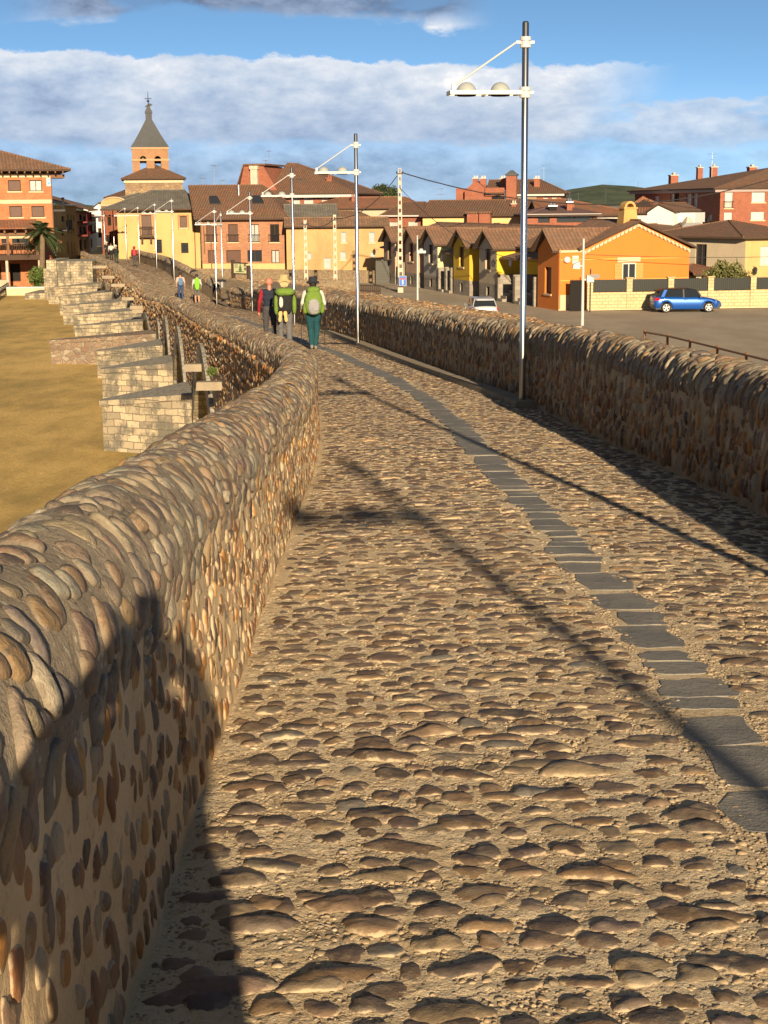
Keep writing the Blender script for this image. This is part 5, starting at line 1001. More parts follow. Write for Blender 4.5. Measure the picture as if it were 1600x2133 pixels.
# ================= the terraced cottages and the orange house
NN = Vector((at(1163, 640, 101.5).x, 101.5, 0)); FF = Vector((at(811, 600, 139).x, 139, 0)); dR = (FF - NN).normalized()
def row_pt(Y): return NN + dR * ((Y - NN.y) / dR.y)
def cottage(name, label, y0, y1, bay, mw, mlit, base, group='terraced cottages along the side street', zt=5.1, ez=3.75, wood=mWoodM, bs=.56):
    a, c = row_pt(y1), row_pt(y0); b = Bld.xy(name, label, a, c, GZ, 'house', group, 9.4); off = 1.75; D = b.D
    b0, b1 = b.L - (bay[1] - y0) / dR.y, b.L - (bay[0] - y0) / dR.y   # bay span along x (far..near)
    yr = off + (D - off) / 2
    # stone base and main body (front set back by `off`)
    if base: b.panel((0, off), (1, 0), b.L, base, mStn)
    holes = [((b0 - 1.3) if b0 > 1.6 else (b1 + .4), 1.0, (b0 - .4) if b0 > 1.6 else (b1 + 1.3), 3.0)]
    holes = [h for h in holes if h[0] > .1 and h[2] < b.L - .1]
    b.panel((0, off), (1, 0), b.L, ez + .25 - base, mlit, [(h[0], h[1] , h[2], h[3] - .6) for h in holes], z=base)
    for h in holes: b.win((0, off), (1, 0), (h[0], h[1], h[2], h[3] - .6), 'door', z=base)
    b.panel((b.L, off), (0, 1), D - off, ez, mlit if name != 'orange_house' else mw); b.panel((0, D), (0, -1), D - off, ez, mw); b.panel((b.L, D), (-1, 0), b.L, ez, mw)
    b.tri([(b.L, off, ez), (b.L, D, ez), (b.L, yr, zt)], mw); b.tri([(0, D, ez), (0, off, ez), (0, yr, zt)], mw)
    # projecting bay
    w_ = b1 - b0
    if base: b.panel((b0, 0), (1, 0), w_, base, mStn, [(w_ / 2 - .3, .25, w_ / 2 + .3, .9)]); b.win((b0, 0), (1, 0), (w_ / 2 - .3, .25, w_ / 2 + .3, .9), 'dark')
    hb = (w_ / 2 - .55, 1.0, w_ / 2 + .55, 2.75 - base * .2); b.panel((b0, 0), (1, 0), w_, ez - base, mw, [hb], z=base); b.win((b0, 0), (1, 0), hb, 'shut', sill=mPale, z=base)
    for x, ux_ in ((b1, (0, 1)), (b0, (0, -1))):
        o_ = (x, 0) if ux_[1] > 0 else (x, off)
        if base: b.panel(o_, ux_, off, base, mStn)
        b.panel(o_, ux_, off, ez - base, mlit, z=base)
    xm = (b0 + b1) / 2; zb = ez + w_ / 2 * bs
    b.tri([(b0, 0, ez), (b1, 0, ez), (xm, 0, zb)], mw)
    if name == 'orange_house': pass
    b.walls()
    rf = b.roof([(-.0, off - .45, ez - .05), (b.L + (.35 if name == 'orange_house' else 0), off - .45, ez - .05), (b.L + (.35 if name == 'orange_house' else 0), D + .4, ez - .05), (0, D + .4, ez - .05)], [(0, yr, zt), (b.L + (.35 if name == 'orange_house' else 0), yr, zt)], mTilO, gable=True)
    yb = off + (zb - ez + .15) / ((zt - ez) / (yr - off)) + .4
    oh = -.02 if name == 'orange_house' else .35
    b.roof([(b1 + oh, -.45, ez - .16), (b1 + oh, yb, ez - .16), (b0 - .35, yb, ez - .16), (b0 - .35, -.45, ez - .16)], [(xm, -.45, zb + .06), (xm, yb + .6, zb + .06)], mTilO, gable=True, name='bay_roof')
    # porch awning, steps and lamp
    px0, px1 = (b1 + .36, b.L) if b.L - b1 > b0 else (0, b0 - .36)
    if px1 - px0 > 1.2:
        g = MB(); g.hull([(px0, .1, ez - .75), (px1, .1, ez - .75), (px1, off - .01, ez - .35), (px0, off - .01, ez - .35)], [(px0, .1, ez - .62), (px1, .1, ez - .62), (px1, off - .01, ez - .22), (px0, off - .01, ez - .22)]); g.build('porch_roof', mTilO, b.root)
        g = MB(); x_ = px0 if b.L - b1 > b0 else px1 - 1.2
        for k in range(6): g.box(px0 + .2, -.2 + .3 * k, 0, px0 + 1.3, -.2 + .3 * (k + 1), .2 + .19 * k)
        g.build('porch_steps', mStn, b.root); g = MB(); g.box(px0 - .02, -.1, 0, px0 + .17, off - .01, 1.9); g.build('porch_wall', mStn, b.root); g = MB(); g.box(px1 - .25, -.1, 0, px1 - .05, off - .01, 2.0); g.build('porch_wall', mStn, b.root)
        g = MB(); g.tube((px0 + .1, -.05, ez - .9), (px0 + .1, -.45, ez - .75), .02, n=5); g.lathe([(.03, .2), (.16, .05), (.1, -.3), (.02, -.34)], px0 + .1, -.45, 6, cz=ez - 1.0); g.build('wall_lantern', mIron, b.root)
    return b, (b0, b1, ez, off, yr)
b, info = cottage('orange_house', 'bright orange house with cream stepped gable trim facing the gravel lot', 101.5, 109.0, (101.5, 105.0), mOrg, mOrg, 0, None, zt=5.63, ez=3.9, bs=.62)
EZ = info[2]; b0, b1, ez, off, yr = info; D = b.D
# orange end: gable seen full face, with trim, window, base, alarm boxes
g = MB(); n = 26
def rake(ya, za, yb_, zb_):
    for k in range(n):
        t0, t1 = k / n, (k + 1) / n; ya0, ya1 = ya + (yb_ - ya) * t0, ya + (yb_ - ya) * t1; z0_, z1_ = za + (zb_ - za) * t0, za + (zb_ - za) * t1
        g.hull([(b.L + .003, ya0, z0_ - .30), (b.L + .003, ya1, z1_ - .30), (b.L + .003, ya1, z1_ - .1), (b.L + .003, ya0, z0_ - .1)], [(b.L + .10, ya0, z0_ - .30), (b.L + .10, ya1, z1_ - .30), (b.L + .10, ya1, z1_ - .1), (b.L + .10, ya0, z0_ - .1)])
        if k % 2: m_ = (ya0 + ya1) / 2; zz_ = (z0_ + z1_) / 2; g.hull([(b.L + .10, ya0, z0_ - .26), (b.L + .10, ya1, z1_ - .26), (b.L + .10, ya1, z1_ - .12), (b.L + .10, ya0, z0_ - .12)], [(b.L + .24, ya0, z0_ - .26), (b.L + .24, ya1, z1_ - .26), (b.L + .24, ya1, z1_ - .12), (b.L + .24, ya0, z0_ - .12)])
rake(off, 3.9, yr, 5.63); rake(D, 3.9, yr, 5.63); g.build('gable_trim', mPale, b.root)
g = MB(); g.box(b.L + .003, 0, 0, b.L + .06, off - .1, 1.0); g.box(b.L + .003, 0, 3.74, b.L + .10, off, 3.89); g.build('base_trim', mPale, b.root)
g = MB()
for z in (1.35 + .55, 3.25): g.box(b.L + .002, .0, z, b.L + .025, D, z + .05)
g.build('score_line', mat('soft_orange_trim', plaster((.84, .42, .10), .1)), b.root)
u0, v1 = b.px(1296, 548, side=b.L); u1, v0 = b.px(1323, 600, side=b.L); w = MB()
w.box(b.L - .001, u0, v0, b.L + .012, u1, v1, 0); f_ = w.build('window', mGls, b.root)
w = MB(); um = (u0 + u1) / 2
for q in (u0, um - .06, u1 - .06): w.box(b.L + .012, q, v0, b.L + .05, q + .07, v1)
w.box(b.L + .012, u0, v1 - .07, b.L + .052, u1, v1); w.build('frame', mWp, f_)
w = MB(); u2 = b.px(1280, 560, side=b.L)[0]; u3 = b.px(1339, 560, side=b.L)[0]; w.box(b.L + .012, u2, v0, b.L + .06, u0 - .01, v1); mS_ = mat('orange_shutter', slats((.72, .30, .08), .2)); w.build('shutter', mS_, f_); w = MB(); w.box(b.L + .012, u1 + .01, v0, b.L + .06, u3, v1); w.build('shutter', mS_, f_)
w = MB(); w.box(b.L + .003, b.px(1285, 545, side=b.L)[0], v1 + .05, b.L + .09, b.px(1333, 545, side=b.L)[0], v1 + .38); w.build('lintel', mPale, f_)
u, v = b.px(1180, 541, side=b.L); w = MB(); w.lathe([(0, -.22), (.2, -.18), (.22, 0), (.18, .2), (0, .24)], 0, 0, 14); o = w.build('alarm_box', mat('grey_enamel', col=(.55, .56, .56), rough=.4), b.root); o.rotation_euler = (0, math.pi / 2, 0); o.scale = (1, 1.1, .5); o.location = (b.L + .13, u, v)
w = MB(); 
for dv_ in (.14, -.14): w.box(b.L + .003, u + .42, v + dv_ - .11, b.L + .03, u + .85, v + dv_ + .11)
w.build('wall_plaque', mWp, b.root)
w = MB(); w.tube((b.L + .06, .06, .1), (b.L + .06, .06, 4.0), .05, n=6); w.tube((b.L + .07, off + .03, .1), (b.L + .07, off + .03, 4.0), .045, n=6); w.build('downpipe', mat('orange_pipe', col=(.55, .22, .06)), b.root)
c_ = b.px(1336, 462, side=b.L - 2.2); g = MB(); zc = b.h(1336, 462, 0); y_ = yr; x_ = b.L - 1.6
g.hull([(x_ - .6, y_ - .6, 5.0), (x_ + .6, y_ - .6, 5.0), (x_ + .6, y_ + .6, 5.0), (x_ - .6, y_ + .6, 5.0)], [(x_ - .42, y_ - .42, 6.5), (x_ + .42, y_ - .42, 6.5), (x_ + .42, y_ + .42, 6.5), (x_ - .42, y_ + .42, 6.5)])
g.box(x_ - .5, y_ - .5, 6.502, x_ + .5, y_ + .5, 6.6)
for i in range(8):
    t0, t1 = math.pi * i / 8, math.pi * (i + 1) / 8; f2 = lambda t, r: (y_ - r * math.cos(t), 6.6 + r * math.sin(t)); g.hull([(x_ + .4, *f2(t0, .26)), (x_ + .4, *f2(t1, .26)), (x_ + .4, *f2(t1, .40)), (x_ + .4, *f2(t0, .40))], [(x_ - .4, *f2(t0, .26)), (x_ - .4, *f2(t1, .26)), (x_ - .4, *f2(t1, .40)), (x_ - .4, *f2(t0, .40))])
g.build('chimney', mat('ochre_chimney_plaster', plaster((.62, .36, .12), .4)), b.root)
cottage('cottage', 'cottage with cream bay and vivid yellow porch wall, next to the orange house', 109.0, 117.2, (112.6, 116.2), mBei, mBYel, 1.15)
cottage('cottage', 'mustard yellow cottage with white corner strip, second beyond the orange house', 117.2, 123.6, (118.3, 121.9), mMus, mMus, 1.15)
cottage('cottage', 'pale yellow cottage with grey stone base, in the middle of the terrace', 123.6, 130.2, (125.7, 129.2), mat('grey_plaster', plaster((.42, .41, .37), .3)), mLYel, 1.15)
cottage('cottage', 'peach stone cottage with dark doorway, near the far end of the terrace', 130.2, 135.9, (131.0, 134.2), mPeach, mPeach, 1.15)
cottage('cottage', 'brownish end cottage partly hidden by the tall concrete post, farthest of the terrace', 135.9, 142.2, (137.2, 140.6), mat('brown_plaster', plaster((.30, .22, .17), .4)), mPeach, 1.15)
# dark sheds beyond the terrace with the corrugated fence
p = at(784, 590, 143); m = MB(); a, c = at(783, 600, 139), at(812, 600, 137)
m.box(a.x, 139, GZ, c.x, 142, GZ + 1.9)
for k in range(6): m.prism([(a.x + .2 * k, GZ + 1.9), (a.x + .2 * k + .2, GZ + 1.9), (a.x + .2 * k + .1, GZ + 2.02)], 'y', 139, 142)
tag(m.build('dark_shed', [mat('dark_boards', slats((.07, .07, .06), .25))]), 'low dark shed with jagged top at the far end of the terrace', 'shed')
# ================================================================ street furniture
mSteel = mat('brushed_steel', col=(.50, .50, .49), rough=.28, metal=1.0); mWhP = mat('lamp_white', col=(.52, .53, .52), rough=.4); mPlas = mat('opal_glass', col=(.36, .39, .37), rough=.3)
def make_lamp():
    r = empty('bridge_lamp', (0, 0, 0)); g = MB(); g.lathe([(.045, -.06), (.045, 5.15), (.03, 5.17), (0, 5.17)], n=20); g.build('pole', mSteel, r, True)
    for z in (4.90, 4.25):
        g = MB(); g.lathe([(.046, -.07), (.075, -.07), (.075, -.02), (.062, -.02), (.062, .02), (.075, .02), (.075, .07), (.046, .07)], n=14, cz=z)
        g.box(-.13, -.018, z - .018, -.06, .018, z + .018); g.box(.06, -.018, z - .018, .12, .018, z + .018); g.build('collar', mWhP, r)
    g = MB(); g.tube((-.12, 0, 4.90), (-.98, 0, 4.33), .013, n=8); g.box(-1.0, -.02, 4.28, -.95, .02, 4.36); g.build('brace', mWhP, r)
    g = MB()
    for y0, y1 in ((-.17, -.145), (.145, .17)): g.box(-1.02, y0, 4.215, -.10, y1, 4.268)
    g.box(-1.045, -.17, 4.215, -1.02, .17, 4.268); g.box(-.10, -.17, 4.215, -.07, .17, 4.268); g.box(-.57, -.144, 4.20, -.545, .144, 4.24); g.build('arm_tray', mWhP, r)
    for x in (-.80, -.34):
        g = MB(); g.lathe([(.135, 0)] + [(.135 * math.cos(a), .135 * math.sin(a)) for a in (.3, .6, .9, 1.2)] + [(0, .135)], x, 0, 16, cz=4.25); g.build('lamp_dome', mPlas, r, True)
        g = MB(); g.lathe([(.14, .0), (.14, -.02), (.12, -.04), (0, -.042)], x, 0, 16, cz=4.24); g.build('reflector', mDark, r, True)
    return r
lamp = make_lamp(); KM = {}
for c in bpy.data.objects:
    if c.parent: KM.setdefault(c.parent.name, []).append(c)
LP = [(1.95, 21.41, None, 'tallest steel bridge lamp, nearest the camera, against the sky'), (-.61, 38.44, None, 'steel bridge lamp behind the hiker in teal trousers, second nearest'), (-2.95, 51.89, None, 'steel bridge lamp just behind the hikers, in front of the long ochre house'), (-5.69, 67.76, None, 'steel bridge lamp beside the information board, in front of the brown brick house'),
      (-8.82, 82.55, None, 'steel bridge lamp beside the grey litter bin'), (-13.01, 97.21, None, 'steel bridge lamp rising behind the hiker in pink'), (-17.59, 121.5, None, 'steel bridge lamp before the balcony of the yellow house'), (-21.9, 140.7, None, 'far steel bridge lamp just right of the hiker in red'),
      (at(264, 540, 150).x, 150, None, 'far steel bridge lamp just left of the hiker in red'), (at(239, 540, 165).x, 165, None, 'far thin bridge lamp at the left corner of the yellow house'), (at(220, 540, 176).x, 176, None, 'farthest thin bridge lamp, at the mouth of the street'),
      (at(464, 597, 103).x, 103, -3.9, 'steel lamp standing behind the litter bin beyond the parapet'),
      (2.74, 4.4, None, 'steel bridge lamp beside the camera whose sharp shadow follows the slate line'), (3.16, -8.1, None, 'steel bridge lamp behind the camera whose soft shadow crosses the cobbles')]
for i, (x, y, z, lb) in enumerate(LP):
    o = lamp if i == 0 else copy_tree(lamp, KM); yy = min(max(y, -15), 170); sl_ = float(XL(yy + 1) - XL(yy - 1)) / 2
    o.location = (x, y, float(ZD(yy)) if z is None else z); o.rotation_euler = (0, 0, -math.atan(sl_) * 1.0 if i != 11 else math.radians(70)); tag(o, lb, 'street lamp', 'steel lamps along the bridge')
# concrete posts with moulded recesses
def conc_post(px_, d, top, label):
    p = at(px_, 600, d); r = empty('concrete_post', (p.x, d, GZ), .1, label, 'utility pole', 'concrete utility posts'); H = at(px_, top, d).z - GZ; g = MB(); w0, w1 = .22 if H > 8 else .17, .13 if H > 8 else .12
    for a, b_, c, dd in ((-1, -.55, -.6, .6), (.55, 1, -.6, .6)):
        g.hull([(a * w0, c * w0, 0), (b_ * w0, c * w0, 0), (b_ * w0, dd * w0, 0), (a * w0, dd * w0, 0)], [(a * w1, c * w1, H), (b_ * w1, c * w1, H), (b_ * w1, dd * w1, H), (a * w1, dd * w1, H)])
    k = .0
    while k < H: w = w0 + (w1 - w0) * k / H; t = .32 if k else .7; g.box(-w * .549, -w * .5, k, w * .549, w * .5, min(H, k + t)); k += t + .30
    g.build('shaft', mConc, r)
    g = MB(); g.box(-.3, -.2, H - .45, .3, -.12, H - .38); g.lathe([(.05, 0), (.05, .12), (0, .12)], -.25, -.16, 8, cz=H - .38); g.lathe([(.05, 0), (.05, .12), (0, .12)], .25, -.16, 8, cz=H - .38); g.build('crossarm', mIron, r); return Vector((p.x, d, GZ + H - .3))
c1 = conc_post(834, 124, 350, 'tall concrete utility post carrying the overhead cable and a blue sign'); c2 = conc_post(699, 128, 447, 'short perforated concrete post in front of the long ochre house, right one'); c3 = conc_post(638, 130, 457, 'short perforated concrete post in front of the long ochre house, left one')
def cable(a, b_, sag, r, label):
    pts = [Vector(a).lerp(Vector(b_), k / 16) - Vector((0, 0, sag * 4 * (k / 16) * (1 - k / 16))) for k in range(17)]; g = MB(); g.path(pts, r, 5); tag(g.build('overhead_cable', mIron), label, 'cable', 'overhead cables')
cable(c1, at(1640, 362, 140), 2.6, .045, 'overhead cable sagging from the tall concrete post to the right edge')
cable(c1 - Vector((.2, 0, .3)), c2, .9, .035, 'overhead cable dropping from the tall concrete post to the right short post')
cable(c2, c3, .5, .03, 'overhead cable between the two short concrete posts')
cable(c1 - Vector((0, 0, 1.2)), at(1130, 545, 105), 1.4, .022, 'thin cable running from the tall concrete post over the cottages')
cable(at(1222, 530, 101), at(1640, 534, 103), .12, .018, 'thin black cable strung across the orange gable')
# blue dead-end sign
p = at(839, 585, 123.4); s_ = empty('dead_end_sign', p, 0, 'blue square dead end sign on the tall concrete post', 'road sign'); g = MB(); w = .30; g.box(-w, -.02, -.40, w, .02, .40); g.build('panel', mat('sign_blue', col=(.01, .12, .52), rough=.4), s_)
g = MB(); g.box(-.055, -.03, -.28, .055, -.021, .12); g.build('white_bar', mWp, s_); g = MB(); g.box(-.17, -.032, .10, .17, -.0225, .22); g.build('red_bar', mat('sign_red', col=(.6, .03, .02), rough=.4), s_)
g = MB()
for e_ in ((-w, -.40, w, -.375), (-w, .375, w, .40), (-w, -.375, -w + .025, .375), (w - .025, -.375, w, .375)): g.box(e_[0], -.026, e_[1], e_[2], -.0205, e_[3])
g.build('white_border', mWp, s_)
# slim lamps of the lot
def slim(px_, d, top, base, label, flood):
    p = at(px_, base, d); r = empty('slim_street_lamp', (p.x, d, p.z), 0, label, 'street lamp'); H = at(px_, top, d).z - p.z; g = MB(); g.tube((0, 0, 0), (0, 0, H), .055, .035, n=10); g.build('pole', mWhP, r, False)
    if flood:
        for s2, zz_ in ((-1, .9), (1, 1.35)): g = MB(); g.hull([(s2 * .12, -.12, H - zz_ - .1), (s2 * .36, -.10, H - zz_ - .08), (s2 * .36, .10, H - zz_ - .08), (s2 * .12, .12, H - zz_ - .1)], [(s2 * .12, -.12, H - zz_ + .16), (s2 * .34, -.10, H - zz_ + .05), (s2 * .34, .10, H - zz_ + .05), (s2 * .12, .12, H - zz_ + .16)]); g.tube((0, 0, H - zz_), (s2 * .2, 0, H - zz_), .03, n=6); g.build('floodlight', mWhP, r)
    else: g = MB(); g.box(-.03, -.08, H - .95, .45, .08, H - .82); g.tube((0, 0, H - .9), (.2, 0, H - .9), .03); g.lathe([(.13, 0), (.09, .1), (0, .13)], .2, 0, 10, cz=H - .82); g.build('lamp_head', mWhP, r)
    return r
slim(1213, 52, 497, 678, 'slim white pole with two floodlights, standing on the stone block before the orange house', True); slim(870, 84, 490, 628, 'slim white street lamp right of the blue sign, in front of the cottages', False)
p = at(1214, 690, 50.3); m = MB(); m.box(p.x - .14, 51.7, p.z - .9, p.x + .16, 52.3, at(1213, 678, 52).z, 0, .01); tag(m.build('stone_block', M_spout), 'pale stone block carrying the slim floodlight pole', 'stone block')
p = at(1229, 640, 99.6); r = empty('direction_sign', (p.x, p.y, GZ), 0, 'small grey arrow plate on a dark post beside the orange house gate', 'sign'); g = MB(); g.tube((0, 0, 0), (0, 0, 2.75), .045, n=8); g.build('post', mIron, r); g = MB(); g.prism([(-.08, 2.15), (.50, 2.15), (.62, 2.28), (.50, 2.42), (-.08, 2.42)], 'y', -.08, -.05); g.build('plate', mat('sign_grey', col=(.22, .21, .20), rough=.6), r)
# information board and litter bin
a, c = at(487, 600, 91), at(519, 600, 90); zb = at(503, 597, 90).z; r = empty('information_board', ((a.x + c.x) / 2, 90.5, zb - .3), math.atan2(c.y - a.y, c.x - a.x), 'wooden framed information board with a small tree picture', 'information board'); w = (c - a).length / 2; zt = at(487, 541, 91).z - zb + .3
for q in (-1, 1): g = MB(); g.box(q * w - .09, -.09, 0, q * w + .09, .09, zt - (.3 if q > 0 else 0)); g.build('post', mWood, r)
z1, z0 = at(503, 549, 90.5).z - zb + .3, at(503, 569, 90.5).z - zb + .3; g = MB(); g.box(-w + .1, -.04, z0, w - .1, .03, z1); g.build('panel', mat('board_green', col=(.62, .62, .34), rough=.5), r)
g = MB(); zc = (z0 + z1) / 2
for t_, w_ in ((.22, .05), (.12, .12), (0, .17), (-.12, .22)): g.prism([(-w_, zc + t_ - .08), (w_, zc + t_ - .08), (0, zc + t_ + .09)], 'y', -.05 - w_ * .01, -.0405)
g.build('tree_picture', mat('print_green', col=(.10, .16, .05)), r)
g = MB()
for x_, zz_ in ((w * .6, zc + .2), (w * .62, zc - .02)): g.box(x_ - .09, -.046, zz_ - .08, x_ + .09, -.0405, zz_ + .08)
for k in range(4): g.box(-w * .75, -.046, zc + .22 - k * .06, -w * .3, -.0405, zc + .24 - k * .06)
g.box(-w * .6, -.046, z0 + .07, w * .5, -.0405, z0 + .11); g.build('caption', mat('print_brown', col=(.16, .13, .09)), r)
g = MB(); g.box(-w + .08, -.06, z1, w - .08, .05, z1 + .06); g.box(-w + .08, -.06, z0 - .07, w - .08, .05, z0); g.build('frame', mWood, r)
p = at(462, 601, 88); r = empty('litter_bin', p, 0, 'grey litter bin with dark lid, by the gap in the parapet', 'litter bin'); g = MB(); g.lathe([(0, .0), (.22, .0), (.26, .38), (0, .38)], n=16); g.build('bin_body', mGal, r, False); g = MB(); g.lathe([(.28, .38), (.28, .44), (.18, .5), (0, .52)], n=16); g.build('lid', mIron, r)
g = MB(); g.tube((0, .3, -.5), (0, .3, .5), .03); g.box(-.03, .2, .2, .03, .3, .25); g.build('post', mIron, r)
# low stone wall and paths behind, seen over the parapet
for (x0, d0, x1, d1, py, h, lb) in ((300, 150, 812, 139, 561, .75, 'low rubble wall running below the brick and ochre houses'), (560, 112, 745, 110, 584, .45, 'low stone kerb wall below the concrete posts')):
    a, c = at(x0, py, d0), at(x1, py, d1); dv_ = (c - a).to_2d().normalized(); n2 = Vector((-dv_.y, dv_.x)); m = MB(); q = [(a.x, a.y), (c.x, c.y), (c.x + n2.x * .5, c.y + n2.y * .5), (a.x + n2.x * .5, a.y + n2.y * .5)]
    zt = at(560, py, (d0 + d1) / 2).z; m.hull([(x, y, GZ) for x, y in q], [(x, y, zt) for x, y in q]); tag(m.build('stone_wall', M_rub), lb, 'wall')
m = MB(); a, c = at(420, 560, 147), at(805, 560, 139.6); m.hull([(a.x, a.y + .5, GZ), (c.x, c.y + .5, GZ), (c.x + 2, 152, GZ), (a.x - 12, 165, GZ)], [(a.x, a.y + .5, -4.95), (c.x, c.y + .5, -4.95), (c.x + 2, 152, -4.95), (a.x - 12, 165, -4.95)]); tag(m.build('raised_pavement', M_lot), kind='structure')
g = MB(); a, c = at(738, 600, 118), at(792, 600, 116); n = 14
for k in range(n + 1): q = a.lerp(c, k / n); g.tube((q.x, q.y, GZ), (q.x, q.y, GZ + 1.0), .05, n=5)
for z in (.95, .55, .2): g.tube((a.x, a.y, GZ + z), (c.x, c.y, GZ + z), .04, n=5)
tag(g.build('picket_fence', mWood), 'dark wooden fence seen behind the hiker in the dark hat', 'fence')
# rail fence at the right edge of the lot
fp = [(1342, 712, 77.9), (1390, 721, 75), (1437, 733, 71.5), (1494, 748, 67.5), (1554, 764, 63.6), (1630, 784, 59)]
r = empty('rail_fence', on(fp[0][0], fp[0][1], GZ), 0, 'rustic wooden rail fence along the gravel lot at the right edge', 'fence'); o_ = r.location.copy(); P_ = [on(a_, b_, GZ) - o_ for a_, b_, _ in fp]
for p in P_: g = MB(); g.tube(p, p + Vector((.02, 0, .62)), .075, .065, n=8); g.build('post', mWoodM, r)
g = MB(); g.path([p + Vector((0, -.07, .50)) for p in P_], .05, 6); g.build('rail', mWoodM, r)
for k in (3, 4): g = MB(); g.tube(P_[k] + Vector((0, 0, .42)), P_[k] + Vector((-1.1, .5, .02)), .045, n=6); g.build('strut', mWoodM, r)
# boundary fence: cream block wall, pillars, dark panels
A_, B_ = at(1222, 640, 100.9), at(1690, 640, 102.6); dv_ = (B_ - A_); dv_.z = 0; Lf = dv_.length; r = empty('boundary_fence', (A_.x, A_.y, GZ), math.atan2(dv_.y, dv_.x), 'cream block wall with pillars and dark green panels behind the blue car', 'fence')
mBlk = mat('cream_block', ashlar((.66, .52, .28), (.58, .45, .25), .4, .2, .15, False)); g = MB(); g.box(0, -.1, 0, Lf, .1, 1.18); g.build('block_wall', mBlk, r)
xs = [(at(px_, 620, 101.2) - A_).length for px_ in (1227, 1308, 1398, 1484, 1576, 1660)]
for k, x in enumerate(xs):
    if k == 0: x = .18
    g = MB(); g.box(x - .19, -.17, 0, x + .19, .17, 2.05); g.box(x - .25, -.23, 2.05, x + .25, .23, 2.13); g.build('pillar', mBlk, r)
    if k < len(xs) - 1:
        g = MB(); x1 = xs[k + 1] - .2; g.box(x + .2, -.02, 1.22, x1, .01, 2.0, 0)
        q = x + .25
        while q < x1 - .05: g.box(q, -.045, 1.22, q + .05, -.021, 2.02); q += .13
        g.build('fence_panel', mat('dark_green_metal', col=(.008, .011, .009), rough=.6), r)
g = MB(); g.box(0, -.35, .04, Lf, -.11, .12); g.build('kerb', mPale, r)
p = at(1200, 640, 100.7); g = MB(); g.box(p.x - .42, 100.6, GZ, p.x + .42, 100.68, GZ + 2.0); 
for k in range(7): g.box(p.x - .4 + .12 * k, 100.57, GZ + .05, p.x - .36 + .12 * k, 100.598, GZ + 2.05)
tag(g.build('metal_gate', mDark), 'black metal gate between the orange wall and the first pillar', 'gate')
# railing at far left of the field
a, c = on(-20, 640, GZ), on(18, 612, GZ); g = MB()
for k in range(16): q = a.lerp(c, k / 15); g.tube((q.x, q.y, GZ), (q.x, q.y, GZ + .95), .03, n=5)
for z in (.9, .15): g.tube((a.x, a.y, GZ + z), (c.x, c.y, GZ + z), .035, n=5)
for k in range(15): q, w_ = a.lerp(c, k / 15), a.lerp(c, (k + 1) / 15); g.tube((q.x, q.y, GZ + .15), (w_.x, w_.y, GZ + .9), .02, n=4)
tag(g.build('field_railing', mIron), 'dark cross-braced railing at the left edge of the field', 'railing')
# ================================================================ plants
def leafm(name, c1, c2): return mat(name, lambda t, b: (setc(t, b, ramp(t, attr(t, 'rnd'), [(0, c1), (1, c2)])), setattr(b.inputs['Subsurface Weight'], 'default_value', 0.0)), rough=.7)
mL1 = leafm('dark_leaves', (.022, .038, .012), (.065, .09, .028)); mL2 = leafm('bush_leaves', (.05, .09, .015), (.14, .19, .04)); mL3 = leafm('olive_leaves', (.10, .11, .03), (.20, .19, .06)); mBark = mat('bark', mortar((.16, .11, .07), (.22, .16, .10), (.07, .05, .03)))
def foliage(name, parent, m, clumps, n, size):
    g = NM(); tot = sum(c[3] * c[4] * c[5] for c in clumps)
    for cx_, cy_, cz_, rx_, ry_, rz_ in clumps:
        k = max(30, int(n * rx_ * ry_ * rz_ / tot)); d = rng.normal(0, 1, (k, 3)); d /= np.linalg.norm(d, axis=1)[:, None]; d *= (rng.random(k) ** .45 * rng.uniform(.8, 1.15, k))[:, None]
        c = np.array([cx_, cy_, cz_]) + d * np.array([rx_, ry_, rz_]); t = rng.normal(0, 1, (k, 3)); t /= np.linalg.norm(t, axis=1)[:, None]; b_ = np.cross(t, rng.normal(0, 1, (k, 3))); b_ /= np.linalg.norm(b_, axis=1)[:, None]; s2 = (size * rng.uniform(.6, 1.4, k))[:, None]
        v = np.stack([c - t * s2, c + b_ * s2 * .45, c + t * s2, c - b_ * s2 * .45], 1).reshape(-1, 3); g.add(v, np.arange(4 * k).reshape(-1, 4), None, 0, np.repeat(rng.random(k), 4))
    return g.build(name, m, parent, smooth=False)
def tree(px_, py0, d, w, h, label, cat='tree', lm=mL1, n=9000, zb=None):
    z0 = at(px_, py0, d).z; base = GZ if zb is None else zb; r = empty('leafy_tree', (at(px_, py0, d).x, d, base), 0, label, cat); H = z0 - base; cl = []
    for k in range(16): a_ = R_.uniform(0, 6.28); q = R_.uniform(.0, .8); cl.append((math.cos(a_) * w * q, math.sin(a_) * w * q * .8, H - h * R_.uniform(.35, .8) * (.6 + q * .5), w * R_.uniform(.22, .36), w * R_.uniform(.22, .36), h * R_.uniform(.16, .26)))
    foliage('crown', r, lm, cl, n, .16); g = MB(); g.tube((0, 0, 0), (0, 0, H - h * .6), .3, .18, n=8)
    for c in cl[:7]: g.tube((0, 0, H - h * .8), c[:3], .12, .03, n=5)
    g.build('trunk', mBark, r); return r
tree(790, 373, 230, 3.0, 7.5, 'round dark green tree behind the small brick and ochre houses', n=30000)
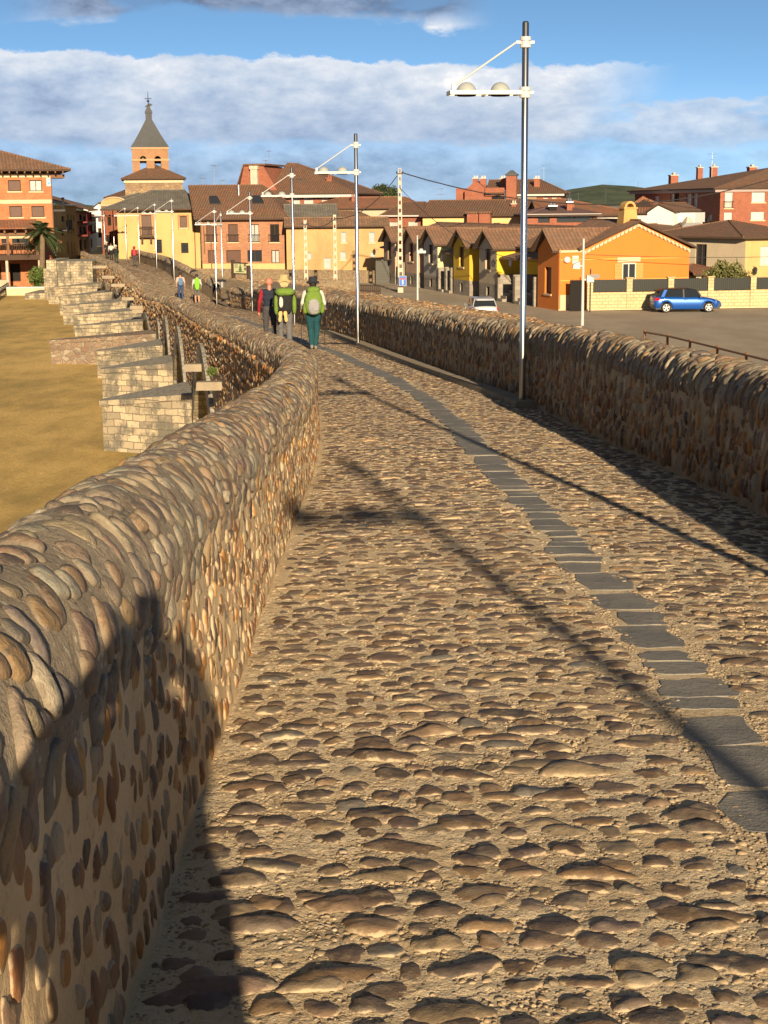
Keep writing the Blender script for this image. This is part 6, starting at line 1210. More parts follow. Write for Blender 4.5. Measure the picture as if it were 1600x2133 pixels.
def bush(name, px_, py_base, d, w, h, label, lm, n, z=None):
    p = at(px_, py_base, d); r = empty(name, (p.x, d, GZ if z is None else z), 0, label, 'bush'); cl = [(R_.uniform(-w, w) * .7, R_.uniform(-w, w) * .5, h * R_.uniform(.3, .72), w * R_.uniform(.3, .5), w * .4, h * R_.uniform(.22, .36)) for _ in range(12)]
    foliage('foliage', r, lm, cl, n, .11); g = MB(); [g.tube((0, 0, 0), c[:3], .04, .015, n=5) for c in cl[:6]]; g.build('stems', mBark, r)
bush('leafy_bush', 103, 598, 126.5, 1.7, 2.3, 'bright green bush below the palm, at the bridge end', mL2, 7000); bush('leafy_bush', 127, 596, 124.2, .9, 1.1, 'small green bush tucked against the bridge abutment', mL2, 2500)
bush('leafy_bush', 48, 598, 126, 1.1, .7, 'low green plants under the inn terrace', mL2, 2500); bush('olive_bush', 1515, 600, 106.5, 1.9, 3.0, 'olive green bush rising above the fence panels right of the blue car', mL3, 6000)
bush('leafy_bush', 2, 598, 125.6, .6, .6, 'small tuft of green plants at the left edge beside the low wall', mL2, 900)
# palm
p = at(88, 600, 126.4); r = empty('palm_tree', (p.x, p.y, GZ), 0, 'palm tree with drooping dark fronds beside the brick inn terrace', 'palm tree'); zc = at(93, 487, 127.2).z - GZ; g = MB(); pts = [(.0, 0, 0), (.1, 0, zc * .5), (.25, 0, zc)]; g.tube(pts[0], pts[1], .28, .22, n=10); g.tube(pts[1], pts[2], .22, .2, n=10); g.build('trunk', mBark, r)
g = NM()
for f_ in range(46):
    az = R_.uniform(0, 6.28); el = R_.uniform(-.15, 1.25); Lq = R_.uniform(1.6, 2.4); P0 = np.array([.25, 0, zc]); d_ = np.array([math.cos(az) * math.cos(el), math.sin(az) * math.cos(el), math.sin(el)]); prev = P0; vs = []
    for k in range(1, 15):
        t = k / 14; pt = P0 + d_ * Lq * t + np.array([0, 0, -1.5 * t * t * (1.1 - .4 * math.sin(el))]); tg = pt - prev; tg /= np.linalg.norm(tg); sd_ = np.cross(tg, [0, 0, 1.0]); sd_ /= np.linalg.norm(sd_) + 1e-6; l_ = .55 * math.sin(math.pi * (t * .85 + .12))
        for sg in (-1, 1):
            tip = pt + sd_ * sg * l_ * .75 + tg * l_ * .55 + np.array([0, 0, -.25 * l_]); w_ = tg * .10; vs += [pt - w_, pt + w_, tip]
        vs += [prev - sd_ * .02, prev + sd_ * .02, pt]; prev = pt
    vs = np.array(vs); g.add(vs, None, np.arange(len(vs)).reshape(-1, 3), 0, np.full(len(vs), R_.random()))
g.build('fronds', mL1, r, smooth=False)
# small weeds along the shaded wall foot
for k, (px_, py_, s2, lb) in enumerate(((1018, 795, .16, 'small green weed growing at the foot of the shaded parapet'), (452, 787, .22, 'clump of green weed rooted above the pale water spout'))):
    p = on_deck(px_, py_) if k == 0 else at(452, 794, 33.4) + Vector((-.1, 0, .1)); r = empty('weed', p, 0, lb, 'weed'); foliage('leaves', r, mL2, [(0, 0, s2 * .5, s2 * .6, s2 * .5, s2 * .5)], 260, .03); g = MB(); g.tube((0, 0, -.05), (0, 0, s2 * .5), .006, n=4); g.build('stem', mBark, r)
# ================================================================ cars
mTyre = mat('tyre_rubber', col=(.02, .02, .02), rough=.85); mRim = mat('alloy_rim', col=(.62, .62, .62), rough=.25, metal=.9); mRedL = mat('tail_lamp_red', col=(.45, .01, .015), rough=.2); mClr = mat('clear_lamp', col=(.7, .7, .72), rough=.15); mBlk_ = mat('black_trim', col=(.015, .015, .016), rough=.5); mCarG = mat('car_glass', col=(.02, .025, .03), rough=.06, spec=.8)
def car(name, label, loc, rot, paint, roofm, L=4.35, Wd=1.76, Ht=1.47):
    r = empty(name, loc, rot, label, 'car'); hl = L / 2; xf, xr_ = hl - .86, -hl + .76; wr = .315
    prof = [(-hl, .42, .86, .80), (-hl + .06, .34, .98, .90), (-hl + .25, .28, 1.0, .97), (-hl + .7, .25, 1.0, 1.0), (-.6, .22, .985, 1.0), (.2, .22, .97, 1.0), (hl - 1.45, .22, .965, 1.0), (hl - 1.1, .22, .93, .99), (hl - .6, .24, .84, .96), (hl - .25, .26, .74, .89), (hl - .06, .30, .64, .78), (hl, .36, .56, .70)]
    pa = np.array(prof); n = 60; X_ = np.linspace(-hl, hl, n); zb, zt, wf = (np.interp(X_, pa[:, 0], pa[:, k]) for k in (1, 2, 3))
    for xc in (xf, xr_):
        q = (wr + .06) ** 2 - (X_ - xc) ** 2; zb = np.where(q > 0, np.maximum(zb, wr + np.sqrt(np.maximum(q, 0))), zb)
    g = MB(); ring = []
    for x, b_, t_, w in zip(X_, zb, zt, wf):
        h = Wd / 2 * w; m_ = min(.62, t_ - .12); m_ = max(m_, b_ + .01)
        side = [(h * .93, b_), (h * .985, b_ + (m_ - b_) * .35), (h, m_), (h * .975, m_ + (t_ - m_) * .6), (h * .90, t_), (h * .5, t_ + .03), (0, t_ + .04)]
        ring.append([(x, y, z) for y, z in side] + [(x, -y, z) for y, z in side[-2::-1]])
    b0 = len(g.v); m_ = len(ring[0])
    for q in ring: g.v += q
    for i in range(n - 1):
        for k in range(m_ - 1): g.f.append((b0 + i * m_ + k, b0 + (i + 1) * m_ + k, b0 + (i + 1) * m_ + k + 1, b0 + i * m_ + k + 1)); g.mi.append(0)
    g.f.append(tuple(b0 + k for k in range(m_))); g.f.append(tuple(b0 + (n - 1) * m_ + m_ - 1 - k for k in range(m_))); g.mi += [0, 0]
    g.build('body', paint, r, True)
    g = MB(); g.box(-hl + .12, -Wd / 2 * .86, .20, hl - .12, Wd / 2 * .86, .58); g.build('underbody', mBlk_, r)
    def loft(st, name_, m__, cap=True):
        g = MB(); b0 = 0
        for x0, zb_, yb, x1, zt_, yt in st: g.v += [(x0, -yb, zb_), (x0, yb, zb_), (x1, yt, zt_), (x1, -yt, zt_)]
        for i in range(len(st) - 1):
            for k in ((1, 2), (2, 3), (3, 0)): a_, b_ = k; g.f.append((4 * i + a_, 4 * i + b_, 4 * i + 4 + b_, 4 * i + 4 + a_)); g.mi.append(0)
        g.f.append((0, 3, 2, 1)); k = 4 * (len(st) - 1); g.f.append((k, k + 1, k + 2, k + 3)); g.mi += [0, 0]; return g.build(name_, m__, r, False)
    w = Wd / 2
    st = [(-hl + .12, .97, w * .80, -hl + .42, Ht - .10, w * .66), (-hl + .5, .98, w * .89, -hl + .75, Ht - .03, w * .70), (-.3, .96, w * .91, -.3, Ht, w * .72), (.25, .95, w * .91, .2, Ht - .02, w * .71), (hl - 1.28, .92, w * .86, .62, Ht - .10, w * .67)]
    loft(st, 'windows', mCarG)
    g = MB(); tops = [(s_[3], s_[5] + .015, s_[4]) for s_ in st]
    for (x0, y0, z0_), (x1, y1, z1_) in zip(tops[:-1], tops[1:]): g.hull([(x0, -y0, z0_ - .02), (x1, -y1, z1_ - .02), (x1, y1, z1_ - .02), (x0, y0, z0_ - .02)], [(x0, -y0 * .9, z0_ + .035), (x1, -y1 * .9, z1_ + .035), (x1, y1 * .9, z1_ + .035), (x0, y0 * .9, z0_ + .035)])
    x0, y0, z0_ = tops[0]; g.hull([(x0 - .2, -y0 * .95, z0_ - .02), (x0 + .05, -y0, z0_ - .02), (x0 + .05, y0, z0_ - .02), (x0 - .2, y0 * .95, z0_ - .02)], [(x0 - .17, -y0 * .9, z0_ + .02), (x0 + .05, -y0 * .9, z0_ + .035), (x0 + .05, y0 * .9, z0_ + .035), (x0 - .17, y0 * .9, z0_ + .02)]); g.build('roof', roofm, r)
    for q in (-1, 1):
        for i in (1, 2, 4):
            x0_, zb_, yb, x1_, zt_, yt = st[i]; g = MB(); wd = .10 if i == 1 else .045
            g.hull([(x0_ - wd, q * (yb - .01), zb_ - .03), (x0_ + wd, q * (yb - .01), zb_ - .03), (x0_ + wd, q * (yb + .012), zb_ - .03), (x0_ - wd, q * (yb + .012), zb_ - .03)], [(x1_ - wd, q * (yt - .01), zt_), (x1_ + wd, q * (yt - .01), zt_), (x1_ + wd, q * (yt + .014), zt_), (x1_ - wd, q * (yt + .014), zt_)]); g.build('pillar', paint if i == 1 else mBlk_, r)
        g = MB(); g.hull([(hl - 1.52, q * w * .9, .93), (hl - 1.36, q * w * .9, .93), (hl - 1.36, q * (w + .16), .95), (hl - 1.50, q * (w + .16), .95)], [(hl - 1.5, q * w * .9, 1.05), (hl - 1.38, q * w * .9, 1.05), (hl - 1.38, q * (w + .15), 1.07), (hl - 1.48, q * (w + .15), 1.07)]); g.build('mirror', mBlk_, r)
        g = MB(); g.hull([(-hl - .012, q * w * .50, .76), (-hl + .02, q * w * .86, .74), (-hl + .32, q * w * 1.0, .80), (-hl + .02, q * w * .50, .80)], [(-hl + .03, q * w * .50, .93), (-hl + .06, q * w * .88, .95), (-hl + .30, q * w * .985, .95), (-hl + .08, q * w * .5, .95)]); g.build('tail_light', mRedL, r)
        g = MB(); g.hull([(hl - .04, q * w * .45, .56), (hl - .42, q * w * .97, .62), (hl - .38, q * w * .8, .6), (hl - .2, q * w * .45, .56)], [(hl - .08, q * w * .45, .66), (hl - .42, q * w * .955, .75), (hl - .4, q * w * .8, .74), (hl - .2, q * w * .45, .67)]); g.build('headlight', mClr, r)
        g = MB()
        for x_ in (-.18, .72): g.box(x_ - .10, q * (w * 1.0) - .012, .80, x_ + .10, q * (w * 1.0) + .02, .835)
        g.build('door_handle', paint, r)
        for xc in (xf, xr_):
            wh = MB(); a_ = q * (w - .20); b_ = q * (w - .005)
            for (r0, y0_), (r1, y1_) in zip([(wr * .66, b_), (wr * .92, b_), (wr, b_ - q * .03), (wr, a_ + q * .02), (wr * .9, a_), (.05, a_)], [(wr * .92, b_), (wr, b_ - q * .03), (wr, a_ + q * .02), (wr * .9, a_), (.05, a_), (.05, a_)]):
                for k in range(28):
                    t0, t1 = 2 * math.pi * k / 28, 2 * math.pi * (k + 1) / 28; wh.face([(xc + r0 * math.cos(t0), y0_, wr + r0 * math.sin(t0)), (xc + r0 * math.cos(t1), y0_, wr + r0 * math.sin(t1)), (xc + r1 * math.cos(t1), y1_, wr + r1 * math.sin(t1)), (xc + r1 * math.cos(t0), y1_, wr + r1 * math.sin(t0))])
            t_ = wh.build('wheel', mTyre, r); rm = MB()
            for k in range(5):
                an = 2 * math.pi * k / 5 + .3; c_, s2 = math.cos(an), math.sin(an); f_ = lambda u, v, y_: (xc + c_ * u - s2 * v, y_, wr + s2 * u + c_ * v)
                rm.hull([f_(.03, -.028, b_ - q * .03), f_(wr * .66, -.045, b_ - q * .012), f_(wr * .66, .045, b_ - q * .012), f_(.03, .028, b_ - q * .03)], [f_(.03, -.028, b_ - q * .0), f_(wr * .66, -.045, b_ + q * .002), f_(wr * .66, .045, b_ + q * .002), f_(.03, .028, b_ - q * .0)])
            for k in range(28):
                t0, t1 = 2 * math.pi * k / 28, 2 * math.pi * (k + 1) / 28; R0, R1 = wr * .62, wr * .70; rm.hull([(xc + R0 * math.cos(t0), b_ - q * .05, wr + R0 * math.sin(t0)), (xc + R0 * math.cos(t1), b_ - q * .05, wr + R0 * math.sin(t1)), (xc + R1 * math.cos(t1), b_ - q * .05, wr + R1 * math.sin(t1)), (xc + R1 * math.cos(t0), b_ - q * .05, wr + R1 * math.sin(t0))], [(xc + R0 * math.cos(t0), b_ + q * .004, wr + R0 * math.sin(t0)), (xc + R0 * math.cos(t1), b_ + q * .004, wr + R0 * math.sin(t1)), (xc + R1 * math.cos(t1), b_ + q * .004, wr + R1 * math.sin(t1)), (xc + R1 * math.cos(t0), b_ + q * .004, wr + R1 * math.sin(t0))])
            rm.tube((xc, b_ - q * .04, wr), (xc, b_ + q * .006, wr), .05, n=12); rm.build('rim', mRim, t_)
    g = MB(); g.box(-hl - .012, -.26, .60, -hl + .03, .26, .71); g.build('number_plate', mWp, r)
    g = MB(); g.box(-hl - .02, -w * .62, .34, -hl + .12, w * .62, .50); g.build('bumper_insert', mBlk_, r); g = MB(); g.box(hl - .12, -w * .5, .36, hl + .01, w * .5, .46); g.build('grille', mBlk_, r)
    return r
def paint(name, c): return mat(name, lambda t, b: (setattr(b.inputs['Coat Weight'], 'default_value', .8), setattr(b.inputs['Coat Roughness'], 'default_value', .06)), col=c, rough=.35, metal=.35)
p = on(1416, 645, GZ); car('parked_car', 'bright blue hatchback with dark roof parked along the boundary fence', (p.x, 99.4, GZ), math.radians(2), paint('car_paint_blue', (.006, .09, .42)), mBlk_)
p = at(1001, 648, 92.5); car('parked_car', 'small white hatchback seen from behind, below the yellow cottage porch', (p.x, 92.5, GZ), math.radians(96), paint('car_paint_white', (.72, .72, .72)), paint('car_paint_white', (.72, .72, .72)), L=3.9, Wd=1.60)
# ================================================================ people
def sph(bm, c, r, sc=(1, 1, 1), sub=2): bmesh.ops.create_icosphere(bm, subdivisions=sub, radius=1, matrix=Matrix.Translation(c) @ Matrix.Diagonal((r * sc[0], r * sc[1], r * sc[2], 1)))
def capsule(bm, a, ra, b, rb):
    a, b = Vector(a), Vector(b); d = b - a; L = d.length; sph(bm, a, ra); sph(bm, b, rb)
    if L > 1e-4: bmesh.ops.create_cone(bm, cap_ends=True, segments=14, radius1=ra, radius2=rb, depth=L, matrix=Matrix.Translation((a + b) / 2) @ d.to_track_quat('Z', 'Y').to_matrix().to_4x4())
SKIN = mat('skin', col=(.50, .27, .17), rough=.55)
def cloth(name, c): return mat(name, lambda t, b: (setc(t, b, mixc(t, noise(t, co(t), 9, 4).ss(.35, .7, 0, .35), c, tuple(x * .6 for x in c))), bump(t, b, noise(t, co(t), 8, 4, .6, (1, 1, 2.2)), .8, .05)), rough=.9)
def person(label, loc, rot, H, cols, arms, legs, vox=.011, hips=.165, lean=0.0, bulk=1.0):
    """cols: dict label->material; arms: ((elbow, wrist, hand_dir) L, R); legs: ((knee, ankle) L, R) in metres for a 1.75 m body"""
    s = H / 1.75; r = empty('person', loc, rot, label, 'person'); S3 = []       # segments
    def seg(a, ra, b, rb, lb): S3.append((Vector(a) * s, ra * s, Vector(b) * s, rb * s, lb))
    ly = lambda z: lean * (z - .95)
    P = lambda x, y, z: (x, y + ly(z) if z > .95 else y, z)
    seg(P(-.075, 0, .95), .118, P(.075, 0, .95), .118, 'legs'); seg(P(-.06, 0, 1.10), .105, P(.06, 0, 1.10), .105, 'torso'); seg(P(-.08, .0, 1.24), .115, P(.08, 0, 1.24), .115, 'torso'); seg(P(-.10, 0, 1.36), .10, P(.10, 0, 1.36), .10, 'torso')
    seg(P(-.17, 0, 1.415), .062, P(.17, 0, 1.415), .062, 'torso'); seg(P(0, -.01, 1.40), .065, P(0, .01, 1.53), .052, 'neck')
    seg(P(0, .015, 1.64), .092, P(0, .03, 1.66), .090, 'head'); seg(P(0, .05, 1.58), .062, P(0, .065, 1.60), .060, 'head'); seg(P(0, .115, 1.625), .016, P(0, .125, 1.605), .017, 'head')
    for q in (-1, 1): seg(P(q * .088, .015, 1.64), .018, P(q * .09, .01, 1.61), .014, 'head')
    for q, (el, wr_, hd) in zip((-1, 1), arms):
        sh = P(q * .19, 0, 1.41); el, wr_ = P(*el), P(*wr_); seg(sh, .062, el, .046, 'sleeve'); m_ = Vector(el).lerp(Vector(wr_), .92); seg(el, .045, m_, .032, 'forearm'); seg(Vector(el).lerp(Vector(wr_), .85), .028, wr_, .025, 'hand')
        h = Vector(hd).normalized(); w = Vector(wr_); sd_ = Vector((0, 1, 0)) if abs(h.y) < .7 else Vector((1, 0, 0)); sd_ = (sd_ - h * sd_.dot(h)).normalized(); pl_ = h.cross(sd_)
        seg(w, .024, w + h * .055 + sd_ * .018, .022, 'hand'); seg(w, .024, w + h * .055 - sd_ * .018, .022, 'hand')
        for k, (o_, ln) in enumerate(((.030, .060), (.010, .070), (-.010, .066), (-.029, .052))):
            k0 = w + h * .068 + sd_ * o_; k1 = k0 + (h * .85 - pl_ * q * .4) * ln * .5; k2 = k1 + (h * .4 - pl_ * q * .85) * ln * .5; seg(k0, .0105, k1, .0095, 'hand'); seg(k1, .0095, k2, .008, 'hand')
        t0 = w + h * .02 + sd_ * .028; seg(t0, .012, t0 + (sd_ * .6 + h * .7 - pl_ * q * .3) * .05, .0105, 'hand')
    for q, (kn, an) in zip((-1, 1), legs):
        hp = (q * .092, 0, .90); seg(hp, .098, kn, .066, 'legs'); seg(kn, .064, tuple(Vector(kn).lerp(Vector(an), .35)), .058, 'shin'); seg(tuple(Vector(kn).lerp(Vector(an), .35)), .058, tuple(Vector(kn).lerp(Vector(an), .92)), .046 if 'shin' in cols else .058, 'shin')
        seg(an, .044, (an[0], an[1] - .03, an[2] - .035), .042, 'shoe'); seg((an[0], an[1] - .03, an[2] - .045), .040, (an[0] + q * .02, an[1] + .15, an[2] - .055), .036, 'shoe')
    bm = bmesh.new()
    S3 = [(a, ra * bulk, b_, rb * bulk, lb) if lb in ('torso', 'legs', 'shin', 'sleeve', 'forearm') else (a, ra, b_, rb, lb) for a, ra, b_, rb, lb in S3]
    for a, ra, b_, rb, lb in S3: capsule(bm, a, ra, b_, rb)
    me = bpy.data.meshes.new('body_src'); bm.to_mesh(me); bm.free(); src = bpy.data.objects.new('body_src', me); COL.objects.link(src)
    md = src.modifiers.new('r', 'REMESH'); md.mode = 'VOXEL'; md.voxel_size = vox; md2 = src.modifiers.new('s', 'SMOOTH'); md2.iterations = 3; md2.factor = .5
    dg = bpy.context.evaluated_depsgraph_get(); new = bpy.data.meshes.new_from_object(src.evaluated_get(dg)); bpy.data.objects.remove(src); new.name = 'body'
    nv = len(new.vertices); npl = len(new.polygons); c = np.empty(npl * 3); new.polygons.foreach_get('center', c); c = c.reshape(-1, 3); best = np.full(npl, 9e9); idx = np.zeros(npl, int)
    for k, (a, ra, b_, rb, lb) in enumerate(S3):
        a_, b2 = np.array(a), np.array(b_); d = b2 - a_; L2 = max(1e-9, d @ d); t = np.clip(((c - a_) @ d) / L2, 0, 1); ds = np.linalg.norm(c - (a_ + t[:, None] * d), axis=1) - (ra + (rb - ra) * t); m_ = ds < best; best[m_] = ds[m_]; idx[m_] = k
    lbs = [x[4] for x in S3]; default = {'torso': 'torso', 'sleeve': 'torso', 'forearm': 'sleeve', 'neck': 'skin', 'head': 'skin', 'hand': 'skin', 'legs': 'legs', 'shin': 'legs', 'shoe': 'shoe'}
    def look(l):
        while l not in cols:
            if l == 'skin': return SKIN
            l = default.get(l, 'skin') if default.get(l) != l else 'skin'
        return cols[l]
    ms = []; li = []
    for l in lbs:
        m_ = look(l)
        if m_ not in ms: ms.append(m_)
        li.append(ms.index(m_))
    new.materials.clear(); [new.materials.append(m_) for m_ in ms]; new.polygons.foreach_set('material_index', np.array(li)[idx].astype(np.int32)); new.polygons.foreach_set('use_smooth', np.ones(npl, bool))
    o = bpy.data.objects.new('body', new); COL.objects.link(o); o.parent = r
    for q in (-1, 1): g = MB(); g.lathe([(0, -.009), (.007, -.006), (.009, 0), (.007, .006), (0, .009)], q * .032 * s, (.118 + lean * .69) * s, 8, cz=1.655 * s); g.build('eye', mBlk_, r, True)
    r['hz'] = 1.66 * s; r['hy'] = (.02 + lean * .7) * s; r['sc'] = s; return r
def hair(r, m, ln=0.0, bun=False):
    s = r['sc']; g = MB(); pr_ = [(.103 * math.cos(a), .108 * math.sin(a)) for a in (-.75, -.4, 0, .4, .8, 1.2)] + [(0, .11)]; g.lathe([(a * s, b_ * s) for a, b_ in pr_], 0, r['hy'] - .012 * s, 16, cz=r['hz'] + .012 * s)
    if ln: g.lathe([(.05 * s, -ln * s), (.085 * s, -ln * .5 * s), (.095 * s, 0)], 0, r['hy'] - .03 * s, 12, cz=r['hz'])
    if bun: g.lathe([(0, -.045), (.035, -.03), (.045, 0), (.035, .03), (0, .045)], 0, r['hy'] - .05, 10, cz=r['hz'] + .12 * s)
    g.build('hair', m, r, True)
def hat(r, m, brim, h=.115, droop=-.02, cr=.105):
    s = r['sc']; g = MB(); n = 24; z = r['hz'] + .03 * s
    pr_ = [(brim, droop), (brim * .98, droop + .008), (cr * 1.08, .0), (cr, .03), (cr * .97, h * .8), (cr * .75, h), (0, h + .004)]; g.lathe([(a * s, b_ * s) for a, b_ in pr_], 0, r['hy'] - .005, n, cz=z)
    for i, v in enumerate(g.v): x, y, zz_ = v; k = math.hypot(x, y - r['hy']); g.v[i] = (x, y, zz_ + (.018 * math.sin(3 * math.atan2(y, x)) if k > cr * 1.05 * s else 0))
    g.build('hat', m, r, True)
def blob(g, c, r, e=.6, nu=20, nv=12, mi=0):       # rounded box
    b = len(g.v); f = lambda t: math.copysign(abs(math.cos(t)) ** e, math.cos(t)); k_ = lambda t: math.copysign(abs(math.sin(t)) ** e, math.sin(t))
    for i in range(nv + 1):
        ph = -math.pi / 2 + math.pi * i / nv
        for j in range(nu): th = 2 * math.pi * j / nu; g.v.append((c[0] + r[0] * f(ph) * f(th), c[1] + r[1] * f(ph) * k_(th), c[2] + r[2] * k_(ph)))
    for i in range(nv):
        for j in range(nu): l = (j + 1) % nu; g.f.append((b + i * nu + j, b + i * nu + l, b + (i + 1) * nu + l, b + (i + 1) * nu + j)); g.mi.append(mi)
mStrap = mat('black_webbing', col=(.02, .02, .022), rough=.8); mGrnP = cloth('pack_green', (.15, .25, .035)); mGryP = cloth('pack_grey', (.30, .30, .31)); mBlkC = cloth('black_cloth', (.015, .015, .018)); mWhC = cloth('white_cloth', (.60, .57, .52)); mReflect = mat('pale_webbing', col=(.55, .55, .5))
def straps(g, w, z0, z1, yb):
    for q in (-1, 1): g.path([(q * w, yb, z1), (q * w, yb + .16, z1 + .04), (q * w * 1.05, yb + .27, z1 - .06), (q * w * 1.3, yb + .20, (z0 + z1) / 2), (q * w * 1.3, yb + .04, z0)], .014, 5)
# hiker in teal trousers
def feet(p): return Vector((p.x, p.y, float(deckP(np.array(p.x), np.array(p.y)))))
p1 = feet(Vector((at(654, 724, 36.6).x, 36.6, 0)))
w1 = person('hiker in white shirt, teal trousers and dark brimmed hat, seen from behind', p1, math.radians(5), 1.66,
    dict(torso=mWhC, sleeve=mWhC, forearm=mWhC, legs=cloth('teal_cloth', (.007, .066, .085)), shin=cloth('teal_cloth', (.007, .066, .085)), shoe=mat('grey_shoe', col=(.20, .19, .17))),
    (((-.27, -.07, 1.16), (-.285, .12, 1.02), (0, .6, -.5)), ((.27, -.07, 1.16), (.285, .12, 1.02), (0, .6, -.5))), (((-.075, .10, .50), (-.055, -.06, .11)), ((.085, .03, .50), (.045, .02, .09))), vox=.0095, bulk=1.2)
hair(w1, mat('dark_hair', col=(.02, .015, .012), rough=.6), .14); hat(w1, cloth('navy_hat', (.022, .025, .035)), .165, .12, -.03)
b1 = empty('backpack', p1, math.radians(5), 'green and grey hiking backpack worn by the hiker in teal trousers', 'backpack', 'hiking backpacks'); g = MB(); blob(g, (0, -.26, 1.13), (.215, .14, .30), .8); g.build('pack_body', mGrnP, b1, True)
g = MB(); blob(g, (0, -.375, 1.04), (.135, .055, .185), .85); g.build('front_pocket', mGryP, b1, True); g = MB(); blob(g, (0, -.24, 1.42), (.16, .12, .085), .8); g.build('lid', mGrnP, b1, True)
for q in (-1, 1): g = MB(); blob(g, (q * .20, -.24, 1.0), (.055, .08, .14), .85); g.build('side_pocket', mGrnP, b1, True)
g = MB(); straps(g, .09, .92, 1.38, -.13); g.build('shoulder_straps', mStrap, b1)
g = MB()
for q in (-1, 1): g.path([(q * .17, -.32, 1.12), (q * .14, -.36, 1.22), (q * .10, -.35, 1.32)], .007, 4)
g.build('compression_straps', mReflect, b1)
def pole_(base, tip, label):
    r = empty('trekking_pole', base, 0, label, 'trekking pole', 'trekking poles'); v = Vector(tip) - Vector(base); g = MB(); g.tube((0, 0, 0), v * .12, .018, .016, n=8); g.build('grip', mBlk_, r); g = MB(); g.tube(v * .12, v * .96, .009, .006, n=6); g.tube(v * .96, v, .006, .003, n=6); g.lathe([(.0, 0), (.028, .004), (0, .01)], v.x * .95, v.y * .95, 8, cz=v.z * .95); g.build('shaft', mStrap, r)
for q, lb in ((-1, 'dark trekking pole held in the left hand of the hiker in teal trousers'), (1, 'dark trekking pole held in the right hand of the hiker in teal trousers')):
    b_ = p1 + Vector((q * .27 - .02, .16, .965)); t_ = Vector((b_.x + q * .01, b_.y - .10, 0)); t_.z = float(deckP(np.array(t_.x), np.array(t_.y))); pole_(b_, t_, lb)
# hiker in the straw-coloured hat
p2 = feet(Vector((at(594, 700, 36.9).x, 36.9, 0)))
w2 = person('hiker in sand-coloured sun hat and grey trousers, seen from behind', p2, math.radians(8), 1.70, dict(torso=cloth('khaki_shirt', (.36, .34, .22)), sleeve=mBlkC, forearm=mBlkC, legs=cloth('grey_trousers', (.14, .14, .15)), shoe=mBlk_),
    (((-.25, -.05, 1.13), (-.20, .16, 1.02), (0, .5, -.6)), ((.27, -.04, 1.14), (.24, .15, .96), (0, .5, -.6))), (((-.10, .08, .5), (-.10, .12, .09)), ((.10, -.02, .5), (.10, -.16, .13))), vox=.0105, lean=.10, bulk=1.2)
hair(w2, mat('grey_hair', col=(.25, .22, .18))); mSand = cloth('sand_hat', (.50, .38, .19)); hat(w2, mSand, .185, .13, -.035, .112)
g = MB(); g.path([(-.0, 0, 0)] , .01) if False else None
s_ = w2['sc']; g = MB(); b_ = MB(); b_.v = []; 
g.hull([(-.07, w2['hy'] - .13, w2['hz'] - .13), (.08, w2['hy'] - .12, w2['hz'] - .12), (.08, w2['hy'] - .10, w2['hz'] - .12), (-.07, w2['hy'] - .11, w2['hz'] - .13)], [(-.13, w2['hy'] - .12, w2['hz'] + .01), (.13, w2['hy'] - .12, w2['hz'] + .01), (.13, w2['hy'] - .10, w2['hz'] + .01), (-.13, w2['hy'] - .10, w2['hz'] + .01)]); g.build('neck_flap', mSand, w2)
b2 = empty('backpack', p2, math.radians(8), 'bright green backpack with black hanging straps worn by the sun-hat hiker', 'backpack', 'hiking backpacks'); g = MB(); blob(g, (.0, -.20, 1.14), (.19, .13, .29), .75); g.build('pack_body', mBlkC, b2, True)
g = MB(); blob(g, (0, -.25, 1.38), (.235, .17, .10), .8); g.build('lid', mGrnP, b2, True); 
for q in (-1, 1): g = MB(); blob(g, (q * .215, -.22, 1.07), (.055, .09, .23), .85); g.build('side_panel', mGrnP, b2, True)
g = MB(); blob(g, (-.10, -.30, 1.14), (.055, .035, .13), .8); g.build('rolled_liner', mWhC, b2, True)
g = MB(); straps(g, .10, .98, 1.40, -.09); g.path([(-.14, -.33, 1.38), (-.17, -.33, 1.12), (-.15, -.30, .95)], .02, 5); g.path([(.06, -.34, 1.36), (.04, -.36, 1.1), (.0, -.36, .93)], .022, 5); g.path([(-.1, -.36, 1.44), (0, -.38, 1.38), (.1, -.36, 1.44)], .012, 5); g.build('straps', mStrap, b2)
sd2 = empty('sandals', p2 + Vector((-.02, -.37, .93)), math.radians(8), 'pair of tan sandals dangling from the sun-hat hiker backpack', 'sandals')
for q in (-1, 1):
    g = MB(); o = [(0, 0), (.035, -.01), (.046, -.06), (.032, -.13), (.040, -.19), (.026, -.245), (0, -.255), (-.026, -.245), (-.036, -.19), (-.030, -.13), (-.044, -.06), (-.03, -.01)]
    g.prism([(x + q * .052, z) for x, z in o], 'y', -.022, .0); sh = g.build('sandal', mat('tan_leather', col=(.62, .38, .13), rough=.7), sd2); sh.rotation_euler = (0, q * -.10, 0)
    g = MB(); g.path([(q * .052 - .04, .0, -.06), (q * .052 - .03, .03, -.06), (q * .052 + .03, .03, -.06), (q * .052 + .04, 0, -.06)], .006, 5); g.build('strap', mStrap, sh)
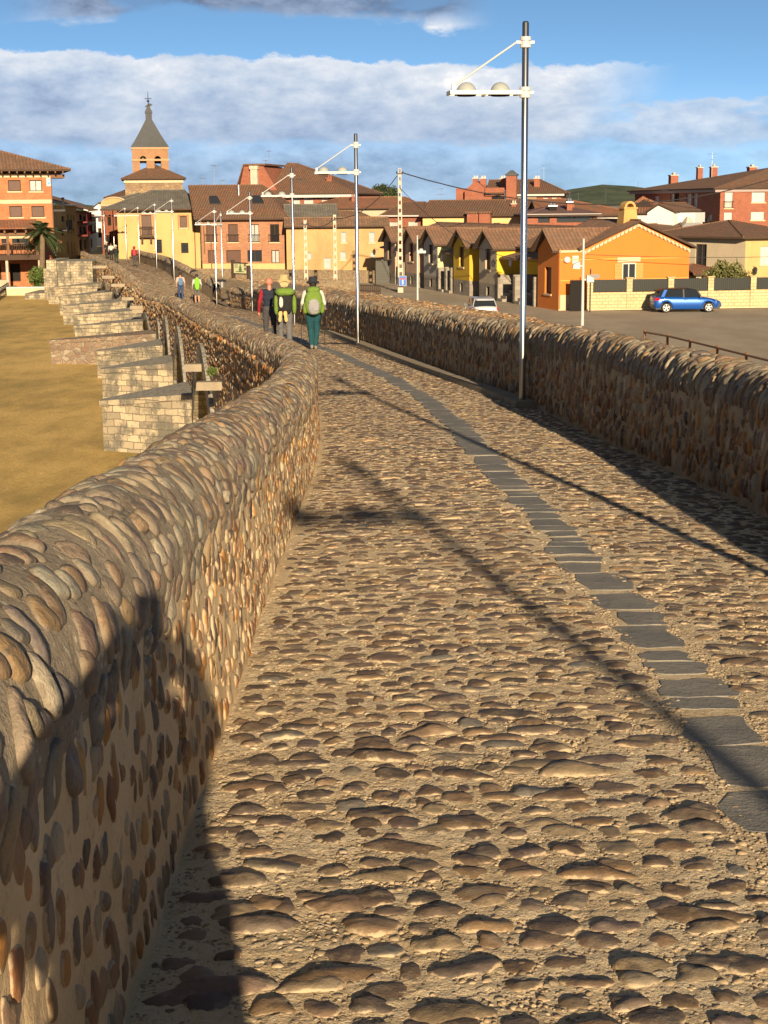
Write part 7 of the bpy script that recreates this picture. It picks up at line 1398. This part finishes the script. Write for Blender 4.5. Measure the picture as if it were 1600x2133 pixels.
# man in navy vest and red sleeves
p3 = feet(Vector((at(563, 690, 38.0).x, 38.0, 0)))
w3 = person('bald hiker in navy vest over dark red sleeves, left of the sun-hat hiker', p3, math.radians(10), 1.70, dict(torso=cloth('navy_vest', (.016, .022, .045)), sleeve=cloth('dark_red_cloth', (.30, .012, .022)), forearm=cloth('dark_red_cloth', (.30, .012, .022)), legs=cloth('charcoal_trousers', (.065, .062, .068)), shoe=mBlk_, skin=mat('sunburnt_skin', col=(.52, .20, .13), rough=.5)),
    (((-.26, -.03, 1.13), (-.275, .03, .88), (0, .1, -1)), ((.25, -.03, 1.13), (.24, .10, .90), (0, .2, -1))), (((-.10, .06, .5), (-.10, .10, .09)), ((.10, 0, .5), (.10, -.12, .12))), vox=.0105)
g = MB(); g.path([(.12, -.11, 1.42), (.10, -.145, 1.2), (.05, -.13, 1.0)], .012, 5); g.build('strap', mReflect, w3)
# hikers farther on
def far_person(px_, Y, H, label, cols, hat_=None, hair_=None, legs=None, arms=None, rot=.2):
    p = feet(Vector((at(px_, 560, Y).x, Y, 0))); r = person(label, p, rot, H, cols, arms or (((-.26, -.05, 1.14), (-.25, .10, .95), (0, .3, -1)), ((.26, -.05, 1.14), (.25, .10, .95), (0, .3, -1))), legs or (((-.10, .06, .5), (-.09, .06, .09)), ((.10, 0, .5), (.09, -.08, .11))), vox=.016)
    if hair_: hair(r, hair_, .06)
    if hat_: hat(r, hat_, .15, .11, -.02)
    return r, p
def simple_pack(p, rot, m, sc_, label, h=.25):
    b_ = empty('backpack', p, rot, label, 'backpack', 'hiking backpacks'); g = MB(); blob(g, (0, -.20 * sc_, 1.17 * sc_), (.15 * sc_, .10, h), .75); g.build('pack_body', m, b_, True); g = MB(); blob(g, (0, -.2 * sc_, (1.17 + h * .95) * sc_), (.13 * sc_, .09, .07), .8); g.build('lid', m, b_, True); g = MB(); straps(g, .08, .95 * sc_, 1.36 * sc_, -.10); g.build('shoulder_straps', mStrap, b_)
dk = mat('dark_hair'); r, p = far_person(375, 85.5, 1.55, 'hiker in pale pink top and blue trousers, far along the bridge', dict(torso=cloth('pink_cloth', (.72, .40, .36)), sleeve=cloth('pink_cloth', (.72, .40, .36)), legs=cloth('denim', (.045, .075, .17)), shoe=mBlk_), None, dk); simple_pack(p, .2, cloth('blue_pack', (.09, .22, .36)), .88, 'small blue daypack worn by the hiker in pink', .20)
r, p = far_person(409, 83.5, 1.58, 'hiker in grey shorts carrying a lime green backpack, far along the bridge', dict(torso=cloth('pale_grey_cloth', (.5, .5, .46)), sleeve=cloth('pale_grey_cloth', (.5, .5, .46)), legs=cloth('grey_shorts', (.13, .13, .12)), shin=SKIN, shoe=mat('grey_shoe')), None, dk); simple_pack(p, .2, cloth('lime_pack', (.22, .60, .03)), .9, 'big lime green backpack worn by the hiker in shorts', .31)
p_ = r.location; pole_(p_ + Vector((.27, .15, .92)), (p_.x + .34, p_.y - .2, p_.z), 'trekking pole held out by the hiker with the lime backpack')
mRedC = cloth('red_cloth', (.33, .02, .03)); r, p = far_person(281, 128, 1.62, 'hiker in a dark red jacket with hood and poles, near the bridge end', dict(torso=mRedC, sleeve=mRedC, forearm=mRedC, legs=cloth('charcoal_trousers', (.065, .062, .068)), shoe=mBlk_), None, None); s_ = r['sc']; g = MB(); blob(g, (0, r['hy'] - .015, r['hz'] - .01), (.115, .12, .145), .9); g.build('hood', mRedC, r, True); simple_pack(p, .2, cloth('red_pack', (.42, .05, .07)), .92, 'red backpack worn by the hiker in the red jacket', .2)
for q in (-1, 1): pole_(p + Vector((q * .26, .12, .9)), (p.x + q * .36, p.y - .1, p.z), 'trekking pole in the %s hand of the hiker in red' % ('left' if q < 0 else 'right'))
far_person(243, 139, 1.60, 'walker in black and dark green with a pale cap at the far bridge end', dict(torso=mBlkC, sleeve=mBlkC, forearm=mBlkC, legs=cloth('dark_green_cloth', (.02, .035, .025)), shoe=mBlk_), cloth('pale_green_cap', (.45, .6, .45)), None)
far_person(233, 150, 1.66, 'walker in a white top at the far end, in front of the dark street', dict(torso=mWhC, sleeve=mWhC, legs=mBlkC, shoe=mBlk_), None, dk)
far_person(224, 156, 1.66, 'walker dressed all in black, farthest at the mouth of the street', dict(torso=mBlkC, sleeve=mBlkC, legs=mBlkC, shoe=mBlk_), mWhC, None)
# the photographer, whose shadow falls on the near parapet
ph = Vector((.03, -.36, 0.02)); r = person('photographer standing on the cobbles, holding a phone to the face, casting the big shadow', ph, math.radians(3), 1.64, dict(torso=cloth('grey_jacket', (.2, .2, .22)), sleeve=cloth('grey_jacket', (.2, .2, .22)), forearm=cloth('grey_jacket', (.2, .2, .22)), legs=cloth('charcoal_trousers', (.065, .062, .068)), shoe=mBlk_),
    (((-.31, .12, 1.26), (-.10, .345, 1.60), (.35, .15, 1)), ((.21, .16, 1.30), (.10, .345, 1.58), (-.35, .15, 1))), (((-.14, .02, .5), (-.17, 0, .09)), ((.13, .02, .5), (.16, 0, .09))), vox=.012, bulk=1.3)
hair(r, dk, .1); simple_pack(ph, math.radians(3), cloth('dark_pack', (.05, .06, .08)), 1.0, 'dark backpack on the photographer back, part of the big near shadow', .30)
g = MB(); g.box(-.038, -.034, EYE - .075, .038, -.026, EYE + .075, 0, .004); tag(g.build('phone', mBlk_), 'black phone held up by the photographer', 'phone')
